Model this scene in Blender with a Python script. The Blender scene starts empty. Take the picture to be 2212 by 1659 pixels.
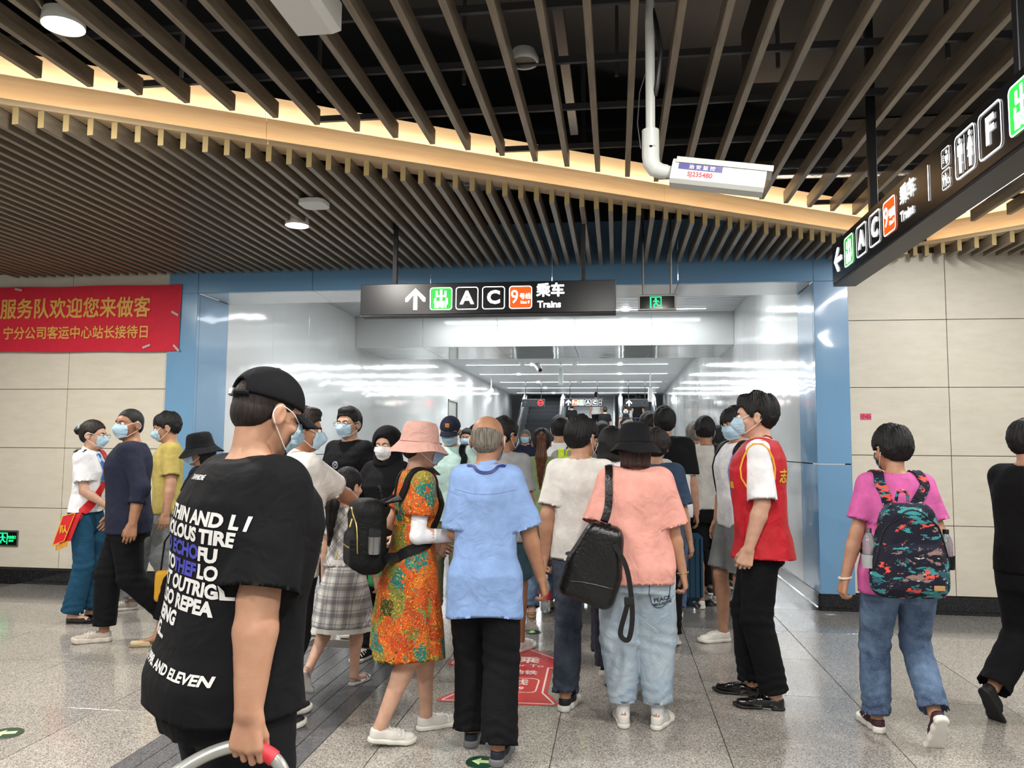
import bpy, bmesh, math, random
import numpy as np
from mathutils import Vector, Matrix

# ---------------------------------------------------------------- camera, light, exposure
SC = bpy.context.scene
COL = SC.collection
CAM_F, CAM_CX, CAM_CY, CAM_H = 1690.0, 1106.0, 829.5, 1.5
_dy = np.array([1331.0 - CAM_CX, -(966.0 - CAM_CY), -CAM_F]); _dy /= np.linalg.norm(_dy)
_z = np.cross(np.array([1, -0.0078, 0.0]), _dy); _z /= np.linalg.norm(_z)
if _z[1] < 0: _z = -_z
_x = np.cross(_dy, _z)
CR = np.array([_x, _dy, _z])                       # world = CR @ camera axes

def P(px, py, Y):
    """point of the hall at depth Y that the photograph shows at px, py"""
    d = CR @ np.array([px - CAM_CX, -(py - CAM_CY), -CAM_F])
    return np.array([0, 0, CAM_H]) + d * (Y / d[1])

def G(px, py, z=0.0):
    d = CR @ np.array([px - CAM_CX, -(py - CAM_CY), -CAM_F])
    return np.array([0, 0, CAM_H]) + d * ((z - CAM_H) / d[2])

cam_data = bpy.data.cameras.new('camera')
cam_data.sensor_fit = 'HORIZONTAL'; cam_data.sensor_width = 36.0
cam_data.lens = 36.0 * CAM_F / 2212.0
cam_data.clip_start = 0.05
cam = bpy.data.objects.new('camera', cam_data); COL.objects.link(cam)
M = Matrix.Identity(4)
for r in range(3):
    for c in range(3): M[r][c] = CR[r][c]
M.translation = Vector((0, 0, CAM_H))
cam.matrix_world = M
SC.camera = cam

world = bpy.data.worlds.new('hall_ambience'); SC.world = world
world.use_nodes = True
world.node_tree.nodes['Background'].inputs[0].default_value = (1.0, 0.97, 0.93, 1)
world.node_tree.nodes['Background'].inputs[1].default_value = 0.6
SC.view_settings.view_transform = 'Standard'
SC.view_settings.look = 'None'
SC.view_settings.exposure = -0.12
SC.view_settings.gamma = 1.0
SC.view_settings.use_curve_mapping = False

def area_light(name, loc, size, energy, color=(1, 1, 1), shape='DISK', size_y=None, rot=(0, 0, 0), spread=math.pi):
    l = bpy.data.lights.new(name, 'AREA'); l.shape = shape; l.size = size
    if size_y: l.size_y = size_y
    l.energy = energy; l.color = color; l.spread = spread
    o = bpy.data.objects.new(name, l); o.location = loc; o.rotation_euler = rot
    COL.objects.link(o); return o

# ---------------------------------------------------------------- materials
MATS = {}
def lin(c):
    return tuple(((v / 12.92) if v <= 0.04045 else ((v + 0.055) / 1.055) ** 2.4) for v in c)
def rgb(h):
    h = h.lstrip('#'); return lin(tuple(int(h[i:i + 2], 16) / 255 for i in (0, 2, 4)))

def new_mat(name):
    m = bpy.data.materials.new(name); m.use_nodes = True
    nt = m.node_tree; b = nt.nodes['Principled BSDF']; return m, nt, b
def setin(b, **k):
    for n, v in k.items():
        n = n.replace('_', ' ')
        if n in b.inputs: b.inputs[n].default_value = v
def noise_bump(nt, b, scale, strength, dist=0.01, detail=3, coord='Object', stretch=(1, 1, 1)):
    tc = nt.nodes.new('ShaderNodeTexCoord'); mp = nt.nodes.new('ShaderNodeMapping')
    mp.inputs['Scale'].default_value = stretch
    nz = nt.nodes.new('ShaderNodeTexNoise'); nz.inputs['Scale'].default_value = scale; nz.inputs['Detail'].default_value = detail
    bp = nt.nodes.new('ShaderNodeBump'); bp.inputs['Strength'].default_value = strength; bp.inputs['Distance'].default_value = dist
    nt.links.new(tc.outputs[coord], mp.inputs[0]); nt.links.new(mp.outputs[0], nz.inputs['Vector'])
    nt.links.new(nz.outputs[0], bp.inputs['Height']); nt.links.new(bp.outputs[0], b.inputs['Normal'])
    return mp, nz
def ramp(nt, stops, interp='LINEAR'):
    r = nt.nodes.new('ShaderNodeValToRGB'); cr = r.color_ramp; cr.interpolation = interp
    while len(cr.elements) > 1: cr.elements.remove(cr.elements[-1])
    cr.elements[0].position = stops[0][0]; cr.elements[0].color = (*stops[0][1], 1)
    for p, c in stops[1:]:
        e = cr.elements.new(p); e.color = (*c, 1)
    return r
def plain(name, col, rough=0.5, metal=0.0, coat=0.0, spec=0.5, bump=0, bscale=50):
    if name in MATS: return MATS[name]
    m, nt, b = new_mat(name)
    setin(b, Base_Color=(*rgb(col), 1), Roughness=rough, Metallic=metal)
    b.inputs['Coat Weight'].default_value = coat; b.inputs['Specular IOR Level'].default_value = spec
    if bump: noise_bump(nt, b, bscale, bump)
    MATS[name] = m; return m
def emit(name, col, s):
    if name in MATS: return MATS[name]
    m, nt, b = new_mat(name)
    setin(b, Base_Color=(*rgb(col), 1), Roughness=0.4)
    b.inputs['Emission Color'].default_value = (*rgb(col), 1); b.inputs['Emission Strength'].default_value = s
    MATS[name] = m; return m
def cloth(name, col, rough=0.85, var=0.12, wr=0.35, wscale=9, weave=600):
    """woven cloth: slight colour variation, crumple relief and weave"""
    if name in MATS: return MATS[name]
    m, nt, b = new_mat(name); c = rgb(col)
    setin(b, Roughness=rough); b.inputs['Specular IOR Level'].default_value = 0.2
    b.inputs['Sheen Weight'].default_value = 0.0
    tc = nt.nodes.new('ShaderNodeTexCoord')
    n1 = nt.nodes.new('ShaderNodeTexNoise'); n1.inputs['Scale'].default_value = 14; n1.inputs['Detail'].default_value = 4
    r = ramp(nt, [(0.3, tuple(v * (1 - var) for v in c)), (0.7, tuple(min(1, v * (1 + var)) for v in c))])
    nt.links.new(tc.outputs['Object'], n1.inputs['Vector']); nt.links.new(n1.outputs[0], r.inputs[0]); nt.links.new(r.outputs[0], b.inputs['Base Color'])
    n2 = nt.nodes.new('ShaderNodeTexNoise'); n2.inputs['Scale'].default_value = wscale; n2.inputs['Detail'].default_value = 2; n2.inputs['Distortion'].default_value = 1.2
    n3 = nt.nodes.new('ShaderNodeTexNoise'); n3.inputs['Scale'].default_value = weave; n3.inputs['Detail'].default_value = 1
    nt.links.new(tc.outputs['Object'], n2.inputs['Vector']); nt.links.new(tc.outputs['Object'], n3.inputs['Vector'])
    b1 = nt.nodes.new('ShaderNodeBump'); b1.inputs['Strength'].default_value = wr; b1.inputs['Distance'].default_value = 0.03
    b2 = nt.nodes.new('ShaderNodeBump'); b2.inputs['Strength'].default_value = 0.15; b2.inputs['Distance'].default_value = 0.002
    nt.links.new(n2.outputs[0], b1.inputs['Height']); nt.links.new(n3.outputs[0], b2.inputs['Height'])
    nt.links.new(b1.outputs[0], b2.inputs['Normal']); nt.links.new(b2.outputs[0], b.inputs['Normal'])
    MATS[name] = m; return m
def skin(name, col):
    if name in MATS: return MATS[name]
    m, nt, b = new_mat(name); c = rgb(col)
    setin(b, Roughness=0.48); b.inputs['Subsurface Weight'].default_value = 0.0
    tc = nt.nodes.new('ShaderNodeTexCoord')
    n1 = nt.nodes.new('ShaderNodeTexNoise'); n1.inputs['Scale'].default_value = 22; n1.inputs['Detail'].default_value = 5
    r = ramp(nt, [(0.3, (c[0] * 0.9, c[1] * 0.84, c[2] * 0.82)), (0.7, tuple(min(1, v * 1.06) for v in c))])
    nt.links.new(tc.outputs['Object'], n1.inputs['Vector']); nt.links.new(n1.outputs[0], r.inputs[0]); nt.links.new(r.outputs[0], b.inputs['Base Color'])
    n2 = nt.nodes.new('ShaderNodeTexNoise'); n2.inputs['Scale'].default_value = 260
    bp = nt.nodes.new('ShaderNodeBump'); bp.inputs['Strength'].default_value = 0.12; bp.inputs['Distance'].default_value = 0.003
    nt.links.new(tc.outputs['Object'], n2.inputs['Vector']); nt.links.new(n2.outputs[0], bp.inputs['Height']); nt.links.new(bp.outputs[0], b.inputs['Normal'])
    MATS[name] = m; return m
def hairmat(name, col, rough=0.45):
    if name in MATS: return MATS[name]
    m, nt, b = new_mat(name); c = rgb(col)
    setin(b, Roughness=rough); b.inputs['Specular IOR Level'].default_value = 0.35
    tc = nt.nodes.new('ShaderNodeTexCoord'); mp = nt.nodes.new('ShaderNodeMapping'); mp.inputs['Scale'].default_value = (110, 110, 9)
    n1 = nt.nodes.new('ShaderNodeTexNoise'); n1.inputs['Scale'].default_value = 1.0; n1.inputs['Detail'].default_value = 4; n1.inputs['Distortion'].default_value = 0.5
    r = ramp(nt, [(0.35, tuple(v * 0.5 for v in c)), (0.7, tuple(min(1, v * 1.7 + 0.004) for v in c))])
    nt.links.new(tc.outputs['Object'], mp.inputs[0]); nt.links.new(mp.outputs[0], n1.inputs['Vector']); nt.links.new(n1.outputs[0], r.inputs[0]); nt.links.new(r.outputs[0], b.inputs['Base Color'])
    bp = nt.nodes.new('ShaderNodeBump'); bp.inputs['Strength'].default_value = 0.8; bp.inputs['Distance'].default_value = 0.006
    nt.links.new(n1.outputs[0], bp.inputs['Height']); nt.links.new(bp.outputs[0], b.inputs['Normal'])
    MATS[name] = m; return m
def wood(name, c1, c2, rough, stretch=(1, 1, 1), scale=4, bump=0.05):
    if name in MATS: return MATS[name]
    m, nt, b = new_mat(name); setin(b, Roughness=rough)
    tc = nt.nodes.new('ShaderNodeTexCoord'); mp = nt.nodes.new('ShaderNodeMapping'); mp.inputs['Scale'].default_value = stretch
    n1 = nt.nodes.new('ShaderNodeTexNoise'); n1.inputs['Scale'].default_value = scale; n1.inputs['Detail'].default_value = 6; n1.inputs['Distortion'].default_value = 0.7
    r = ramp(nt, [(0.3, rgb(c1)), (0.68, rgb(c2))])
    nt.links.new(tc.outputs['Object'], mp.inputs[0]); nt.links.new(mp.outputs[0], n1.inputs['Vector']); nt.links.new(n1.outputs[0], r.inputs[0]); nt.links.new(r.outputs[0], b.inputs['Base Color'])
    bp = nt.nodes.new('ShaderNodeBump'); bp.inputs['Strength'].default_value = bump; bp.inputs['Distance'].default_value = 0.01
    nt.links.new(n1.outputs[0], bp.inputs['Height']); nt.links.new(bp.outputs[0], b.inputs['Normal'])
    MATS[name] = m; return m
def granite(name, base, dark, light, rough=0.13):
    if name in MATS: return MATS[name]
    m, nt, b = new_mat(name); setin(b, Roughness=rough)
    tc = nt.nodes.new('ShaderNodeTexCoord')
    geo = nt.nodes.new('ShaderNodeObjectInfo')
    va = nt.nodes.new('ShaderNodeTexVoronoi'); va.inputs['Scale'].default_value = 210
    nz = nt.nodes.new('ShaderNodeTexNoise'); nz.inputs['Scale'].default_value = 120; nz.inputs['Detail'].default_value = 3
    n3 = nt.nodes.new('ShaderNodeTexNoise'); n3.inputs['Scale'].default_value = 1.3; n3.inputs['Detail'].default_value = 3
    g = nt.nodes.new('ShaderNodeNewGeometry')
    nt.links.new(g.outputs['Position'], va.inputs['Vector']); nt.links.new(g.outputs['Position'], nz.inputs['Vector']); nt.links.new(g.outputs['Position'], n3.inputs['Vector'])
    sp = nt.nodes.new('ShaderNodeSeparateColor'); nt.links.new(va.outputs['Color'], sp.inputs[0])
    r = ramp(nt, [(0.0, rgb(dark)), (0.22, rgb(dark)), (0.3, rgb(base)), (0.72, rgb(base)), (0.8, rgb(light))])
    nt.links.new(sp.outputs[0], r.inputs[0])
    r2 = ramp(nt, [(0.3, (0.72, 0.7, 0.68)), (0.7, (1.0, 1.0, 1.0))]); nt.links.new(nz.outputs[0], r2.inputs[0])
    mx = nt.nodes.new('ShaderNodeMix'); mx.data_type = 'RGBA'; mx.blend_type = 'MULTIPLY'; mx.inputs[0].default_value = 1
    nt.links.new(r.outputs[0], mx.inputs[6]); nt.links.new(r2.outputs[0], mx.inputs[7])
    mr = nt.nodes.new('ShaderNodeMapRange'); mr.inputs['To Min'].default_value = 0.9; mr.inputs['To Max'].default_value = 1.06
    nt.links.new(geo.outputs['Random'], mr.inputs['Value'])
    mx2 = nt.nodes.new('ShaderNodeMix'); mx2.data_type = 'RGBA'; mx2.blend_type = 'MULTIPLY'; mx2.inputs[0].default_value = 1
    cmb = nt.nodes.new('ShaderNodeCombineColor')
    for i in range(3): nt.links.new(mr.outputs[0], cmb.inputs[i])
    nt.links.new(mx.outputs[2], mx2.inputs[6]); nt.links.new(cmb.outputs[0], mx2.inputs[7])
    nt.links.new(mx2.outputs[2], b.inputs['Base Color'])
    rr = nt.nodes.new('ShaderNodeMapRange'); rr.inputs['To Min'].default_value = rough * 0.75; rr.inputs['To Max'].default_value = rough * 1.5
    nt.links.new(n3.outputs[0], rr.inputs['Value']); nt.links.new(rr.outputs[0], b.inputs['Roughness'])
    MATS[name] = m; return m
def enamel(name, col, rough=0.1, wave=0.02):
    if name in MATS: return MATS[name]
    m, nt, b = new_mat(name); setin(b, Base_Color=(*rgb(col), 1), Roughness=rough)
    b.inputs['Coat Weight'].default_value = 0.6; b.inputs['Coat Roughness'].default_value = 0.06
    g = nt.nodes.new('ShaderNodeNewGeometry')
    n1 = nt.nodes.new('ShaderNodeTexNoise'); n1.inputs['Scale'].default_value = 2.2; n1.inputs['Detail'].default_value = 1
    nt.links.new(g.outputs['Position'], n1.inputs['Vector'])
    bp = nt.nodes.new('ShaderNodeBump'); bp.inputs['Strength'].default_value = 1; bp.inputs['Distance'].default_value = wave
    nt.links.new(n1.outputs[0], bp.inputs['Height']); nt.links.new(bp.outputs[0], b.inputs['Normal']); nt.links.new(bp.outputs[0], b.inputs['Coat Normal'])
    MATS[name] = m; return m

# ---------------------------------------------------------------- object helpers
def link(name, me, mat=None, parent=None, loc=(0, 0, 0), rot=(0, 0, 0)):
    o = bpy.data.objects.new(name, me); COL.objects.link(o)
    if mat is not None:
        for mm in (mat if isinstance(mat, (list, tuple)) else [mat]): me.materials.append(mm)
    o.location = loc; o.rotation_euler = rot
    if parent: o.parent = parent
    return o
def tag(o, label=None, cat=None, group=None, kind=None):
    if label: o['label'] = label
    if cat: o['category'] = cat
    if group: o['group'] = group
    if kind: o['kind'] = kind
    return o
def empty(name, loc=(0, 0, 0), rz=0, label=None, cat=None, group=None, kind=None):
    o = bpy.data.objects.new(name, None); COL.objects.link(o); o.location = loc; o.rotation_euler = (0, 0, rz)
    o.empty_display_size = 0.1
    return tag(o, label, cat, group, kind)
class MB:
    """collects simple solids and links them as one mesh"""
    def __init__(s): s.v = []; s.f = []; s.mi = []; s.cur = 0
    def add(s, vs, fs):
        n = len(s.v); s.v += [tuple(float(c) for c in v) for v in vs]; s.f += [tuple(i + n for i in f) for f in fs]; s.mi += [s.cur] * len(fs)
    def box(s, x0, x1, y0, y1, z0, z1):
        s.add([(x0, y0, z0), (x1, y0, z0), (x1, y1, z0), (x0, y1, z0), (x0, y0, z1), (x1, y0, z1), (x1, y1, z1), (x0, y1, z1)],
              [(0, 3, 2, 1), (4, 5, 6, 7), (0, 1, 5, 4), (1, 2, 6, 5), (2, 3, 7, 6), (3, 0, 4, 7)]); return s
    def bbox(s, x0, x1, y0, y1, z0, z1, b=0.004):
        """box with a chamfer on every edge (24 corners)"""
        X = (x0, x1); Y = (y0, y1); Z = (z0, z1); vs = []; idx = {}
        for i in (0, 1):
            for j in (0, 1):
                for k in (0, 1):
                    sx, sy, sz = (1, -1)[i], (1, -1)[j], (1, -1)[k]
                    for a in range(3):
                        p = [X[i] + sx * b, Y[j] + sy * b, Z[k] + sz * b]
                        p[a] = (X[i], Y[j], Z[k])[a]
                        idx[(i, j, k, a)] = len(vs); vs.append(p)
        bm = bmesh.new()
        for v in vs: bm.verts.new(v)
        bmesh.ops.convex_hull(bm, input=bm.verts[:]); bm.verts.index_update()
        s.add([v.co[:] for v in bm.verts], [tuple(v.index for v in f.verts) for f in bm.faces]); bm.free(); return s
    def prism(s, poly, ax, a0, a1):
        """poly: 2-D points in the other two axes (cyclic order x,y / y,z / x,z); extruded along ax"""
        n = len(poly)
        def mk(p, a):
            return {'z': (p[0], p[1], a), 'x': (a, p[0], p[1]), 'y': (p[0], a, p[1])}[ax]
        vs = [mk(p, a0) for p in poly] + [mk(p, a1) for p in poly]
        s.add(vs, [tuple(range(n))[::-1], tuple(range(n, 2 * n))] + [(i, (i + 1) % n, n + (i + 1) % n, n + i) for i in range(n)]); return s
    def hull(s, pts):
        bm = bmesh.new()
        for v in pts: bm.verts.new(v)
        r = bmesh.ops.convex_hull(bm, input=bm.verts[:])
        bmesh.ops.delete(bm, geom=[g for g in r['geom_interior'] if isinstance(g, bmesh.types.BMVert)], context='VERTS')
        bm.verts.index_update()
        s.add([v.co[:] for v in bm.verts], [tuple(v.index for v in f.verts) for f in bm.faces]); bm.free(); return s
    def tube(s, pts, r, n=10, cap=True, closed=False):
        pts = [Vector(p) for p in pts]; rs = r if isinstance(r, (list, tuple)) else [r] * len(pts)
        rings = []; prev = None
        for i, p in enumerate(pts):
            a = pts[i - 1] if (i > 0 or closed) else p; b = pts[(i + 1) % len(pts)] if (i < len(pts) - 1 or closed) else p
            t = (b - a).normalized()
            if prev is None:
                u = t.cross(Vector((0, 0, 1)));
                if u.length < 1e-3: u = t.cross(Vector((0, 1, 0)))
            else: u = prev - t * prev.dot(t)
            u.normalize(); prev = u; w = t.cross(u)
            rings.append([p + (u * math.cos(2 * math.pi * k / n) + w * math.sin(2 * math.pi * k / n)) * rs[i] for k in range(n)])
        vs = [v for rg in rings for v in rg]; fs = []
        m = len(rings)
        for i in range(m if closed else m - 1):
            j = (i + 1) % m
            for k in range(n): fs.append((i * n + k, i * n + (k + 1) % n, j * n + (k + 1) % n, j * n + k))
        if cap and not closed: fs += [tuple(range(n))[::-1], tuple((m - 1) * n + k for k in range(n))]
        s.add(vs, fs); return s
    def lathe(s, prof, c=(0, 0, 0), n=32, sx=1, sy=1, closed=True):
        """prof: (radius, z) from bottom to top, turned round z"""
        vs = []; fs = []
        for (r, z) in prof:
            for k in range(n):
                a = 2 * math.pi * k / n; vs.append((c[0] + r * sx * math.cos(a), c[1] + r * sy * math.sin(a), c[2] + z))
        for i in range(len(prof) - 1):
            for k in range(n): fs.append((i * n + k, i * n + (k + 1) % n, (i + 1) * n + (k + 1) % n, (i + 1) * n + k))
        if closed:
            fs += [tuple(range(n))[::-1], tuple((len(prof) - 1) * n + k for k in range(n))]
        s.add(vs, fs); return s
    def xf(s, M):
        s.v = [tuple(M @ Vector(v)) for v in s.v]; return s
    def mesh(s, name, smooth=False):
        me = bpy.data.meshes.new(name); me.from_pydata(s.v, [], s.f)
        if any(s.mi): me.polygons.foreach_set('material_index', s.mi)
        if smooth:
            me.polygons.foreach_set('use_smooth', [True] * len(me.polygons))
            try: me.set_sharp_from_angle(angle=math.radians(40))
            except Exception: pass
        me.update(); return me
    def build(s, name, mat=None, parent=None, smooth=False, loc=(0, 0, 0), rot=(0, 0, 0)):
        return link(name, s.mesh(name, smooth), mat, parent, loc, rot)

def text_mesh(body, size=1.0, bold=0.0, sx=1.0, align='CENTER', depth=0.0, shear=0.0, space=1.0, res=3):
    cu = bpy.data.curves.new('t', 'FONT'); cu.body = body; cu.size = size; cu.align_x = align; cu.align_y = 'CENTER'
    cu.offset = bold; cu.extrude = depth; cu.shear = shear; cu.resolution_u = res; cu.space_character = space; cu.space_line = 0.85
    o = bpy.data.objects.new('t', cu); COL.objects.link(o)
    dg = bpy.context.evaluated_depsgraph_get()
    me = bpy.data.meshes.new_from_object(o.evaluated_get(dg)); bpy.data.objects.remove(o)
    if sx != 1: me.transform(Matrix.Diagonal((sx, 1, 1, 1)))
    me.materials.clear()
    return me
def text_raw(body, size=1.0, bold=0.0, sx=1.0, align='CENTER', **k):
    """flat lettering as vertices and faces; Chinese characters are thickened by shifted copies (an outline offset would tear them)"""
    cjk = any(ord(c) > 0x2e80 for c in body)
    me = text_mesh(body, size, 0.0 if cjk else bold, sx, align, **k); v = [tuple(x.co) for x in me.vertices]; f = [tuple(p.vertices) for p in me.polygons]; bpy.data.meshes.remove(me)
    if cjk and bold > 0:
        V0, F0, n = v, f, len(v); v = []; f = []
        for i, (dx, dy) in enumerate(((0, 0), (1, 0), (-1, 0), (0, 1), (0, -1), (.7, .7), (-.7, .7), (.7, -.7), (-.7, -.7))):
            v += [(p[0] + dx * bold, p[1] + dy * bold, i * 0.00012) for p in V0]; f += [tuple(j + n * i for j in q) for q in F0]
    return v, f
def rrect(w, h, r, n=5):
    out = []
    for cx, cy, a0 in ((w / 2 - r, h / 2 - r, 0), (-w / 2 + r, h / 2 - r, 90), (-w / 2 + r, -h / 2 + r, 180), (w / 2 - r, -h / 2 + r, 270)):
        for i in range(n + 1):
            a = math.radians(a0 + 90 * i / n); out.append((cx + r * math.cos(a), cy + r * math.sin(a)))
    return out
def ringpoly(mb, outer, inner, z0=0.0, z1=0.001):
    n = len(outer)
    vs = [(x, y, z1) for x, y in outer] + [(x, y, z1) for x, y in inner]
    mb.add(vs, [(i, (i + 1) % n, n + (i + 1) % n, n + i) for i in range(n)])
def poly2(mb, pts, z=0.001): mb.add([(x, y, z) for x, y in pts], [tuple(range(len(pts)))])
def circle(cx, cy, r, n=20): return [(cx + r * math.cos(2 * math.pi * i / n), cy + r * math.sin(2 * math.pi * i / n)) for i in range(n)]
# ================================================================ the setting
WY = 7.747; XL, XR = -4.41, 1.878; FL, FR = -4.74, 2.19
M_floor = granite('granite_floor', '#aaa59e', '#75726d', '#cbc7c1')
M_floor2 = granite('granite_floor_grey', '#8e8c88', '#5f5f5f', '#acaba8', 0.1)
M_black = granite('granite_black', '#1c1d1f', '#101012', '#35363a', 0.08)
M_cream = None
def cream():
    m, nt, b = new_mat('cream_stone'); setin(b, Roughness=0.5)
    g = nt.nodes.new('ShaderNodeNewGeometry'); mp = nt.nodes.new('ShaderNodeMapping'); mp.inputs['Scale'].default_value = (1, 1, 3.5)
    n1 = nt.nodes.new('ShaderNodeTexNoise'); n1.inputs['Scale'].default_value = 5; n1.inputs['Detail'].default_value = 8; n1.inputs['Roughness'].default_value = 0.7
    r = ramp(nt, [(0.3, rgb('#d3ccba')), (0.7, rgb('#ded8c8'))])
    nt.links.new(g.outputs['Position'], mp.inputs[0]); nt.links.new(mp.outputs[0], n1.inputs['Vector']); nt.links.new(n1.outputs[0], r.inputs[0]); nt.links.new(r.outputs[0], b.inputs['Base Color'])
    return m
M_cream = cream()
M_blue = enamel('blue_enamel', '#6f9fc6', 0.22, 0.01)
M_white = enamel('white_enamel', '#e8eae9', 0.10, 0.0035)
M_wceil = plain('white_ceiling_slat', '#d5d8da', 0.4)
M_joint = plain('dark_joint', '#4a4640', 0.9)
M_ply = wood('slat_oak', '#736859', '#918471', 0.36, (14, 1.2, 14), 3)
M_end = plain('slat_end_board', '#c9b27c', 0.7, bump=0.1, bscale=200)
M_fas = wood('fascia_beech', '#d9bb90', '#e8d0ab', 0.45, (0.7, 0.7, 9), 2.2)
M_plen = plain('black_plenum', '#0c0c0e', 0.55)
M_steel = plain('brushed_steel', '#8b8a87', 0.35, 1.0)
M_rail = plain('grey_rail', '#4b4b4d', 0.5, 0.6)
M_plastic = plain('white_plastic', '#d9dbd6', 0.4)
M_dark = plain('dark_metal', '#15161a', 0.4)

# ---- floor: base slab + granite tiles with recessed joints
floor = MB().box(-12, 9, -4, 36, -0.06, -0.006).build('floor', M_joint); tag(floor, kind='structure')
def in_strip(x, y): return -2.36 < x < -1.477 and 1.5 < y < 5.78
TX, TY = 0.86, 0.87
tile_cache = {}
def tile(x0, x1, y0, y1, mat, name='floor_tile'):
    g = 0.0022
    key = (round(x1 - x0, 3), round(y1 - y0, 3), mat.name)
    if key not in tile_cache:
        w, d = x1 - x0 - 2 * g, y1 - y0 - 2 * g
        me = MB().bbox(-w / 2, w / 2, -d / 2, d / 2, -0.006, 0.0, 0.0012).mesh(name); me.materials.append(mat); tile_cache[key] = me
    o = link(name, tile_cache[key], None, floor, ((x0 + x1) / 2, (y0 + y1) / 2, 0)); return o
xs = [1.405 + TX * k for k in range(-9, 6)]; ys = [6.82 - TY * k for k in range(0, 11)][::-1]
for i in range(len(xs) - 1):
    for j in range(len(ys) - 1):
        x0, x1, y0, y1 = xs[i], xs[i + 1], ys[j], ys[j + 1]
        if x1 < -6 and y1 < 1: continue
        lo, hi = -2.33, -1.477
        if y0 < 5.9 and x0 < hi and x1 > lo and y1 > 1.6:
            if x0 < lo - 0.02: tile(x0, lo, y0, y1, M_floor)
            if x1 > hi + 0.02: tile(hi, x1, y0, y1, M_floor)
            continue
        tile(x0, x1, y0, y1, M_floor)
for i in range(len(xs) - 1):                                # darker border course along the wall
    tile(xs[i], xs[i + 1], 6.82, WY, M_floor2)
for k in range(9):                                          # dark grey walkway strip made of long narrow planks
    pass
M_plank = granite('granite_dark_strip', '#6a6c6f', '#4c4e52', '#85868a', 0.3)
wlk = (2.33 - 1.477) / 8
for r_ in range(5):
    for k in range(8):
        x0 = -2.33 + k * wlk; tile(x0, x0 + wlk, 5.73 - (r_ + 1) * 0.87, 5.73 - r_ * 0.87, M_plank, 'walkway_plank')
for i in range(7):                                          # corridor floor: black threshold, then grey tiles
    w = (XR - XL) / 7; x0 = XL + i * w
    tile(x0, x0 + w, WY, WY + 0.32, M_black, 'threshold_tile')
for j in range(14):
    for i in range(7):
        w = (XR - XL) / 7; x0 = XL + i * w
        tile(x0, x0 + w, WY + 0.32 + 1.0 * j, WY + 0.32 + 1.0 * (j + 1), M_floor2, 'corridor_tile')
tag(MB().box(XL, XR, WY + 14.3, 30.0, -0.006, 0.0).build('corridor_floor_far', M_floor2, floor))

# ---- the wall the opening is in: cream stone panels left and right
zr = [0.165, 0.80, 1.444, 2.08, 2.72, 3.36]
def wall_side(name, x_edges, kick):
    x0, x1 = x_edges[0], x_edges[-1]
    w = MB().box(x0, x1, WY + 0.02, WY + 0.2, 0, 4.7).build(name, M_joint); tag(w, kind='structure')
    g = 0.003
    for i in range(len(x_edges) - 1):
        for j in range(len(zr) - 1):
            MB().bbox(x_edges[i] + g, x_edges[i + 1] - g, WY, WY + 0.02, zr[j] + g, zr[j + 1] - g, 0.0015).build('wall_panel', M_cream, w)
    return w
wall_side('wall_left', [-11.0, -9.40, -8.26, -7.05, -5.89, FL], 0)
wall_side('wall_right', [FR, 3.077, 4.25, 5.42, 6.6, 8.6], 0)
def skirt(name, pts, h=0.15):
    """black skirting with a foot ledge, following plan points"""
    for i in range(len(pts) - 1):
        (xa, ya), (xb, yb) = pts[i], pts[i + 1]
        d = Vector((xb - xa, yb - ya, 0)); L = d.length; d.normalize(); n = Vector((d.y, -d.x, 0))
        mb = MB().prism([(0, 0), (-0.02, 0), (-0.02, 0.025), (-0.008, 0.035), (-0.008, h), (0.0, h + 0.004), (0.02, h + 0.004), (0.02, 0)], 'x', 0.001, L - 0.001)
        Mx = Matrix(((d.x, -n.x, 0, xa), (d.y, -n.y, 0, ya), (0, 0, 1, 0), (0, 0, 0, 1)))
        mb.xf(Mx); o = mb.build(name, M_black); tag(o, kind='structure')
skirt('baseboard_left', [(-11, WY - 0.005), (-8.26, WY - 0.005)]); skirt('baseboard_left', [(-8.26, WY - 0.005), (-5.8, WY - 0.005)]); skirt('baseboard_left', [(-5.8, WY - 0.005), (XL, WY - 0.005)])
skirt('baseboard_left', [(XL + 0.005, WY), (XL + 0.005, 30)])
skirt('baseboard_right', [(XR - 0.005, 30), (XR - 0.005, WY + 0.35)]); skirt('baseboard_right', [(XR - 0.005, WY + 0.35), (XR - 0.005, WY - 0.005)])
skirt('baseboard_right', [(XR, WY - 0.005), (4.25, WY - 0.005)]); skirt('baseboard_right', [(4.25, WY - 0.005), (8.6, WY - 0.005)])
# ---- blue portal frame of enamelled panels
portal = empty('trim_1', (0, 0, 0), kind='structure')
JD = 0.64
def panel(mb_args, mat, parent, name): return MB().bbox(*mb_args, 0.003).build(name, mat, parent)
zsp = [0.155, 1.355, 3.10]
g = 0.002
for z0, z1 in ((0.155, 1.352), (1.362, 3.10)):
    panel((FL, XL, WY - 0.03, WY + 0.02, z0, z1), M_blue, portal, 'portal_panel')
    panel((XR, FR, WY - 0.03, WY + 0.02, z0, z1), M_blue, portal, 'portal_panel')
    panel((XL - 0.05, XL, WY + 0.023, WY + JD, z0, z1), M_blue, portal, 'portal_panel')
    panel((XR, XR + 0.05, WY + 0.023, WY + JD, z0, z1), M_blue, portal, 'portal_panel')
panel((FL, XL - g, WY - 0.03, WY + 0.02, 3.103, 3.75), M_blue, portal, 'portal_panel')
panel((XR + g, FR, WY - 0.03, WY + 0.02, 3.103, 3.75), M_blue, portal, 'portal_panel')
be = [XL, -3.139, -1.877, -0.633, 0.606, XR]
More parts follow.
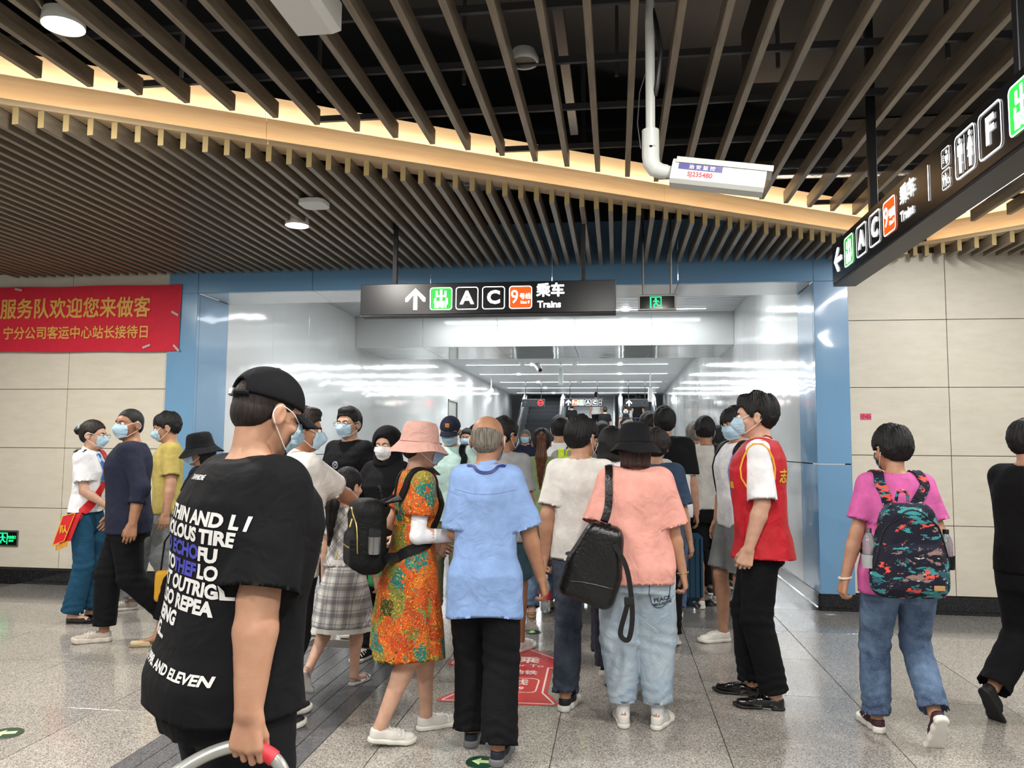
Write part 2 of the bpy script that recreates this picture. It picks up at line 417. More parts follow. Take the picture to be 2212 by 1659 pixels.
for i in range(5):
    panel((be[i] + g, be[i + 1] - g, WY - 0.03, WY + 0.02, 3.103, 3.75), M_blue, portal, 'portal_panel')
    panel((be[i] + g, be[i + 1] - g, WY + 0.023, WY + JD, 3.103, 3.16), M_white, portal, 'soffit_panel')
MB().box(-12, 9, WY + 0.025, WY + 0.6, 3.76, 4.7).build('wall_upper', M_plen); tag(bpy.data.objects['wall_upper'], kind='structure')
# ---- corridor: white enamelled wall panels, ceiling, bulkhead
CY1 = 33.0; CZ = 3.68
def corridor_wall(name, x, s, skip=None):
    w = MB().box(min(x + s * 0.02, x + s * 0.12), max(x + s * 0.02, x + s * 0.12), WY + JD, CY1, 0, 4.2).build(name, M_joint); tag(w, kind='structure')
    y = WY + JD; k = 0
    while y < CY1 - 0.1:
        y1 = min(y + 1.19, CY1)
        for z0, z1 in ((0.155, 1.352), (1.362, CZ + 0.3)):
            if skip and y1 > skip[0] and y < skip[1]:
                if z0 < 1: continue
                z0 = skip[2]
            MB().bbox(min(x, x + s * 0.02), max(x, x + s * 0.02), y + 0.0015, y1 - 0.0015, z0, z1, 0.002).build('wall_panel', M_white, w)
        y = y1
    return w
wl = corridor_wall('wall_corridor_left', XL, -1, (WY + JD + 1.19 * 10.3, WY + JD + 1.19 * 10.7, 2.72))
wr = corridor_wall('wall_corridor_right', XR, 1)
# side doorway recess in the left corridor wall
y0 = WY + JD + 1.19 * 10; y1 = y0 + 1.19
tag(MB().box(XL - 0.03, XL - 0.018, y0 + 0.02, y1 - 0.02, 0, 2.7).build('door_1', plain('grey_recess', '#8d908a', 0.5)), kind='structure')
fr = MB(); fr.box(XL - 0.02, XL + 0.02, y0, y0 + 0.04, 0, 2.74); fr.box(XL - 0.02, XL + 0.02, y1 - 0.04, y1, 0, 2.74); fr.box(XL - 0.02, XL + 0.02, y0, y1, 2.70, 2.74)
fr.build('door_frame', M_steel, bpy.data.objects['door_1'])
# corridor ceiling: narrow slats running across
cc = MB().box(XL, XR, WY + JD, 33.0, CZ + 0.07, CZ + 0.12).build('ceiling_corridor', plain('ceiling_void', '#6f7275', 0.8)); tag(cc, kind='structure')
sl = MB().bbox(XL, XR, -0.045, 0.045, 0, 0.05, 0.003).mesh('ceiling_slat'); sl.materials.append(M_wceil)
yy = WY + JD + 0.1
while yy < 14.9:
    if not (12.72 < yy < 12.78): link('ceiling_slat', sl, None, cc, (0, yy, CZ + 0.0))
    yy += 0.13
fs = MB(); 
while yy < 33.0: fs.box(XL, XR, yy - 0.045, yy + 0.045, CZ, CZ + 0.05); yy += 0.13
o = fs.build('ceiling_slats_far', M_wceil, cc); tag(o, kind='stuff')
bulk = MB().box(XL, XR, 12.83, 14.62, 3.19, 4.2).build('trim_2', M_white); tag(bulk, kind='structure')
bxs = [XL, -2.85, -1.45, -0.31, 0.60, XR]
bxs = [XL, -3.237, -1.963, -0.675, 0.58, XR]
for i in range(len(bxs) - 1):
    MB().bbox(bxs[i] + g, bxs[i + 1] - g, 12.8, 12.83, 3.155, 4.1, 0.003).build('bulkhead_panel', M_white, bulk)
    MB().bbox(bxs[i] + g, bxs[i + 1] - g, 12.83, 14.62, 3.155, 3.188, 0.003).build('bulkhead_panel', M_white, bulk)
# ================================================================ hall ceiling
ceiling = MB().box(-12, 9, -4, WY + 0.1, 4.72, 4.8).build('ceiling', M_plen); tag(ceiling, kind='structure')
CA = Vector((-3.432, 3.846)); CB = Vector((2.84, 7.62)); cd = (CB - CA).normalized()
CL = CA - cd * 9.5                                            # cove line runs on, out of the frame
CC2 = CB + Vector((0.78, -0.626)) * 7
def cove_y(x):
    if x <= CB.x: return CA.y + (x - CA.x) * cd.y / cd.x
    return CB.y + (x - CB.x) * (-0.626 / 0.78)
# black backing walls of the plenum and ducts
tag(MB().box(-12.1, -12, -4, WY, 3.3, 4.8).build('plenum_side', M_plen), kind='structure')
def cove_run(a, b, joints):
    """fascia boards of the lit cove: lip, front board, raised back board"""
    d = (b - a); L = d.length; d.normalize(); n = Vector((-d.y, d.x))                 # n points away from the viewer
    Mx = Matrix(((d.x, n.x, 0, a.x), (d.y, n.y, 0, a.y), (0, 0, 1, 0), (0, 0, 0, 1)))
    ed = [0] + joints + [L]
    for i in range(len(ed) - 1):
        s0, s1 = ed[i] + 0.001, ed[i + 1] - 0.001
        f = MB().prism([(0.0, 3.40), (0.13, 3.40), (0.13, 3.62), (0.115, 3.62), (0.115, 3.412), (0.012, 3.412), (0.012, 3.435), (0.0, 3.435)], 'x', s0, s1).xf(Mx).build('fascia_board', M_fas, ceiling)
        MB().prism([(0.13, 3.60), (0.23, 3.60), (0.23, 3.81), (0.218, 3.81), (0.218, 3.612), (0.13, 3.612)], 'x', s0, s1).xf(Mx).build('fascia_board', M_fas, ceiling)
    LED = emit('warm_led', '#ffe6c2', 9)
    MB().box(0.03, L - 0.03, 0.02, 0.035, 3.413, 3.420).xf(Mx).build('led_strip', LED, ceiling)
    MB().box(0.03, L - 0.03, 0.14, 0.155, 3.613, 3.620).xf(Mx).build('led_strip', LED, ceiling)
    for off, z, e in ((0.028, 3.424, 7), (0.148, 3.624, 24)):
        l = area_light('cove_light', (0, 0, 0), L - 0.1, e * (L / 9.0), (1, 0.89, 0.75), 'RECTANGLE', 0.012)
        p = a + d * (L / 2) + n * off
        l.location = (p.x, p.y, z); l.rotation_euler = (math.pi, 0, 0); l.rotation_euler = (Matrix.Rotation(math.atan2(d.y, d.x), 4, 'Z') @ Matrix.Rotation(math.pi, 4, 'X')).to_euler()
jl = (CB - CL).length
cove_run(CL, CB, [jl - 13.6, jl - 10.1, (Vector((-2.19, 4.59)) - CL).length, (Vector((0.45, 6.19)) - CL).length])
cove_run(CB, CC2, [])
# ---- lower field: close-set slats running to the wall
sw = 0.036 / 2
for k in range(-42, 92):
    x = -3.378 + 0.1078 * k
    if x < -6.6 or x > 5.2: continue
    ys_ = cove_y(x) + 0.02
    if ys_ > WY - 0.07: continue
    L = WY - 0.06 - ys_
    o = MB().bbox(-sw, sw, 0, L, 0, 0.1, 0.002).build('slat', M_ply, ceiling, False, (x, ys_, 3.30))
    MB().box(-sw, sw, -0.002, 0.0002, 0.0, 0.1).build('slat_end', M_end, o)
# ---- upper field: wider-set slats stopping short of the cove
for k in range(-18, 44):
    x = -3.147 + 0.2157 * k
    y1 = cove_y(x) - 0.235
    if x > CB.x: y1 = cove_y(x) - 0.2
    if x < -7 or x > 6: continue
    y0 = -1.2
    if y1 < y0 + 0.3: continue
    o = MB().bbox(-sw, sw, 0, y1 - y0, 0, 0.1, 0.002).build('slat', M_ply, ceiling, False, (x, y0, 3.50))
# carrier rails above the upper slats, hangers, ducts, pale wrapped pipes
for y in (-0.4, 0.4, 1.2, 1.9, 2.5, 3.05, 3.6, 4.15, 4.75, 5.4, 6.1, 6.9):
    xx0 = -9.0
    if y > 1.0: xx0 = max(-9, (y - CA.y + 0.0) * cd.x / cd.y + CA.x - 0.0)
    MB().box(xx0, 6.0, y - 0.012, y + 0.012, 3.602, 3.64).build('carrier_rail', M_rail, ceiling)
for y in (5.6, 6.3, 7.0):
    MB().box(-6.5, 3.5, y - 0.012, y + 0.012, 3.41, 3.45).build('carrier_rail', M_rail, ceiling) if y > 7.3 else None
M_duct = plain('duct_black', '#08080a', 0.6); M_foil = plain('foil_wrap', '#9a9a9c', 0.25, 0.9, bump=0.9, bscale=18)
for (x0, x1, y0, y1, z0, z1) in ((-8, 6, 2.2, 3.1, 4.25, 4.6), (0.9, 1.5, -2, 5.6, 4.1, 4.5), (-5, -4.2, -2, 6, 4.3, 4.6)):
    MB().bbox(x0, x1, y0, y1, z0, z1, 0.02).build('air_duct', M_duct, ceiling)
for (y, z, r) in ((6.9, 3.9, 0.07), (7.15, 4.0, 0.09)):
    MB().tube([(-6, y, z), (-1.0, y, z), (1.0, y + 0.02, z + 0.02), (4.5, y, z)], r, 12).build('wrapped_pipe', M_foil, ceiling, True)
for i in range(9):
    MB().box(-3.6 + i * 0.9, -3.58 + i * 0.9, 4.4, 4.42, 3.64, 4.72).build('hanger_rod', M_rail, ceiling)
MB().box(-0.35, -0.29, 3.2, 6.0, 3.95, 4.0).build('cable_tray', M_rail, ceiling)
# ---- round recessed downlights
def downlight(x, y, z, r, e, label, sp=2.6, lamp=True, cat='downlight'):
    t = empty('downlight', (x, y, z), 0, label, cat, 'round recessed downlights of the hall')
    MB().lathe([(r * 0.97, 0.045), (r * 1.0, 0.002), (r * 1.08, -0.006), (r * 1.1, 0.0), (r * 1.04, 0.06)], n=32, closed=False).build('rim', M_plastic, t, True)
    MB().lathe([(0.001, 0.0), (r * 0.98, 0.0), (r * 0.98, 0.012), (0.001, 0.012)], n=32).build('diffuser', emit('downlight_glow', '#fffaf2', 14), t)
    MB().lathe([(0.001, 0.06), (r * 1.0, 0.06), (r * 0.8, 0.12), (0.001, 0.12)], n=24).build('housing', M_dark, t)
    if lamp: area_light('downlight_lamp', (x, y, z - 0.03), r * 1.9, e, (1, 0.95, 0.88), spread=math.pi)
    return t
downlight(-2.616, 3.279, 3.49, 0.088, 75, 'large glowing downlight in the top left corner between upper slats')
downlight(-2.583, 5.991, 3.29, 0.088, 60, 'small glowing downlight in the lower slats left of the hanging sign')
# lamps of the hall beyond the frame (same recessed fittings, behind and beside the camera)
for (x, y) in ((0.63, 2.15), (0.3, -0.6), (3.6, 1.6), (-2.8, 0.5), (4.2, 4.2), (-5.2, 3.0), (-5.4, 5.6)):
    z = 3.49 if y < cove_y(x) - 0.3 else 3.29
    area_light('downlight_lamp', (x, y, z - 0.03), 0.17, 75, (1, 0.95, 0.88), spread=math.pi)
# linear lamp among the upper slats at the right
t = empty('linear_lamp', (2.9, 5.4, 3.50), 0, 'long white linear lamp behind the right hanging sign', 'lamp')
MB().bbox(-0.035, 0.035, -1.5, 1.5, 0.0, 0.06, 0.004).build('housing', M_plastic, t)
MB().box(-0.03, 0.03, -1.49, 1.49, -0.004, 0.0).build('tube_cover', emit('tube_glow', '#ffffff', 10), t)
area_light('linear_lamp_light', (2.9, 5.4, 3.485), 2.9, 75, (1, 1, 1), 'RECTANGLE', 0.06, rot=(0, 0, math.pi / 2))
for x in (-4.6, -0.2):                                        # further rows of the same lamp, above and behind the camera
    area_light('linear_lamp_light', (x, 0.2, 3.45), 3.0, 85, (1, 0.98, 0.95), 'RECTANGLE', 0.08, rot=(0, 0, math.pi / 2))
# ---- corridor line lights
tube = emit('corridor_tube', '#f7fbff', 10); spot = emit('corridor_spot', '#ffffff', 22)
cl = []
def cline(y, x0, x1, spots, e=60, label=None):
    t = empty('line_light', ((x0 + x1) / 2, y, CZ), 0, label, 'line light', 'line lights across the corridor ceiling')
    h = (x1 - x0) / 2
    MB().bbox(-h, h, -0.03, 0.03, -0.012, 0.02, 0.002).build('channel', M_plastic, t)
    MB().box(-h + 0.01, h - 0.01, -0.024, 0.024, -0.016, -0.012).build('diffuser', tube, t)
    for sx in spots:
        MB().lathe([(0.06, -0.03), (0.06, -0.017)], c=(sx - (x0 + x1) / 2, 0, 0), n=16).build('spot_head', spot, t)
    area_light('line_light_lamp', ((x0 + x1) / 2, y, CZ - 0.05), x1 - x0, e, (0.94, 0.98, 1.0), 'RECTANGLE', 0.3)
cline(12.35, -2.95, 1.4, (0.15, -1.2), 42, 'line light in front of the white bulkhead, nearest of the corridor')
cline(9.9, -2.95, 1.4, (0.2,), 120, 'line light just inside the blue portal, hidden above its beam')
for i, (yy, x0, x1, sp) in enumerate(((20.6, -4.0, 1.35, (-2.2, 0.1)), (23.3, -4.1, 1.5, (-2.9, 0.1)), (26.2, -3.9, 1.5, (-2.6, 0.2)), (28.8, -4.0, 1.55, (-2.6, 0.2)), (31.5, -4.0, 1.6, (-2.5, 0.2)))):
    cline(yy, x0, x1, sp, 165, ['line light just beyond the bulkhead, widest one seen under it', 'second line light beyond the bulkhead, behind the hanging dome cameras', 'third line light beyond the bulkhead', 'fourth line light beyond the bulkhead', 'farthest line light, right above the escalators'][i])
area_light('line_light_lamp', (-1.2, 17.5, CZ - 0.05), 4.5, 165, (0.94, 0.98, 1.0), 'RECTANGLE', 0.3)

# ================================================================ signs
W_ON = emit('sign_white', '#ffffff', 3.2); GR_ON = emit('sign_green', '#22b83a', 1.1); OR_ON = emit('sign_orange', '#ee5208', 1.1)
M_sign = plain('sign_face', '#0b0d12', 0.22)
def flat(mb, name, mat, parent, M4):
    return mb.xf(M4).build(name, mat, parent)
def put(parent, name, vf, mat, off, sc=(1, 1), z=0.0):
    mb = MB(); mb.add([(v[0] * sc[0] + off[0], v[1] * sc[1] + off[1], z) for v in vf[0]], vf[1])
    return mb
class Board:
    """lit graphics laid on a sign face; face frame: u right, v up, w out"""
    def __init__(s, parent, M4): s.p = parent; s.M = M4
    def place(s, name, mb, mat): return mb.xf(s.M).build(name, mat, s.p)
    def text(s, name, body, u, v, size, mat, bold=0.0, sx=1.0, w=0.0035, align='CENTER', space=1.0):
        vs, f = text_raw(body, size, bold, sx, align, space=space)
        mb = MB(); mb.add([(a[0] + u, a[1] + v, w + a[2]) for a in vs], f); return s.place(name, mb, mat)
    def tile(s, name, u, v, a, fill, ring=True, b=None):
        b = b or a
        if fill:
            mb = MB(); poly2(mb, [(x + u, y + v) for x, y in rrect(a, b, a * 0.13)], 0.002); s.place(name, mb, fill)
        if ring:
            mb = MB(); o = rrect(a, b, a * 0.13); i = rrect(a * 0.93, b - a * 0.07, a * 0.10)
            ringpoly(mb, [(x + u, y + v) for x, y in o], [(x + u, y + v) for x, y in i], z1=0.003); s.place(name + '_border', mb, W_ON)
    def arrow(s, u, v, a, ang=0):
        c, n = math.cos(ang), math.sin(ang)
        pts = [(0, 0.5), (0.47, 0.05), (0.47, -0.12), (0.36, -0.12 + 0.0), (0.09, 0.2), (0.09, -0.5), (-0.09, -0.5), (-0.09, 0.2), (-0.36, -0.12), (-0.47, -0.12), (-0.47, 0.05)]
        P_ = [((x * c - y * n) * a + u, (x * n + y * c) * a + v) for x, y in pts]
        mb = MB()
        q = lambda ids: mb.add([(P_[i][0], P_[i][1], 0.003) for i in ids], [tuple(range(len(ids)))])
        q([0, 10, 9, 8, 7]); q([0, 4, 3, 2, 1]); q([0, 7, 4]); q([7, 6, 5, 4])
        return s.place('arrow', mb, W_ON)
    def exit_tile(s, u, v, a):
        s.tile('exit_symbol', u, v, a, GR_ON)
        mb = MB()                                            # the blocky exit character
        def r(x0, x1, y0, y1): mb.add([(u + x0 * a, v + y0 * a, 0.0034), (u + x1 * a, v + y0 * a, 0.0034), (u + x1 * a, v + y1 * a, 0.0034), (u + x0 * a, v + y1 * a, 0.0034)], [(0, 1, 2, 3)])
        r(-0.05, 0.05, -0.17, 0.40)
        r(-0.24, -0.15, 0.13, 0.34); r(0.15, 0.24, 0.13, 0.34); r(-0.24, 0.24, 0.07, 0.15)
        r(-0.30, -0.21, -0.17, 0.03); r(0.21, 0.30, -0.17, 0.03); r(-0.30, 0.30, -0.2, -0.11)
        s.place('exit_character', mb, W_ON)
        s.text('exit_word', 'EXIT', u, v - 0.31 * a, a * 0.24, W_ON, 0.004 * a / 0.19, 1.15)
    def letter_tile(s, ch, u, v, a):
        s.tile('letter_frame', u, v, a, None); s.text('letter', ch, u, v, a * 0.78, W_ON, 0.03 * a, 1.05)
    def line_tile(s, u, v, a):
        s.tile('line_symbol', u, v, a, OR_ON)
        s.text('line_number', '9', u - 0.26 * a, v, a * 0.82, W_ON, 0.004 * a, 0.85)
        s.text('line_name', '号线', u + 0.2 * a, v + 0.03 * a, a * 0.27, W_ON, 0.004 * a, 0.92)
        s.text('line_word', 'Line 9', u + 0.2 * a, v - 0.22 * a, a * 0.17, W_ON, 0.006 * a, 0.92)
# hanging sign across the hall
sg = empty('hanging_sign', (-1.05, 6.2, 2.561), 0, 'wide black hanging sign with arrow, exit symbol, A, C, orange line tile and Trains', 'sign')
SWd = 1.052
MB().bbox(-SWd, SWd, 0, 0.12, 0.012, 0.27, 0.004).build('sign_box', M_sign, sg)
MB().bbox(-SWd, SWd, 0.0, 0.12, 0.0, 0.011, 0.002).build('bottom_rail', M_rail, sg)
for x in (-0.775, 0.79): MB().bbox(x - 0.018, x + 0.018, 0.04, 0.076, 0.27, 2.1, 0.003).build('hanger_post', M_dark, sg)
B = Board(sg, Matrix(((1, 0, 0, 0), (0, 0, -1, -0.001), (0, 1, 0, 0.14), (0, 0, 0, 1))))
u_ = lambda px: (px - 1055) / 552 * 2.104
B.arrow(u_(902), 0.0, 0.18); B.exit_tile(u_(958.5), 0, 0.187); B.letter_tile('A', u_(1015), 0, 0.187); B.letter_tile('C', u_(1072.5), 0, 0.187); B.line_tile(u_(1130.5), 0, 0.187)
B.text('sign_text', '乘车', u_(1194), 0.048, 0.115, W_ON, 0.0035); B.text('sign_text', 'Trains', u_(1191.5), -0.063, 0.075, W_ON, 0.0022, 1.0)
# hanging sign at the right, seen at an angle
s2 = empty('hanging_sign', (1.45, 5.44, 2.60), 0, 'black hanging sign at the right edge with left arrow, toilets, F and exit symbols', 'sign')
SL = 3.6
MB().bbox(0, 0.15, -SL, 0, 0.0, 0.275, 0.005).build('sign_box', M_sign, s2)
MB().bbox(0.002, 0.148, -SL, 0, -0.012, -0.001, 0.003).build('bottom_rail', M_dark, s2)
for y in (-0.62, -2.36): MB().bbox(0.055, 0.1, y - 0.022, y + 0.022, 0.275, 2.1, 0.003).build('hanger_post', M_dark, s2)
B = Board(s2, Matrix(((0, 0, -1, -0.001), (-1, 0, 0, 0.0), (0, 1, 0, 0.14), (0, 0, 0, 1))))
def us(px):                                                   # photo column -> distance along the face
    d = CR @ np.array([px - CAM_CX, 460.0 - 0, -CAM_F]); return 5.44 - 1.45 * d[1] / d[0]
def us(px, py):
    d = CR @ np.array([px - CAM_CX, -(py - CAM_CY), -CAM_F]); return 5.44 - 1.45 * d[1] / d[0]
B.arrow(us(1810, 540), 0.0, 0.17, math.pi / 2); B.exit_tile(us(1834, 528), 0, 0.187); B.letter_tile('A', us(1861, 510), 0, 0.187); B.letter_tile('C', us(1890, 488), 0, 0.187); B.line_tile(us(1922, 462), 0, 0.187)
B.text('sign_text', '乘车', us(1961, 415), 0.045, 0.1, W_ON, 0.003); B.text('sign_text', 'Trains', us(1961, 470), -0.06, 0.072, W_ON, 0.002)
mb = MB(); uu = us(2007, 395); mb.add([(uu - 0.004, -0.085, 0.003), (uu + 0.004, -0.085, 0.003), (uu + 0.004, 0.085, 0.003), (uu - 0.004, 0.085, 0.003)], [(0, 1, 2, 3)]); B.place('divider_line', mb, W_ON)
def figure(mb, u, v, h, skirt_=False):
    poly2(mb, [(x, y) for x, y in circle(u, v + 0.42 * h, 0.075 * h, 14)], 0.0034)
    if skirt_: poly2(mb, [(u - 0.06 * h, v + 0.32 * h), (u - 0.17 * h, v + 0.02 * h), (u - 0.1 * h, v - 0.0 * h), (u - 0.15 * h, v - 0.2 * h), (u + 0.15 * h, v - 0.2 * h), (u + 0.1 * h, v), (u + 0.17 * h, v + 0.02 * h), (u + 0.06 * h, v + 0.32 * h)], 0.0034)
    else: poly2(mb, [(u - 0.14 * h, v + 0.32 * h), (u - 0.15 * h, v + 0.02 * h), (u - 0.08 * h, v + 0.02 * h), (u - 0.08 * h, v - 0.2 * h), (u + 0.08 * h, v - 0.2 * h), (u + 0.08 * h, v + 0.02 * h), (u + 0.15 * h, v + 0.02 * h), (u + 0.14 * h, v + 0.32 * h)], 0.0034)
    for sx in (-1, 1): poly2(mb, [(u + sx * 0.01 * h, v - 0.48 * h), (u + sx * 0.07 * h, v - 0.48 * h), (u + sx * 0.08 * h, v - 0.19 * h), (u + sx * 0.01 * h, v - 0.19 * h)], 0.0034)
ut = us(2086, 330); B.tile('toilet_symbol', ut, 0, 0.19, None); mb = MB(); figure(mb, ut - 0.045, 0, 0.155); figure(mb, ut + 0.048, 0, 0.155, True)
mb.add([(ut - 0.0015, -0.075, .0034), (ut + 0.0015, -0.075, .0034), (ut + 0.0015, 0.075, .0034), (ut - 0.0015, 0.075, .0034)], [(0, 1, 2, 3)]); B.place('toilet_figures', mb, W_ON)
uq = us(2045, 365)
B.tile('care_room_symbol', uq, 0.049, 0.085, None); mb = MB(); poly2(mb, circle(uq + 0.012, 0.07, 0.009, 12), 0.0034); poly2(mb, [(uq - 0.008, 0.055), (uq + 0.0, 0.03), (uq + 0.025, 0.03), (uq + 0.03, 0.055)], 0.0034); poly2(mb, circle(uq + 0.013, 0.022, 0.007, 10), 0.0034)
for i in range(4): mb.add([(uq - 0.03, 0.03 + i * 0.01, .0034), (uq - 0.016, 0.03 + i * 0.01, .0034), (uq - 0.016, 0.034 + i * 0.01, .0034), (uq - 0.03, 0.034 + i * 0.01, .0034)], [(0, 1, 2, 3)])
B.place('care_room_figure', mb, W_ON)
B.tile('accessible_toilet_symbol', uq, -0.049, 0.085, None); mb = MB(); figure(mb, uq - 0.024, -0.05, 0.055); figure(mb, uq - 0.002, -0.05, 0.06); ringpoly(mb, circle(uq + 0.022, -0.062, 0.014, 14), circle(uq + 0.022, -0.062, 0.010, 14), z1=0.0034); B.place('accessible_toilet_figure', mb, W_ON)
B.letter_tile('F', us(2140, 290), 0, 0.19); B.exit_tile(us(2140, 290) + 0.245, 0, 0.19)
# green running-man exit sign hung from two rods
M_glassb = plain('black_glass', '#04120b', 0.08); GG = emit('exit_green', '#12e07a', 2.6)
def running_man(B, u, v, a, col=GG):
    mb = MB()
    for x0, x1, y0, y1 in ((-0.5, -0.38, -0.5, 0.5), (-0.38, 0.5, 0.42, 0.5), (0.42, 0.5, -0.5, 0.42)):
        mb.add([(u + x0 * a, v + y0 * a, .003), (u + x1 * a, v + y0 * a, .003), (u + x1 * a, v + y1 * a, .003), (u + x0 * a, v + y1 * a, .003)], [(0, 1, 2, 3)])
    poly2(mb, circle(u + 0.0 * a, v + 0.3 * a, 0.09 * a, 12), 0.003)
    def limb(x0, y0, x1, y1, w):
        d = Vector((x1 - x0, y1 - y0)).normalized(); nn = Vector((-d.y, d.x)) * w / 2
        mb.add([(u + (x0 - nn.x) * a, v + (y0 - nn.y) * a, .003), (u + (x1 - nn.x) * a, v + (y1 - nn.y) * a, .003), (u + (x1 + nn.x) * a, v + (y1 + nn.y) * a, .003), (u + (x0 + nn.x) * a, v + (y0 + nn.y) * a, .003)], [(0, 1, 2, 3)])
    limb(0.0, 0.2, 0.05, -0.12, 0.17); limb(-0.02, 0.18, -0.22, 0.05, 0.08); limb(0.04, 0.16, 0.22, 0.1, 0.08); limb(0.22, 0.1, 0.3, 0.0, 0.07)
    limb(0.02, -0.1, -0.15, -0.2, 0.1); limb(-0.15, -0.2, -0.12, -0.45, 0.09); limb(0.07, -0.1, 0.2, -0.28, 0.1); limb(0.2, -0.28, 0.36, -0.3, 0.08)
    B.place('running_figure', mb, col)
ex = empty('exit_sign', (0.36, 6.9, 2.70), 0, 'hanging green running man exit sign in a steel frame right of the black sign', 'exit sign')
MB().bbox(-0.167, 0.167, 0, 0.035, 0, 0.142, 0.003).build('frame', M_steel, ex)
MB().box(-0.15, 0.15, -0.0015, 0.0, 0.016, 0.126).build('screen', M_glassb, ex)
B = Board(ex, Matrix(((1, 0, 0, 0), (0, 0, -1, -0.0005), (0, 1, 0, 0.071), (0, 0, 0, 1)))); running_man(B, -0.012, 0, 0.1)
for x in (-0.12, 0.122): MB().tube([(x, 0.018, 0.142), (x, 0.018, 1.2)], 0.011, 10).build('hanger_rod', M_steel, ex, True)
# low wall exit lamp at the left edge
e2 = empty('exit_sign', (-6.5, WY - 0.002, 0.385), 0, 'green exit lamp in a steel frame low on the left stone wall', 'exit sign')
MB().bbox(-0.2, 0.13, -0.012, 0.002, 0, 0.172, 0.004).build('frame', M_steel, e2)
MB().box(-0.185, 0.115, -0.0135, -0.012, 0.016, 0.156).build('screen', M_glassb, e2)
B = Board(e2, Matrix(((1, 0, 0, 0), (0, 0, -1, -0.012), (0, 1, 0, 0.086), (0, 0, 0, 1)))); running_man(B, -0.05, 0.0, 0.12); B.text('sign_text', '安全出口', 0.055, 0.012, 0.034, GG, 0.001, 0.8); B.text('sign_text', 'EXIT', 0.055, -0.025, 0.028, GG, 0.001)

# red banner
M_ban = cloth('banner_red', '#cf2a3e', 0.6, 0.04, 0.25, 6); M_gold = plain('banner_gold', '#e0a94e', 0.55)
ban = empty('banner', (-4.60, WY - 0.04, 2.482), 0, 'red welcome banner with gold Chinese lettering taped high on the left stone wall', 'banner')
nx, nz = 70, 12; mb = MB(); W_, H_ = 6.0, 0.715
for j in range(nz + 1):
    for i in range(nx + 1):
        x = -W_ * (1 - i / nx); z = H_ * j / nz + 0.012 * (1 - i / nx); z += -0.004 * math.sin(i * 0.5)
        mb.v.append((x + 0.012 * j / nz * (i / nx), -0.006 + 0.004 * math.sin(i * 0.9 + j * 0.3) * math.sin(j * 0.7), z))
mb.f = [(j * (nx + 1) + i, j * (nx + 1) + i + 1, (j + 1) * (nx + 1) + i + 1, (j + 1) * (nx + 1) + i) for j in range(nz) for i in range(nx)]; mb.mi = [0] * len(mb.f)
mb.build('cloth_sheet', M_ban, ban, True)
B = Board(ban, Matrix(((1, 0, 0, 0), (0, 0, -1, -0.014), (0, 1, 0, 0), (0, 0, 0, 1))))
vs, f = text_raw('服务队欢迎您来做客', 0.235, 0.005, 0.84, 'RIGHT'); mb = MB(); mb.add([(a[0] - 0.33, a[1] + 0.46, a[2] * 2) for a in vs], f); B.place('lettering', mb, M_gold)
vs, f = text_raw('宁分公司客运中心站长接待日', 0.148, 0.003, 0.9, 'RIGHT'); mb = MB(); mb.add([(a[0] - 0.33, a[1] + 0.198, a[2] * 2) for a in vs], f); B.place('lettering', mb, M_gold)
M_tape = plain('clear_tape', '#c9b0b0', 0.12)
for (x, z, a) in ((-0.05, 0.4, 0.5), (-0.02, 0.03, 0.8), (-0.36, 0.05, -0.35), (-1.9, 0.69, 0.2)):
    MB().box(-0.045, 0.045, -0.017, -0.0155, -0.012, 0.012).xf(Matrix.Translation((x, 0, z)) @ Matrix.Rotation(a, 4, 'Y')).build('tape_strip', M_tape, ban)
# small pink note on the right wall
st = empty('sticker', (2.331, WY - 0.001, 1.805), 0, 'small pink sticker on the right cream wall near the blue frame', 'sticker')
MB().box(-0.05, 0.05, -0.0015, 0.0, -0.03, 0.03).build('sheet', plain('pink_sticker', '#e2577c', 0.4), st)
B = Board(st, Matrix(((1, 0, 0, 0), (0, 0, -1, -0.0018), (0, 1, 0, 0), (0, 0, 0, 1)))); B.text('sticker_text', '小心', 0, 0, 0.045, plain('ink_dark', '#7c2038', 0.6), 0.001, w=0.0005)
# big white box hanging at the top and its neighbours
wb = empty('ceiling_device', (-1.31, 2.85, 3.30), 0, 'long white ceiling unit with a rounded end hanging at the top of the picture', 'ceiling device')
mb = MB(); mb.hull([(x, y, z) for (w, z) in ((0.11, 0.0), (0.145, 0.035), (0.145, 0.16), (0.11, 0.19)) for x in (-w * 0.72, w * 0.72) for y in (-0.75, 0.36 - (0.04 if z < 0.02 else 0))] + [(-0.06, 0.385, 0.06), (0.06, 0.385, 0.06)])
mb.build('shell', M_plastic, wb, False); MB().box(-0.02, 0.02, -0.3, -0.26, 0.19, 1.0).build('hanger_rod', M_rail, wb)
sp_ = empty('ceiling_speaker', (-0.50, 4.13, 3.62), 0, 'round white ceiling speaker above the upper slats', 'speaker')
MB().lathe([(0.068, -0.01), (0.08, -0.014), (0.085, -0.008), (0.085, 0.01), (0.06, 0.06)], n=28, closed=False).build('rim', M_plastic, sp_, True)
MB().lathe([(0.001, -0.006), (0.07, -0.006), (0.07, 0.0), (0.001, 0.0)], n=28).build('grille', plain('grey_grille', '#8e8b84', 0.7, bump=0.6, bscale=400), sp_)
sm = empty('access_point', (-2.21, 5.42, 3.262), 0, 'small white wireless access point under the lower slats beside the downlight', 'access point')
mb = MB(); mb.prism(rrect(0.2, 0.2, 0.06, 6), 'z', 0.0, 0.03); mb.build('body', M_plastic, sm, True)
mb = MB(); mb.prism(rrect(0.13, 0.13, 0.03, 5), 'z', 0.03, 0.045); mb.build('bracket', M_plastic, sm, True)
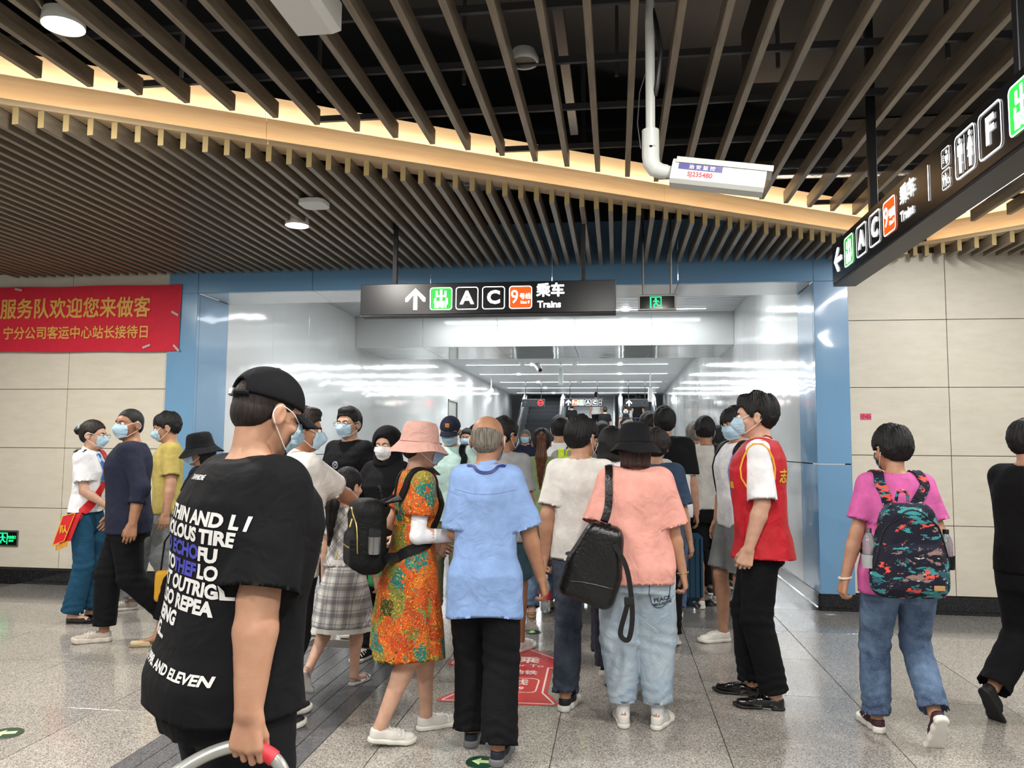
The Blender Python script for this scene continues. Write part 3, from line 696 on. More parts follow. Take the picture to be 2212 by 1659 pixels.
# bullet camera on elbow pipe
M_cam = plain('cctv_white', '#cfd3cf', 0.35)
cv = empty('surveillance_camera', (0.163, 3.6, 2.76), 0, 'white box camera hanging on a white pipe elbow under the slats', 'camera')
MB().tube([(0, 0, 0.2), (0, 0, 0.9)], 0.022, 14).build('drop_pipe', M_cam, cv, True)
MB().tube([(0, 0, 0.12), (0, 0, 0.215)], 0.04, 18).build('coupling', M_cam, cv, True)
MB().tube([(0, 0, 0.13), (0, 0, 0.09), (0.004, 0, 0.055), (0.02, 0, 0.03), (0.05, 0, 0.018), (0.075, 0, 0.014)], [0.04, 0.04, 0.04, 0.038, 0.034, 0.032], 18).build('elbow', M_cam, cv, True)
MB().tube([(0.06, 0, 0.018), (0.12, 0, 0.006)], 0.028, 16).build('neck', M_cam, cv, True)
MB().tube([(-0.02, 0, 0.5), (-0.05, 0.0, 0.4), (-0.06, 0, 0.25), (-0.045, 0, 0.13)], 0.0025, 6).build('safety_wire', M_steel, cv, True)
MB().tube([(0.0, 0, 0.85), (0.03, -0.01, 0.72), (0.05, -0.02, 0.58), (0.03, -0.02, 0.42), (0.02, 0, 0.38)], 0.012, 8).build('corrugated_cable', M_dark, cv, True)
Rm = Matrix.Translation((0.095, -0.02, 0.005)) @ Matrix.Rotation(math.radians(-6), 4, 'Z') @ Matrix.Rotation(math.radians(10.5), 4, 'Y')
mb = MB(); sec = [(-0.055, 0.03), (-0.055, -0.045), (-0.04, -0.062), (0.04, -0.062), (0.055, -0.045), (0.055, 0.03), (0.035, 0.052), (-0.035, 0.052)]
mb.prism(sec, 'x', 0.0, 0.415); mb.xf(Rm); h_ = mb.build('housing', M_cam, cv)
MB().prism([(a * 0.85, b * 0.85) for a, b in sec], 'x', 0.415, 0.417).xf(Rm).build('front_glass', M_dark, cv)
MB().prism([(-0.06, 0.03), (-0.037, 0.058), (0.037, 0.058), (0.06, 0.03), (0.06, 0.034), (0.04, 0.063), (-0.04, 0.063), (-0.06, 0.034)], 'x', 0.015, 0.44).xf(Rm).build('sun_shield', M_cam, cv)
B = Board(cv, Rm @ Matrix(((1, 0, 0, 0), (0, 0, -1, -0.0555), (0, 1, 0, 0), (0, 0, 0, 1))))
mb = MB(); mb.add([(0.03, -0.042, 0.0006), (0.225, -0.042, 0.0006), (0.225, 0.028, 0.0006), (0.03, 0.028, 0.0006)], [(0, 1, 2, 3)]); B.place('label_plate', mb, plain('label_pale', '#c9cbd2', 0.3))
mb = MB(); mb.add([(0.03, 0.0, 0.001), (0.225, 0.0, 0.001), (0.225, 0.028, 0.001), (0.03, 0.028, 0.001)], [(0, 1, 2, 3)]); B.place('label_band', mb, plain('label_blue', '#2a2480', 0.3))
B.text('label_text', '治 安 监 控', 0.135, 0.013, 0.021, plain('white_ink', '#eeeef2', 0.5), 0.0005, 1.15, w=0.0014); B.text('label_number', 'SJ235480', 0.13, -0.02, 0.03, plain('red_ink', '#b8242f', 0.5), 0.0007, 1.0, w=0.0014)
# corridor hanging cameras and smoke heads
M_cblk = plain('lens_black', '#0a0a0c', 0.15)
def mini_cam(x, y, ztop, drop, ang, pit, label, blk=False, L=0.42):
    t = empty('surveillance_camera', (x, y, ztop), 0, label, 'camera', 'cameras hanging in the corridor')
    MB().tube([(0, 0, 0), (0, 0, -drop)], 0.02, 8).build('drop_pipe', M_cam, t, True)
    R_ = Matrix.Translation((0, 0, -drop - 0.04)) @ Matrix.Rotation(ang, 4, 'Z') @ Matrix.Rotation(pit, 4, 'X')
    MB().bbox(-0.06, 0.06, -0.08, L, -0.06, 0.06, 0.02).xf(R_).build('housing', M_cam, t)
    MB().lathe([(0.001, 0), (0.05, 0), (0.05, 0.02), (0.001, 0.02)], n=14).xf(R_ @ Matrix.Translation((0, -0.08, 0)) @ Matrix.Rotation(math.pi / 2, 4, 'X')).build('lens', M_cblk, t)
mini_cam(-3.85, 24.0, CZ, 0.42, 2.6, -0.6, 'white camera hanging near the left corridor wall by the escalator', L=0.35)
mini_cam(-1.98, 20.2, CZ, 0.12, 0.4, 0.5, 'white camera with black lens hanging near the corridor centre')
mini_cam(-1.4, 20.0, CZ, 0.2, 3.2, -1.0, 'plain white camera hanging right of the black-lensed one')
mini_cam(0.98, 22.8, CZ, 0.5, 3.0, -1.2, 'white camera hanging near the right corridor wall', L=0.35)
for (x, y, l) in ((-2.4, 20.0, 'smoke detector left of the black-lensed camera'), (-1.05, 20.0, 'smoke detector right of the plain white camera'), (-1.2, 25.8, 'smoke detector farther down the corridor ceiling')):
    t = empty('smoke_detector', (x, y, CZ), 0, 'white round ' + l, 'smoke detector', 'smoke detectors on the corridor ceiling')
    MB().lathe([(0.04, -0.09), (0.06, -0.08), (0.1, -0.02), (0.1, 0)], n=16).build('body', M_plastic, t, True)
# small hanging signs before the escalators
def small_sign(x0, x1, y, z0, z1, label):
    t = empty('hanging_sign', ((x0 + x1) / 2, y, z0), 0, label, 'sign', 'small black signs before the escalators'); h = (x1 - x0) / 2
    MB().bbox(-h, h, 0, 0.12, 0, z1 - z0, 0.006).build('sign_box', plain('sign_grey', '#2b2d31', 0.3), t)
    for x in (-h * 0.7, h * 0.7): MB().tube([(x, 0.06, z1 - z0), (x, 0.06, CZ - z0)], 0.015, 6).build('hanger_rod', M_dark, t)
    return t, Board(t, Matrix(((1, 0, 0, 0), (0, 0, -1, -0.001), (0, 1, 0, (z1 - z0) / 2), (0, 0, 0, 1))))
DIM = plain('dim_white', '#5a5d60', 0.4); RED_ON = emit('sign_red', '#ff2a30', 3)
t, B = small_sign(-3.13, -2.37, 26, 2.825, 3.085, 'small grey sign with a red no entry ring above the left escalator')
mb = MB(); ringpoly(mb, circle(0.25, 0, 0.1, 24), circle(0.25, 0, 0.075, 24), z1=0.003); mb.add([(0.19, -0.015, .003), (0.31, -0.015, .003), (0.31, 0.015, .003), (0.19, 0.015, .003)], [(0, 1, 2, 3)]); B.place('no_entry_ring', mb, RED_ON); B.arrow(-0.27, 0, 0.15).data.materials[0] = DIM
t, B = small_sign(-1.72, -0.42, 26, 2.835, 3.10, 'small black lit sign with arrow, 9, A and C above the stairs')
B.arrow(-0.5, 0, 0.19); B.line_tile(-0.28, 0, 0.19); B.exit_tile(-0.07, 0, 0.19); B.letter_tile('A', 0.15, 0, 0.19); B.letter_tile('C', 0.37, 0, 0.19); B.tile('toilet_symbol', 0.55, 0.05, 0.09, None); B.tile('care_symbol', 0.55, -0.05, 0.09, None)
t, B = small_sign(0.29, 1.06, 26, 2.82, 3.085, 'small grey sign with a white up arrow above the right escalator')
B.arrow(-0.25, 0, 0.2); mb = MB(); ringpoly(mb, circle(0.25, 0, 0.09, 24), circle(0.25, 0, 0.075, 24), z1=0.003); B.place('no_entry_ring', mb, DIM)

# ================================================================ escalators and stairs at the end of the corridor
tag(MB().box(-8, 6, 43, 43.2, 0, 12).build('wall_far_end', plain('far_grey', '#3a3d40', 0.6)), kind='structure')
tag(MB().box(-8, 6, 33, 43, 9.5, 9.7).build('ceiling_stairwell', plain('far_dark', '#1d1f21', 0.6)), kind='structure')
for x, n_ in ((XL - 0.1, 'wall_stairwell_left'), (XR + 0.1, 'wall_stairwell_right')): tag(MB().box(x - 0.05, x + 0.05, 33, 43, 0, 9.5).build(n_, plain('far_grey2', '#7b7f82', 0.5)), kind='structure')
tag(MB().box(XL, XR, 33.0, 33.06, CZ, 9.5).build('wall_stairwell_front', M_white), kind='structure')
M_step = plain('escalator_step', '#1a1d22', 0.45, 0.4); M_edge = plain('step_edge', '#5d6066', 0.4, 0.6); M_bal = plain('balustrade_steel', '#a3a7aa', 0.22, 0.9); M_rub = plain('handrail_rubber', '#0b0c0e', 0.5)
def escalator(x0, x1, y0, label, stepc=M_step):
    t = empty('escalator', ((x0 + x1) / 2, y0, 0), 0, label, 'escalator'); h = (x1 - x0) / 2; rise = 0.2; run = 0.36; N = 32
    for k in range(N):
        z = 0.0 + max(0, k - 1) * rise
        s_ = MB().bbox(-h + 0.16, h - 0.16, k * run, (k + 1) * run + 0.02, max(-0.004, z - 0.25), z + 0.012, 0.004)
        o = s_.build('step', stepc, t)
        MB().box(-h + 0.17, h - 0.17, k * run - 0.004, k * run + 0.03, z + 0.012, z + 0.016).build('step_edge', M_edge, o)
    top = (N - 1) * rise; end = N * run
    for sx in (-1, 1):
        xa = sx * (h - 0.15); xb = sx * h
        prof = [(-0.7, 0.0), (-0.7, 0.75), (-0.5, 0.93), (0.4, 0.95), (end, top + 0.95), (end, top - 0.5), (0.6, -0.0)]
        MB().prism([(y, z) for y, z in prof], 'x', min(xa, xb), max(xa, xb)).build('balustrade', M_bal, t)
        MB().tube([(sx * (h - 0.075), -0.68, 0.5), (sx * (h - 0.075), -0.73, 0.75), (sx * (h - 0.075), -0.5, 0.97), (sx * (h - 0.075), 0.4, 1.0), (sx * (h - 0.075), end, top + 1.0)], 0.045, 8).build('handrail', M_rub, t, True)
    return t
escalator(-3.75, -2.05, 26.6, 'left escalator with dark steps under the no entry sign')
escalator(0.1, 1.55, 26.6, 'right escalator with dark steps under the up arrow sign')
stp = empty('staircase', (-0.98, 27.2, 0), 0, 'grey stone staircase between the two escalators', 'stairs')
M_st = plain('stair_stone', '#85888a', 0.5)
for k in range(34):
    MB().bbox(-0.95, 0.95, k * 0.32, k * 0.32 + 0.34, max(0, k * 0.16 - 0.1), k * 0.16 + 0.16, 0.005).build('step', M_st, stp)
for sx in (-1, 1):
    MB().tube([(sx * 0.9, 0, 0.95), (sx * 0.9, 11, 0.95 + 5.5)], 0.025, 8).build('handrail', M_bal, stp, True)
    for k in range(8): MB().tube([(sx * 0.9, k * 1.2, k * 0.6 + 0.0), (sx * 0.9, k * 1.2, k * 0.6 + 0.95)], 0.018, 6).build('baluster', M_bal, stp)
area_light('stairwell_lamp', (-1.2, 37, 9.0), 4.5, 300, (0.95, 0.98, 1), 'RECTANGLE', 2.0)

# ================================================================ floor graphics
M_redst = plain('sticker_red', '#cf3a3c', 0.3); M_whst = plain('sticker_white', '#f0ddd6', 0.4); M_gst = plain('disc_green', '#17402a', 0.3); M_gl = plain('disc_glow', '#c3e0a6', 0.4)
fsx = empty('floor_sticker', (-0.7, 5.3, 0), 0, 'red arrow shaped transfer sticker with white lettering on the floor', 'floor sticker')
out = [(0.03, 0.68), (-0.05, 0.68), (-0.46, 0.20), (-0.46, 0.11), (-0.27, 0.11), (-0.26, -0.40), (-0.36, -0.62), (-0.34, -0.66), (0.34, -0.64), (0.37, -0.60), (0.28, -0.40), (0.27, 0.11), (0.46, 0.13), (0.46, 0.21)]
def offp(pts, d):
    n = len(pts); res = []
    for i in range(n):
        a, b, c = Vector(pts[i - 1]), Vector(pts[i]), Vector(pts[(i + 1) % n])
        e1 = (b - a).normalized(); e2 = (c - b).normalized(); n1 = Vector((e1.y, -e1.x)); n2 = Vector((e2.y, -e2.x)); m = (n1 + n2); m.normalize()
        k = d / max(0.35, m.dot(n1)); res.append((b.x - m.x * k, b.y - m.y * k))
    return res
area = sum(out[i - 1][0] * out[i][1] - out[i][0] * out[i - 1][1] for i in range(len(out)))
dsg = 1 if area > 0 else -1
from mathutils.geometry import tessellate_polygon
mb = MB(); mb.add([(x, y, 0.0016) for x, y in out], [tuple(f) if dsg > 0 else tuple(f)[::-1] for f in tessellate_polygon([[Vector((x, y, 0)) for x, y in out]])]); mb.build('sheet', M_redst, fsx)
i1 = offp(out, 0.025 * dsg); i2 = offp(out, 0.037 * dsg); mb = MB(); ringpoly(mb, i1, i2, z1=0.0022); mb.build('outline', M_whst, fsx)
B = Board(fsx, Matrix(((1, 0, 0, 0), (0, 1, 0, 0), (0, 0, 1, 0.0), (0, 0, 0, 1))))
B.text('sticker_text', '换乘', 0.0, 0.30, 0.17, M_whst, 0.004, 1, w=0.0024); B.text('sticker_text', 'Transfer To', 0.0, 0.17, 0.085, M_whst, 0.001, 1, w=0.0024)
B.text('sticker_text', '郑州地铁', 0.0, -0.0, 0.1, M_whst, 0.003, 0.9, w=0.0024)
mb = MB(); ringpoly(mb, [(x, y - 0.27) for x, y in rrect(0.42, 0.3, 0.05)], [(x, y - 0.27) for x, y in rrect(0.40, 0.28, 0.042)], z1=0.0024); mb.build('frame_line', M_whst, fsx)
B.text('sticker_text', '9号线', 0.0, -0.22, 0.13, M_whst, 0.002, 0.9, w=0.0024); B.text('sticker_text', 'Line 9', 0.03, -0.34, 0.08, M_whst, 0.001, 1, w=0.0024)
def disc(x, y, ang, r, label):
    t = empty('floor_disc', (x, y, 0), ang, label, 'floor marker', 'round green glowing floor markers')
    MB().lathe([(r, 0.0), (r, 0.003), (r * 0.97, 0.004)], n=28).build('rim', M_steel, t)
    MB().lathe([(r * 0.94, 0.0035), (r * 0.94, 0.005)], n=28).build('plate', M_gst, t)
    mb = MB(); a = r * 1.25
    mb.add([(-0.5 * a, 0, .0056), (-0.05 * a, 0.42 * a, .0056), (-0.05 * a, -0.42 * a, .0056)], [(0, 2, 1)]); mb.add([(-0.06 * a, -0.18 * a, .0056), (0.5 * a, -0.18 * a, .0056), (0.5 * a, 0.18 * a, .0056), (-0.06 * a, 0.18 * a, .0056)], [(0, 1, 2, 3)]); mb.build('arrow', M_gl, t)
disc(-0.68, 6.44, math.pi / 2, 0.075, 'green floor marker beyond the red sticker, beside the sandals')
disc(-0.64, 3.80, 0.0, 0.075, 'green floor marker under the bald man\'s rear shoe at the bottom edge')
disc(-3.13, 3.79, 0.35, 0.085, 'green floor marker at the lower left corner of the floor')
# ================================================================ modelling soft shapes: distance fields -> smooth meshes
from concurrent.futures import ThreadPoolExecutor
POOL = ThreadPoolExecutor(4)
def V(*a): return np.array(a, float)
def smin(a, b, k):
    h = np.maximum(k - np.abs(a - b), 0); return np.minimum(a, b) - h * h * (0.25 / k)
def smax(a, b, k): return -smin(-a, -b, k)
def cap(p, a, b, ra, rb=None):
    rb = ra if rb is None else rb
    a = np.asarray(a, p.dtype); ab = np.asarray(b, p.dtype) - a; d = p - a
    t = (d @ ab) * (1.0 / max(1e-9, float(ab @ ab))); np.clip(t, 0, 1, out=t)
    d -= t[:, None] * ab; r = np.sqrt(np.einsum('ij,ij->i', d, d)); t *= (rb - ra); r -= t; r -= ra
    return r
def ell(p, c, r):
    r = np.asarray(r, p.dtype); q = (p - np.asarray(c, p.dtype)) / r; k0 = np.sqrt(np.einsum('ij,ij->i', q, q)) + 1e-6; q /= r; k1 = np.sqrt(np.einsum('ij,ij->i', q, q)) + 1e-6
    return k0 * (k0 - 1) / k1
def loft(p, prof, ex=2.0, pleat=None):
    """prof rows: z, half width, half depth, y offset, x offset"""
    z = np.clip(p[:, 2], prof[0, 0], prof[-1, 0]); dt = p.dtype
    w = np.interp(z, prof[:, 0], prof[:, 1]).astype(dt); d = np.interp(z, prof[:, 0], prof[:, 2]).astype(dt); yo = np.interp(z, prof[:, 0], prof[:, 3]).astype(dt)
    x = p[:, 0]; y = p[:, 1] - yo
    if pleat is not None:
        a = np.arctan2(y / d, x / w); m = 1 + pleat(a, z); w = w * m; d = d * m
    u = np.abs(x / w); v = np.abs(y / d)
    k = (u ** ex + v ** ex) ** (1 / ex) + 1e-9
    g = np.sqrt((u / w) ** 2 + (v / d) ** 2) + 1e-9
    lat = k * (k - 1) / g
    lat = np.where(k < 1, (k - 1) * np.minimum(w, d), lat)
    dz = np.maximum(prof[0, 0] - p[:, 2], p[:, 2] - prof[-1, 0])
    return np.maximum(lat, dz)
def rounded(n, *rows): return np.array(rows, float)

def surface_net(field, lo, hi, h, B=5, clip=None):
    """dual contouring-like mesh of field==0 inside box lo..hi with voxel h, evaluated only near the surface"""
    lo = np.floor(np.array(lo) / h).astype(int); hi = np.ceil(np.array(hi) / h).astype(int)
    nb = (hi - lo) // B + 1
    I = np.stack(np.meshgrid(*[np.arange(n) for n in nb], indexing='ij'), -1).reshape(-1, 3)
    cen = (lo + I * B + B / 2) * h
    d = field(cen.astype(np.float32))
    I = I[np.abs(d) < B * h * 1.0 + 0.010]
    if not len(I): return None
    r = np.arange(B + 1)
    off = np.stack(np.meshgrid(r, r, r, indexing='ij'), -1).reshape(-1, 3)
    base = lo + I * B
    pts = (base[:, None, :] + off[None]).reshape(-1, 3)
    val = np.empty(len(pts))
    def ev(s): val[s:s + 30000] = field((pts[s:s + 30000] * h).astype(np.float32))
    list(POOL.map(ev, range(0, len(pts), 30000)))
    val = np.where(val == 0, 1e-9, val)
    F = val.reshape(len(I), B + 1, B + 1, B + 1)
    S = F < 0
    def cells(A): return [A[:, i:B + i, j:B + j, k:B + k] for i in (0, 1) for j in (0, 1) for k in (0, 1)]
    cs = cells(S); anyt = np.zeros(cs[0].shape, bool); allt = np.ones(cs[0].shape, bool)
    for c in cs: anyt |= c; allt &= c
    act = anyt & ~allt
    ai = np.argwhere(act)
    if not len(ai): return None
    gc = base[ai[:, 0]] + ai[:, 1:]
    corner = {(i, j, k): F[ai[:, 0], ai[:, 1] + i, ai[:, 2] + j, ai[:, 3] + k] for i in (0, 1) for j in (0, 1) for k in (0, 1)}
    acc = np.zeros((len(ai), 3)); cnt = np.zeros(len(ai))
    for ax in range(3):
        for a in (0, 1):
            for b in (0, 1):
                c0 = [0, 0, 0]; o = [q for q in range(3) if q != ax]; c0[o[0]] = a; c0[o[1]] = b; c1 = list(c0); c1[ax] = 1
                f0, f1 = corner[tuple(c0)], corner[tuple(c1)]
                m = (f0 < 0) != (f1 < 0); t = np.where(m, f0 / np.where(m, f0 - f1, 1), 0)
                p = np.tile(np.array(c0, float), (len(ai), 1)); p[:, ax] += t
                acc += p * m[:, None]; cnt += m
    vert = (gc + acc / cnt[:, None]) * h
    K = lambda g: ((g[:, 0] - lo[0] + 4).astype(np.int64) << 40) + ((g[:, 1] - lo[1] + 4).astype(np.int64) << 20) + (g[:, 2] - lo[2] + 4)
    keys = K(gc); order = np.argsort(keys); sk = keys[order]
    quads = []
    for ax in range(3):
        o = [q for q in range(3) if q != ax]
        sl0 = [slice(None)] + [slice(0, B)] * 3; sl1 = list(sl0); sl1[ax + 1] = slice(1, B + 1)
        A, Bq = S[tuple(sl0)], S[tuple(sl1)]
        e = np.argwhere(A != Bq)
        if not len(e): continue
        g0 = base[e[:, 0]] + e[:, 1:]; inside = A[e[:, 0], e[:, 1], e[:, 2], e[:, 3]]
        u = np.zeros(3, int); u[o[0]] = 1; v = np.zeros(3, int); v[o[1]] = 1
        q = []; ok = np.ones(len(e), bool)
        for s in (g0, g0 - u, g0 - u - v, g0 - v):
            k = K(s); ix = np.searchsorted(sk, k); ix = np.minimum(ix, len(sk) - 1); ok &= sk[ix] == k; q.append(order[ix])
        q = np.stack(q, 1)
        flip = inside if ax != 1 else ~inside
        q = np.where(flip[:, None], q, q[:, ::-1])
        quads.append(q[ok])
    quads = np.concatenate(quads)
    if clip is not None:
        keep = clip(vert); quads = quads[keep[quads].all(1)]
    return vert, quads
def to_mesh(name, parts):
    vs = []; qs = []; n = 0
    for p in parts:
        if p is None: continue
        vs.append(p[0]); qs.append(p[1] + n); n += len(p[0])
    v = np.concatenate(vs).astype(np.float32); q = np.concatenate(qs).astype(np.int32)
    used = np.zeros(len(v), bool); used[q] = True; rem = np.cumsum(used) - 1; v = v[used]; q = rem[q].astype(np.int32)
    me = bpy.data.meshes.new(name); me.vertices.add(len(v)); me.loops.add(q.size); me.polygons.add(len(q))
    me.vertices.foreach_set('co', v.ravel()); me.loops.foreach_set('vertex_index', q.ravel())
    me.polygons.foreach_set('loop_start', np.arange(0, q.size, 4, dtype=np.int32))
    me.polygons.foreach_set('use_smooth', np.ones(len(q), bool)); me.update(calc_edges=True); me.validate(); return me
def grad(f, p, e=0.002):
    g = np.empty_like(p)
    for a in range(3):
        d = np.zeros(3); d[a] = e; g[:, a] = f(p + d) - f(p - d)
    n = np.linalg.norm(g, axis=1, keepdims=True); return g / np.maximum(n, 1e-9)
def snap(f, p, off, it=6):
    p = np.array(p, float).copy()
    for _ in range(it): p -= grad(f, p) * (f(p) - off)[:, None] * 0.8
    return p
def catmull(pts, n=8):
    P_ = [np.array(p, float) for p in pts]; P_ = [2 * P_[0] - P_[1]] + P_ + [2 * P_[-1] - P_[-2]]; out = []
    for i in range(1, len(P_) - 2):
        for k in range(n):
            t = k / n; a, b, c, d = P_[i - 1:i + 3]
            out.append(0.5 * ((2 * b) + (c - a) * t + (2 * a - 5 * b + 4 * c - d) * t * t + (-a + 3 * b - 3 * c + d) * t ** 3))
    out.append(P_[-2]); return np.array(out)
def ribbon(name, f, pts, width, thick, mat, parent, off=0.004, n=8, do_snap=True, up=None):
    """a strap that lies on the surface f along pts"""
    c = catmull(pts, n)
    if do_snap: c = snap(f, c, off + thick / 2); g = grad(f, c)
    else: g = np.tile(np.array(up if up is not None else (0, -1, 0), float), (len(c), 1))
    t = np.gradient(c, axis=0); t /= np.linalg.norm(t, axis=1, keepdims=True) + 1e-9
    s = np.cross(t, g); s /= np.linalg.norm(s, axis=1, keepdims=True) + 1e-9; g = np.cross(s, t)
    L = c + s * width / 2; R = c - s * width / 2
    if do_snap:
        L = snap(f, L, off + thick / 2, 3); R = snap(f, R, off + thick / 2, 3)
        Cc = snap(f, c, off + thick / 2, 2)
    else: Cc = c
    rows = [L - g * thick / 2, L + g * thick / 2, Cc + g * thick * 0.55, R + g * thick / 2, R - g * thick / 2, Cc - g * thick / 2]
    m = len(c); mb = MB(); vs = [tuple(r[i]) for i in range(m) for r in rows]; fs = []
    for i in range(m - 1):
        for k in range(6): fs.append((i * 6 + k, (i + 1) * 6 + k, (i + 1) * 6 + (k + 1) % 6, i * 6 + (k + 1) % 6))
    fs += [tuple(range(6)), tuple((m - 1) * 6 + k for k in range(6))[::-1]]
    mb.add(vs, fs); return mb.build(name, mat, parent, True)
def print_on(name, f, vf, origin, uvec, vvec, mat, parent, off=0.002):
    """lays flat lettering on the cloth surface f: dropped along the print's normal"""
    u = np.array(uvec, float); u /= np.linalg.norm(u); v = np.array(vvec, float); v -= u * (u @ v); v /= np.linalg.norm(v); w = np.cross(u, v)
    bm = bmesh.new()
    vv = [bm.verts.new((a[0], a[1], a[2])) for a in [tuple(t) + (0,) * (3 - len(t)) for t in vf[0]]]
    for q in vf[1]:
        try: bm.faces.new([vv[i] for i in q])
        except Exception: pass
    for _ in range(3):
        es = [e for e in bm.edges if e.calc_length() > 0.022]
        if not es: break
        bmesh.ops.subdivide_edges(bm, edges=es, cuts=1, use_grid_fill=False)
    bmesh.ops.triangulate(bm, faces=bm.faces[:]); bm.verts.index_update()
    p = np.array([x.co[:] for x in bm.verts]); fs = [tuple(x.index for x in q.verts) for q in bm.faces]; bm.free()
    q = np.array(origin) + p[:, :1] * u + p[:, 1:2] * v + w * 0.16
    for _ in range(40):
        d = f(q) - off - p[:, 2]; q -= w * np.clip(d, -0.02, 0.05)[:, None] * 0.7
    bad = np.abs(f(q) - off) > 0.012; fs = [t for t in fs if not (bad[t[0]] or bad[t[1]] or bad[t[2]])]
    if not fs: return None
    mb = MB(); mb.add([tuple(a) for a in q], fs); return mb.build(name, mat, parent)
# ================================================================ people
def unit(v): v = np.array(v, float); return v / (np.linalg.norm(v) + 1e-12)
def rotz(a): c, s = math.cos(a), math.sin(a); return np.array([[c, -s, 0], [s, c, 0], [0, 0, 1]])
def rotx(a): c, s = math.cos(a), math.sin(a); return np.array([[1, 0, 0], [0, c, -s], [0, s, c]])
def ik(a, b, l1, l2, pole):
    """middle joint of a two-bone chain from a to b, bent toward pole"""
    d = b - a; L = np.linalg.norm(d); Lm = (l1 + l2) * 0.998
    if L > Lm: b = a + d / L * Lm; d = b - a; L = Lm
    x = (l1 * l1 - l2 * l2 + L * L) / (2 * L); y = math.sqrt(max(0, l1 * l1 - x * x))
    u = d / L; p = np.array(pole, float); p = p - u * (p @ u); p = unit(p)
    return a + u * x + p * y, b
SK1, SK2, SK3 = skin('skin_light', '#cda48c'), skin('skin_mid', '#b68b70'), skin('skin_tan', '#a17559')
H_BLK = hairmat('hair_black', '#0c0b0b', 0.6); H_BRN = hairmat('hair_brown', '#5a3522'); H_GRY = hairmat('hair_grey', '#6d675e', 0.65)
H_DKB = hairmat('hair_dark_brown', '#1c120e', 0.55)
M_MASK = cloth('mask_blue', '#b4d3e6', 0.8, 0.03, 0.3, 30, 900); M_MASKW = cloth('mask_white', '#e6e8e8', 0.8, 0.03, 0.3, 30, 900)
M_LOOP = plain('ear_loop', '#f2f2f0', 0.7); M_EYE = plain('eye_white', '#e9e4de', 0.2); M_IRIS = plain('iris_dark', '#1c120d', 0.1)
M_SOLE_W = plain('sole_white', '#dcdad2', 0.6); M_SOLE_B = plain('sole_black', '#161618', 0.6)

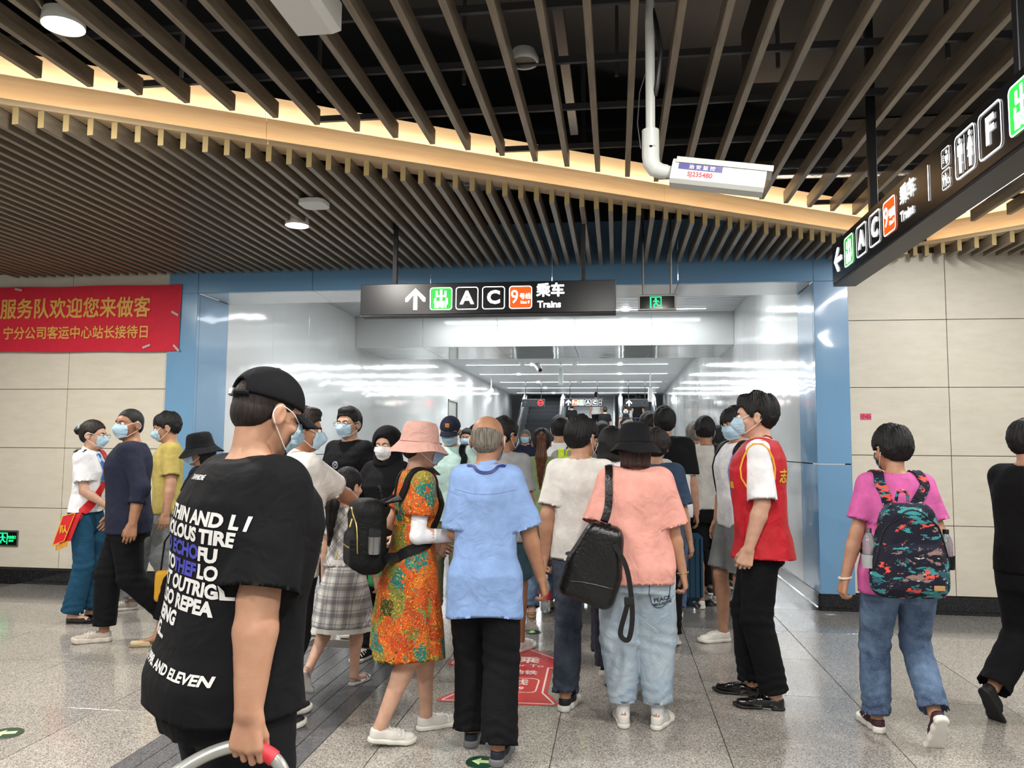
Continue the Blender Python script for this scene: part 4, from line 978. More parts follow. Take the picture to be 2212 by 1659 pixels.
SHOE_CACHE = {}
def shoe_meshes(kind):
    """low shoe / dress shoe / flat / sandal / runner, pointing +y, sole on z=0"""
    if kind in SHOE_CACHE: return SHOE_CACHE[kind]
    h = 0.007
    thick = {'sneaker': 0.027, 'runner': 0.036, 'dress': 0.016, 'flat': 0.010, 'sandal': 0.026, 'slipper': 0.008}[kind]
    wide = {'sneaker': 0.047, 'runner': 0.048, 'dress': 0.043, 'flat': 0.038, 'sandal': 0.040, 'slipper': 0.040}[kind]
    toe = {'dress': 0.205, 'flat': 0.185, 'runner': 0.195, 'slipper': 0.20}.get(kind, 0.19)
    def outline(p, r):
        q = p.copy(); q[:, 2] = 0
        a = cap(q, V(0, -0.035, 0), V(0.004, 0.05, 0), r * 0.76, r * 0.8); b = cap(q, V(0.004, 0.05, 0), V(0.0, toe - 0.045, 0), r * 0.8, r)
        t = cap(q, V(0.0, toe - 0.06, 0), V(-0.006, toe - (0.012 if kind in ('dress', 'slipper', 'flat') else 0.03), 0), r * 0.95, r * (0.42 if kind in ('dress', 'slipper', 'flat') else 0.68))
        return smin(smin(a, b, 0.02), t, 0.02)
    def sole(p):
        z = p[:, 2]; spring = np.clip(p[:, 1] - (toe - 0.06), 0, 1) * 0.18
        d = outline(p, wide); zz = z - spring
        heel = 0.014 if kind in ('dress',) else 0.0
        bot = -zz + np.where((p[:, 1] > 0.0) & (p[:, 1] < 0.06), heel * 0.6, 0)
        rad = 0.0 if kind != 'runner' else 0.004 * np.sin(p[:, 1] * 90)
        return smax(smax(d - rad, bot, 0.006), zz - thick, 0.006)
    def upper(p):
        z = p[:, 2]; spring = np.clip(p[:, 1] - (toe - 0.06), 0, 1) * 0.18; q = p.copy(); q[:, 2] = z - spring
        hi = 0.075 if kind in ('sneaker', 'runner') else (0.066 if kind == 'dress' else 0.045)
        a = cap(q, V(0, -0.028, 0.03), V(0, -0.025, hi), 0.034, 0.031)
        b = cap(q, V(0, -0.02, hi - 0.02), V(0.003, 0.07, 0.036 + (hi - 0.06) * 0.4), 0.032, 0.036)
        c = cap(q, V(0.003, 0.06, 0.034), V(-0.002, toe - 0.035, 0.022), wide * 0.8, wide * (0.62 if kind != 'dress' else 0.5))
        d = smin(smin(a, b, 0.03), c, 0.03)
        d = smax(d, outline(p, wide - 0.002), 0.01)
        if kind in ('flat', 'slipper'):
            hole = ell(p, V(0, 0.04, 0.07), V(0.030, 0.075, 0.056)); d = smax(d, -hole, 0.008); d = smax(d, z - 0.05, 0.01)
            if kind == 'slipper': d = smax(d, -(p[:, 1] - 0.03), 0.01)
        else:
            hole = cap(p, V(0, -0.018, hi - 0.002), V(0, -0.016, hi + 0.06), 0.026, 0.030); d = smax(d, -hole, 0.006); d = smax(d, z - hi + 0.002, 0.008)
        return smax(d, -(q[:, 2] - thick + 0.004), 0.003)
    lo, hi_ = V(-0.07, -0.09, -0.01), V(0.07, 0.24, 0.13)
    us = to_mesh('shoe', [surface_net(upper, lo, hi_, h)]) if kind != 'sandal' else None
    ss = to_mesh('sole', [surface_net(sole, lo, hi_, h)])
    lc = None
    if kind in ('sneaker', 'runner', 'dress'):
        mb = MB()
        for i in range(4 if kind != 'dress' else 3):
            y = 0.045 + i * 0.02; z = 0.083 - i * 0.0095 - (0.008 if kind == 'dress' else 0)
            pts = snap(upper, [(x, y, z - abs(x) * 0.8) for x in (-0.022, -0.011, 0, 0.011, 0.022)], 0.002, 4); mb.tube(pts, 0.0028, 6)
        pts = snap(upper, [(x, 0.038, 0.085) for x in (-0.02, -0.008, 0, 0.008, 0.02)], 0.005, 3)
        mb.tube(pts, 0.003, 6); lc = mb.mesh('laces', True)
    if kind == 'sandal':
        mb = MB()
        for y0, yb, hh in ((0.15, 0.1, 0.05), (0.11, 0.15, 0.055)): mb.tube(catmull([(-0.04, y0, 0.02), (-0.02, (y0 + yb) / 2, hh), (0.02, (y0 + yb) / 2, hh), (0.04, yb, 0.02)], 4), 0.006, 6)
        mb.tube(catmull([(-0.036, 0.03, 0.025), (-0.034, -0.03, 0.055), (0.0, -0.055, 0.062), (0.034, -0.03, 0.055), (0.036, 0.03, 0.025)], 5), 0.0055, 6)
        us = mb.mesh('straps', True)
    SHOE_CACHE[kind] = (us, ss, lc); return SHOE_CACHE[kind]

# ---- head, in its own frame: origin between the ears, +y face, +z up (metres, adult)
def head_field(p, fem=False):
    j = 0.93 if fem else 1.0
    d = ell(p, V(0, -0.014, 0.028), V(0.074, 0.093, 0.086))
    d = smin(d, ell(p, V(0, 0.028, -0.030), V(0.060 * j, 0.064, 0.074)), 0.03)
    d = smin(d, ell(p, V(0, 0.055, -0.083), V(0.026 * j, 0.028, 0.022)), 0.03)
    d = smin(d, ell(p, V(0, 0.062, 0.028), V(0.05, 0.022, 0.02)), 0.02)
    for s in (-1, 1):
        d = smax(d, -ell(p, V(s * 0.032, 0.101, 0.004), V(0.017, 0.016, 0.011)), 0.012)
        d = smin(d, ell(p, V(s * 0.04, 0.062, -0.024), V(0.022, 0.022, 0.018)), 0.015)
        e = ell(p, V(s * 0.079, -0.008, -0.006), V(0.010, 0.020, 0.033)); e = smax(e, -ell(p, V(s * 0.09, 0.0, -0.002), V(0.008, 0.011, 0.02)), 0.005)
        d = smin(d, e, 0.006)
    d = smin(d, cap(p, V(0, 0.086, 0.012), V(0, 0.106, -0.022), 0.007, 0.011), 0.010)
    d = smin(d, ell(p, V(0, 0.098, -0.026), V(0.017, 0.011, 0.008)), 0.008)
    d = smin(d, ell(p, V(0, 0.090, -0.052), V(0.022, 0.008, 0.006)), 0.006)
    return d
def head_smooth(p):
    """head without ears and features, for hats, hair and masks"""
    d = ell(p, V(0, -0.014, 0.028), V(0.076, 0.095, 0.088))
    d = smin(d, ell(p, V(0, 0.03, -0.035), V(0.064, 0.068, 0.078)), 0.03)
    return smin(d, cap(p, V(0, 0.08, 0.0), V(0, 0.10, -0.03), 0.012, 0.02), 0.03)
YL = np.array([[-0.14, -0.2], [-0.085, -0.2], [-0.07, -0.062], [-0.045, -0.035], [-0.025, -0.022], [-0.01, 0.012], [0.02, 0.040], [0.05, 0.058], [0.07, 0.078], [0.09, 0.3]])
def hair_field(style, vol=1.0):
    def strand(p, a=0.003, f=38):
        th = np.arctan2(p[:, 0], p[:, 1] + 0.02); return a * np.sin(f * th + 2.5 * np.sin(22 * p[:, 2]) + 1.3 * np.sin(60 * p[:, 1]))
    def f(p):
        z = p[:, 2]; x = np.abs(p[:, 0])
        t = 0.012 * vol
        d = ell(p, V(0, -0.016, 0.032), V(0.076 + t, 0.096 + t, 0.088 + t * 1.2))
        if style in ('short', 'buzz', 'bob', 'long', 'pony', 'bun', 'fringe', 'balding', 'quiff'):
            d = smin(d, ell(p, V(0, -0.052, -0.008), V(0.066 + t * .6, 0.058 + t * .6, 0.066)), 0.02)
        lim = np.interp(z, YL[:, 0], YL[:, 1])
        if style == 'buzz':
            d = ell(p, V(0, -0.015, 0.029), V(0.0765, 0.0955, 0.0885)); d = smin(d, ell(p, V(0, -0.045, -0.02), V(0.062, 0.056, 0.05)), 0.02)
        if style == 'balding':
            d = ell(p, V(0, -0.015, 0.027), V(0.0775, 0.0965, 0.085)); d = smin(d, ell(p, V(0, -0.05, -0.01), V(0.064, 0.054, 0.058)), 0.02)
            d = smax(d, z - 0.03 + (p[:, 1] + 0.06) * 0.35 - 0.012, 0.01)
            return smax(d, p[:, 1] - np.minimum(lim, 0.0), 0.004)
        if style == 'fringe': lim = lim + np.where(z > 0.028, 0.06, 0.0) * (x < 0.062)
        if style in ('bob', 'long'):
            hang = cap(p * V(1, 1, 1), V(0, -0.03, 0.0), V(0, -0.04, -0.10), 0.088, 0.082)
            d = smin(d, hang, 0.03)
            lim = np.interp(z, [-0.2, -0.04, 0.02, 0.05, 0.07, 0.09], [0.0, 0.012, 0.045, 0.06, 0.085, 0.3])
            face = ell(p, V(0, 0.09, -0.04), V(0.062, 0.09, 0.10)); d = smax(d, -face, 0.01)
            d = smax(d, -z - (0.115 if style == 'bob' else 0.4), 0.01)
        if style == 'quiff': d = smin(d, ell(p, V(0, 0.03, 0.10), V(0.062, 0.055, 0.03)), 0.02); lim = lim + np.where(z > 0.06, 0.05, 0)
        d = smax(d, p[:, 1] - lim, 0.006)
        if style not in ('bob', 'long'):
            d = smax(d, -z - 0.078, 0.01)
            for s in (-1, 1): d = smax(d, -ell(p, V(s * 0.086, 0.0, -0.01), V(0.022, 0.027, 0.036)), 0.006)
        if style in ('short', 'quiff', 'fringe', 'pony', 'bun'):
            lim_t = 0.0025 + 0.20 * vol * np.clip(z + 0.068, 0, 0.2) if style in ('short', 'quiff', 'fringe') else 0.006 + 0.1 * np.clip(z + 0.07, 0, 0.2)
            hb = smin(ell(p, V(0, -0.014, 0.028), V(0.0755, 0.0945, 0.0875)), ell(p, V(0, -0.045, -0.02), V(0.062, 0.054, 0.056)), 0.02)
            d = smax(d, hb - lim_t, 0.008)
        if style != 'buzz': d = d + strand(p, 0.0022 * vol) + strand(p, 0.0012, 91)
        if style in ('short', 'quiff', 'fringe', 'bob'):
            d = d + 0.0045 * vol * np.sin(34 * p[:, 0] + 2 * np.sin(40 * p[:, 1])) * np.sin(31 * p[:, 1] + 1.5) * (z > 0.0)
        return d
    return f

def hand_prims(wr, d, n, side, s, pose):
    """wrist point, forearm direction, palm normal; side=+1 right hand. returns capsules"""
    d = unit(d); n = unit(n - d * (n @ d)); t = np.cross(d, n) * side                       # t: towards the thumb
    out = []
    cu = {'relax': (0.35, 0.5, 0.35), 'fist': (1.25, 1.5, 0.9), 'grip': (1.0, 1.2, 0.9), 'flat': (0.08, 0.1, 0.08), 'loose': (0.6, 0.8, 0.5), 'hook': (0.5, 1.25, 1.1)}[pose]
    ks = (0.033, 0.0112, -0.0112, -0.032); ln = (0.070, 0.078, 0.072, 0.057)
    for i, k in enumerate(ks):
        kn = wr + s * (d * (0.086 - 0.004 * abs(i - 1)) + t * k)
        out.append(('palm', wr + s * (d * 0.012 + t * k * 0.55), kn, 0.0155 * s, 0.0125 * s))
        a = 0.0; p = kn
        for q, fr in enumerate((0.45, 0.31, 0.24)):
            a += cu[q] * (1 + 0.08 * i); dr = d * math.cos(a) + n * math.sin(a); dr = unit(dr + t * (k * 1.2) * (0.3 if pose in ('flat', 'relax') else 0))
            e = p + dr * ln[i] * fr * s; out.append(('f%d' % i, p, e, (0.0090 - 0.0009 * q) * s, (0.0083 - 0.001 * q) * s)); p = e
    b = wr + s * (d * 0.022 + t * 0.024 + n * 0.004)
    k1 = {'fist': (0.75, 0.35, 0.6), 'grip': (0.7, 0.45, 0.7), 'flat': (0.8, 0.62, 0.1), 'relax': (0.85, 0.42, 0.35), 'loose': (0.8, 0.4, 0.5), 'hook': (0.92, 0.25, 0.5)}[pose]
    m = b + unit(d * k1[0] + t * k1[1] + n * k1[2]) * 0.043 * s; e = m + unit(d * (k1[0] + 0.3) + t * (k1[1] - 0.35) + n * (k1[2] + 0.2)) * 0.034 * s
    out.append(('palm', wr + s * d * 0.01, b, 0.015 * s, 0.015 * s)); out.append(('th', b, m, 0.0135 * s, 0.011 * s)); out.append(('th', m, e, 0.0105 * s, 0.0088 * s))
    return out
def hand_field(p, prims, s):
    g = {}
    for nme, a, b, ra, rb in prims:
        v = cap(p, a, b, ra, rb); k = 0.012 * s if nme == 'palm' else 0.003 * s
        g[nme] = v if nme not in g else smin(g[nme], v, k)
    d = g.pop('palm')
    for v in g.values(): d = smin(d, v, 0.005 * s)
    return d

def folds(p, amp, seed=0):
    """cloth drape: slanting creases, sharper than a sine"""
    r = np.random.RandomState(seed); o = 0
    for i in range(4):
        k = (r.uniform(-1, 1, 3) * V(11, 11, 7)).astype(p.dtype); ph = r.uniform(0, 6.28); kk = (r.uniform(-1, 1, 3) * 7).astype(p.dtype)
        o = o + (1 - np.abs(np.sin(p @ k + ph + 1.2 * np.sin(p @ kk + ph * 2)))) ** 2 * r.uniform(0.5, 1)
    return amp * (0.5 - o * 0.5)

def person(label, x, y, face=0, H=1.70, build=1.0, fem=False, sk=None, vox=0.008, fine=None,
           feet=((-0.09, 0.0, 0, 0), (0.09, 0.0, 0, 0)),          # per foot: x, y, toe-out deg, heel-lift deg
           hands=((-0.26, 0.04, 0.80), (0.26, 0.04, 0.80)), poles=((-0.3, -1, 0), (0.3, -1, 0)), hpose=('relax', 'relax'), palms=(None, None),
           head=(0, 0, 0), lean=0.0, hair=('short', None, 1.0), mask=None, hat=None, glasses=False,
           top=None, bottom=None, shoes=('sneaker', None, None), foot_skin=False, child=False, eyes=True, group=None, head_k=1.05, arm_k=1.1, sh_k=1.0):
    s = H / 1.70; sk = sk or SK2; fa = math.radians(face)
    R = empty('person', (x, y, 0), fa, label, 'person', group)
    hs = s * head_k if not child else s * 1.22                                  # children have larger heads
    W = build
    # ---------- joints
    ank = []; shoe_tf = []
    for i, (fx, fy, yaw, pit) in enumerate(feet):
        a = math.radians(pit); yw = math.radians(-yaw if i else yaw)
        M3 = rotz(yw) @ rotx(-a)
        pivot = V(0, 0.15, 0.0) * s                                     # the ball of the foot stays on the floor
        org = V(fx, fy, 0) * s + rotz(yw) @ pivot - M3 @ pivot
        if pit < 0: org = V(fx, fy, 0) * s + rotz(yw) @ (V(0, -0.05, 0) * s) - M3 @ (V(0, -0.05, 0) * s)
        ank.append(org + M3 @ (V(0, -0.012, 0.085) * s)); shoe_tf.append((org, M3))
    hipz = 0.90 * s
    for i, a in enumerate(ank):
        hx = (-0.085, 0.085)[i] * s * W
        dxy = math.hypot(a[0] - hx, a[1]); hipz = min(hipz, a[2] + math.sqrt(max(0.01, (0.812 * s) ** 2 - dxy ** 2)))
    dz = hipz - 0.885 * s
    def T(zz): return zz * s + dz
    def lean_y(z): return lean * np.maximum(0, z - hipz)
    hips = [V(-0.085 * s * W, 0, hipz), V(0.085 * s * W, 0, hipz)]
    knees = []
    for i in range(2):
        k, b = ik(hips[i], ank[i], 0.415 * s, 0.405 * s, V((-1, 1)[i] * 0.08, 1, 0)); knees.append(k); ank[i] = b
    shw = sh_k * (0.150 if not fem else 0.134) * s * (0.6 + 0.4 * W)
    sz = T(1.385)
    shd = [V(-shw, lean * (sz - hipz), sz), V(shw, lean * (sz - hipz), sz)]
    elb = []; wri = []
    for i in range(2):
        tgt = V(*hands[i]) * s + V(0, 0, dz)
        e, b = ik(shd[i], tgt, 0.285 * s, 0.255 * s, poles[i]); elb.append(e); wri.append(b)
    nb = V(0, lean * (T(1.43) - hipz) - 0.012 * s, T(1.43)); hc = V(0, lean * (T(1.5) - hipz) + 0.02 * s, T(1.585) if not child else T(1.43) + 0.15 * hs)
    hyaw, hpit, hrol = [math.radians(a) for a in head]
    HR = rotz(hyaw) @ rotx(hpit) @ np.array([[math.cos(hrol), 0, math.sin(hrol)], [0, 1, 0], [-math.sin(hrol), 0, math.cos(hrol)]])
    hc = hc + rotz(hyaw) @ V(0, -math.sin(hpit) * 0.05 * s, 0)
    def to_head(p): return ((p - hc.astype(p.dtype)) @ HR.astype(p.dtype)) / hs
    # ---------- body profile
    if fem: prof = [(0.80, .150, .110, -.01), (0.90, .163, .118, -.018), (0.98, .150, .105, -.01), (1.08, .122, .088, 0), (1.18, .130, .10, .008), (1.27, .145, .118, .018), (1.34, .145, .098, .008), (1.40, .115, .075, -.005), (1.44, .06, .055, -.01)]
    else: prof = [(0.80, .150, .110, -.01), (0.90, .160, .118, -.015), (0.98, .150, .108, -.005), (1.08, .142, .10, .0), (1.18, .152, .11, .008), (1.28, .158, .12, .01), (1.35, .150, .108, .003), (1.41, .112, .08, -.006), (1.45, .06, .055, -.01)]
    prof = np.array([(T(z), w * s * W, d * s * W ** 1.25, yo * s) for z, w, d, yo in prof]); prof[:, 3] += lean * np.maximum(0, prof[:, 0] - hipz)
    PR = prof
    def torso(p, g=0.0, extra=None, pleat=None, z0=None):
        q = PR.copy(); q[:, 1] += g; q[:, 2] += g
        return loft(p, q, 2.3, pleat)
    hp = []
    for i in range(2):
        d = unit(wri[i] - elb[i]); n = V((1, -1)[i], 0.15, 0) if palms[i] is None else V(*palms[i])
        hp.append(hand_prims(wri[i], d, n, (-1, 1)[i], s, hpose[i]))
    af = 0.86 if fem else 1.0; al = (0.85 + 0.15 * W) * af * arm_k
    def arms(p, g=0.0):
        o = []
        for i in range(2):
            mid = elb[i] + (wri[i] - elb[i]) * 0.28
            a = cap(p, shd[i], elb[i], (0.051 * al) * s + g, 0.038 * s * al + g)
            b = smin(cap(p, elb[i], mid, 0.037 * s * al + g, 0.040 * s * al + g), cap(p, mid, wri[i], 0.042 * s * al + g, 0.0255 * s * al + g), 0.015)
            o.append(smin(a, b, 0.02 * s))
        return np.minimum(o[0], o[1])
    def legs(p, g=0.0):
        o = []
        for i in range(2):
            m = knees[i] + (ank[i] - knees[i]) * 0.3 + V(0, -0.012, 0) * s
            a = cap(p, hips[i] + V(0, 0, -0.02), knees[i], 0.082 * s * W * (1.04 if fem else 1) + g, 0.052 * s * W ** .5 + g)
            b = smin(cap(p, knees[i], m, 0.050 * s * W ** .5 + g, 0.054 * s * W ** .5 + g), cap(p, m, ank[i], 0.054 * s * W ** .5 + g, 0.034 * s + g), 0.02)
            o.append(smin(a, b, 0.03 * s))
        return np.minimum(o[0], o[1])
    def body(p):
        d = torso(p, -0.004)
        tr = np.minimum(cap(p, V(0, nb[1], T(1.425)), shd[0], 0.05 * s, 0.048 * s), cap(p, V(0, nb[1], T(1.425)), shd[1], 0.05 * s, 0.048 * s))
        d = smin(d, tr, 0.04 * s); d = smin(d, arms(p), 0.03 * s); d = smin(d, legs(p), 0.02 * s)
        d = smin(d, cap(p, nb, hc + HR @ V(0, -0.025, -0.035) * hs, (0.054 if not fem else 0.046) * s, (0.053 if not fem else 0.045) * s), 0.03 * s)
        m = ((p - hc.astype(p.dtype)) ** 2).sum(1) < (0.24 * hs) ** 2
        if m.any(): d[m] = smin(d[m], head_field(to_head(p[m]), fem) * hs, 0.02 * s)
        for i in range(2):
            m = ((p - wri[i].astype(p.dtype)) ** 2).sum(1) < (0.25 * s) ** 2
            if m.any(): d[m] = smin(d[m], hand_field(p[m], hp[i], s), 0.012 * s)
            if foot_skin or True:
                o_, M3 = shoe_tf[i]
                m = ((p - ank[i].astype(p.dtype)) ** 2).sum(1) < (0.3 * s) ** 2
                if m.any():
                    q = ((p[m] - o_.astype(p.dtype)) @ M3.astype(p.dtype)) / s
                    ft = smin(cap(q, V(0, -0.035, 0.045), V(0, -0.012, 0.085), 0.026, 0.030), cap(q, V(0, -0.01, 0.055 if foot_skin else 0.045), V(0, 0.13, 0.035), 0.028 if foot_skin else 0.018, 0.018 if foot_skin else 0.010), 0.03)
                    if foot_skin: ft = smin(ft, cap(q, V(-0.02, 0.12, 0.035), V(0.02, 0.12, 0.033), 0.014), 0.02)
                    d[m] = smin(d[m], ft * s, 0.015)
        return d
    # ---------- body mesh: fine around head and hands, coarser under the clothes
    fine = (fine or max(0.0045, vox * 0.6)) * 1.12; vox = vox * 1.36; hv = max(vox * 1.55, 0.015)
    parts = []
    zmax = hc[2] + 0.15 * hs
    parts.append(surface_net(body, hc - 0.16 * hs, hc + 0.16 * hs, fine, clip=lambda v: ((v - hc) ** 2).sum(1) < (0.155 * hs) ** 2))
    for i in range(2):
        c = wri[i] + unit(wri[i] - elb[i]) * 0.06 * s
        parts.append(surface_net(body, c - 0.15 * s, c + 0.15 * s, fine, clip=lambda v, c=c: ((v - c) ** 2).sum(1) < (0.145 * s) ** 2))
    cs = [(hc, 0.128 * hs)] + [(wri[i] + unit(wri[i] - elb[i]) * 0.06 * s, 0.118 * s) for i in range(2)]
    allp = np.array([shd[0], shd[1], elb[0], elb[1], wri[0], wri[1], ank[0], ank[1], knees[0], knees[1], hc, hips[0], hips[1]] + [t[0] for t in shoe_tf])
    lo, hi = allp.min(0) - 0.24 * s, allp.max(0) + 0.24 * s; lo[2] = -0.02
    parts.append(surface_net(body, lo, hi, hv, clip=lambda v: np.logical_and.reduce([((v - c) ** 2).sum(1) > r * r for c, r in cs])))
    link('body', to_mesh('body', parts), sk, R)
    bust = 0
    out = {'root': R, 'hc': hc, 'HR': HR, 'hs': hs, 's': s, 'shd': shd, 'elb': elb, 'wri': wri, 'T': T, 'hips': hips, 'knees': knees, 'ank': ank, 'body': body, 'to_head': to_head, 'lean': lean, 'hipz': hipz}
    if eyes and abs(((face + head[0]) % 360) - 0) > 55 and abs(((face + head[0]) % 360) - 360) > 55:
        for sx in (-1, 1):
            mb = MB(); mb.lathe([(0.0005, -0.0115), (0.006, -0.0098), (0.0098, -0.006), (0.0115, 0), (0.0098, 0.006), (0.006, 0.0098), (0.0005, 0.0115)], n=12)
            Mh = Matrix.Translation(Vector(hc)) @ Matrix([list(r) for r in HR]).to_4x4() @ Matrix.Scale(hs, 4) @ Matrix.Translation((sx * 0.032, 0.0815, 0.004))
            e = mb.xf(Mh).build('eye', M_EYE, R, True)
            mb = MB(); mb.lathe([(0.0052, 0.0105), (0.003, 0.0122), (0.0005, 0.0128)], n=12); mb.xf(Mh @ Matrix.Rotation(-math.pi / 2, 4, 'X')).build('iris', M_IRIS, e, True)
            br = catmull(snap(head_field, [(sx * 0.014, 0.11, 0.022), (sx * 0.032, 0.108, 0.028), (sx * 0.05, 0.1, 0.021)], 0.0012, 8), 4)
            mb = MB(); mb.tube(br, 0.0028, 6); mb.xf(Matrix.Translation(Vector(hc)) @ Matrix([list(r) for r in HR]).to_4x4() @ Matrix.Scale(hs, 4)).build('eyebrow', H_BLK, R, True)
    Mh4 = Matrix.Translation(Vector(hc)) @ Matrix([list(r) for r in HR]).to_4x4() @ Matrix.Scale(hs, 4); out['Mh4'] = Mh4
    # ---------- clothes
    if top:
        out['top'] = garment_top(R, out, PR, top, vox, W, fem, torso)
    if bottom:
        out['bottom'] = garment_bottom(R, out, PR, bottom, vox, W, fem, torso)
    # ---------- shoes
    if shoes[0]:
        us, ss, lc = shoe_meshes(shoes[0])
        for i in range(2):
            o_, M3 = shoe_tf[i]
            M4 = Matrix.Translation(Vector(o_)) @ Matrix([list(r) for r in M3]).to_4x4() @ Matrix.Scale(s, 4)
            if i == 0: M4 = M4 @ Matrix.Diagonal((1, 1, 1, 1))
            so = bpy.data.objects.new('shoe', us); COL.objects.link(so); so.parent = R; so.matrix_local = M4
            slot(so, shoes[1])
            sl = bpy.data.objects.new('sole', ss); COL.objects.link(sl); sl.parent = so; slot(sl, shoes[2] or M_SOLE_W)
            if lc: l_ = bpy.data.objects.new('laces', lc); COL.objects.link(l_); l_.parent = so; slot(l_, shoes[3] if len(shoes) > 3 else M_LOOP)
            if len(shoes) > 4 and shoes[4]:                      # socks
                M_ = shoe_tf[i]
                mb = MB(); up = unit(knees[i] - ank[i]); a_ = ank[i] - up * 0.03 * s; mb.tube([a_, ank[i] + up * 0.02 * s, ank[i] + up * shoes[5] * s], [0.036 * s, 0.038 * s, 0.042 * s], 14); mb.build('sock', shoes[4], R, True)
    # ---------- hair
    st, hm, vol = hair[:3]
    if st and st != 'none':
        f0 = hair_field(st, vol)
        def fh(p):
            q = to_head(p); d = f0(q)
            if hat:                                                    # flattened under the hat
                d = smax(d, ell(q, V(0, -0.014, 0.028), V(0.079, 0.098, 0.090)) - 1.3 * np.clip(0.0 - q[:, 2], 0, 0.3), 0.004)
            return d * hs
        parts = [surface_net(fh, hc - 0.19 * hs, hc + 0.17 * hs, max(fine, 0.005))]
        link('hair', to_mesh('hair', parts), hm or H_BLK, R)
        if st == 'bun':
            bun = lambda p: smin(ell(to_head(p), V(0, -0.135, 0.03), V(0.036, 0.03, 0.036)), cap(to_head(p), V(0, -0.09, 0.03), V(0, -0.12, 0.03), 0.022), 0.01) * hs + 0.002 * np.sin(to_head(p)[:, 2] * 160)
            link('hair_bun', to_mesh('hair_bun', [surface_net(bun, hc - 0.25 * hs, hc + 0.2 * hs, max(fine, 0.005))]), hm or H_BLK, R)
        if st in ('pony', 'long'):
            L = 0.36 if st == 'pony' else 0.30
            def tail(p):
                q = to_head(p); w = 0.006 * np.sin(np.arctan2(q[:, 0], q[:, 1] + 0.12) * 9 + q[:, 2] * 14)
                if st == 'pony': d = smin(cap(q, V(0, -0.095, 0.075), V(0, -0.145, 0.05), 0.024, 0.030), smin(cap(q, V(0, -0.14, 0.05), V(0.0, -0.135, -0.12), 0.032, 0.045), cap(q, V(0, -0.135, -0.12), V(-0.01, -0.115, -0.12 - L * .75), 0.045, 0.010), 0.02), 0.02)
                else: d = smin(cap(q * V(0.62, 1, 1), V(0, -0.065, -0.02), V(0, -0.10, -0.16), 0.05, 0.045), cap(q * V(0.62, 1, 1), V(0, -0.10, -0.16), V(0, -0.105, -0.16 - L * .6), 0.045, 0.012), 0.02)
                return (d + w) * hs * 0.8
            link('ponytail' if st == 'pony' else 'long_hair', to_mesh('tail', [surface_net(tail, hc - V(0.2, 0.3, 0.55) * hs, hc + V(0.2, 0.1, 0.2) * hs, 0.007)]), hair[3] if len(hair) > 3 else (hm or H_BLK), R)
    # ---------- mask
    if mask is not None:
        nu, nv = 17, 9; dirs = []
        for j in range(nv):
            v = j / (nv - 1)
            for i in range(nu):
                u = -1 + 2 * i / (nu - 1)
                hw = 1.02 - 0.12 * abs(v - 0.5) * 2
                ang = u * hw; z = -0.004 - 0.088 * v + 0.010 * (1 - abs(u)) * (1 - v) + 0.012 * abs(u) * v
                dirs.append((math.sin(ang), math.cos(ang), z, u, v))
        dirs = np.array(dirs); org = np.stack([0 * dirs[:, 0], 0.0 * dirs[:, 0] + 0.02, dirs[:, 2]], 1)
        dv = np.stack([dirs[:, 0], dirs[:, 1], -0.08 * dirs[:, 4]], 1); q = org + dv * 0.2
        for _ in range(40): q -= dv * (np.clip(np.minimum(head_smooth(q), head_field(q)) - 0.005, -0.05, 0.05) * 0.8)[:, None]
        bul = (0.006 * np.sin(math.pi * dirs[:, 4]) * (1 - dirs[:, 3] ** 2) + 0.0015 * np.cos(dirs[:, 4] * 6 * math.pi))
        q = q + dv * bul[:, None]
        inn = q - dv * 0.0015
        vs = [tuple(a) for a in q] + [tuple(a) for a in inn]; n0 = len(q)
        fs = []
        for j in range(nv - 1):
            for i in range(nu - 1):
                a = j * nu + i; fs.append((a, a + nu, a + nu + 1, a + 1)); fs.append((n0 + a, n0 + a + 1, n0 + a + nu + 1, n0 + a + nu))
        mb = MB(); mb.add(vs, fs); mk = mb.xf(Mh4).build('face_mask', mask, R, True)
        for sx in (0, 1):
            c1 = q[(nu - 1) * sx]; c2 = q[(nv - 1) * nu + (nu - 1) * sx]; sg = 1 if sx else -1
            pts = catmull([c1, (sg * 0.082, 0.028, 0.012), (sg * 0.084, -0.014, 0.018), (sg * 0.086, -0.03, -0.008), (sg * 0.082, -0.012, -0.034), c2], 4)
            MB().tube(pts, 0.0016, 5).xf(Mh4).build('ear_loop', M_LOOP, mk, True)
    if glasses:
        mb = MB()
        for sx in (-1, 1):
            c = [(sx * 0.034 + 0.026 * math.cos(a), 0.112 - 0.004 * abs(math.cos(a)), 0.002 + 0.017 * math.sin(a)) for a in [2 * math.pi * k / 18 for k in range(18)]]
            mb.tube(c, 0.0014, 5, closed=True)
            mb.tube([(sx * 0.060, 0.108, 0.006), (sx * 0.083, 0.07, 0.008), (sx * 0.087, -0.01, 0.006)], 0.0014, 5)
        mb.tube([(-0.009, 0.113, 0.004), (0, 0.115, 0.007), (0.009, 0.113, 0.004)], 0.0014, 5)
        mb.xf(Mh4).build('glasses', plain('glasses_frame', '#2a2422', 0.3), R, True)
    if hat: make_hat(R, Mh4, hat)
    return out
def slot(o, mat):
    """material on this object only, so copies may share the mesh"""
    if not o.data.materials: o.data.materials.append(None)
    o.material_slots[0].link = 'OBJECT'; o.material_slots[0].material = mat

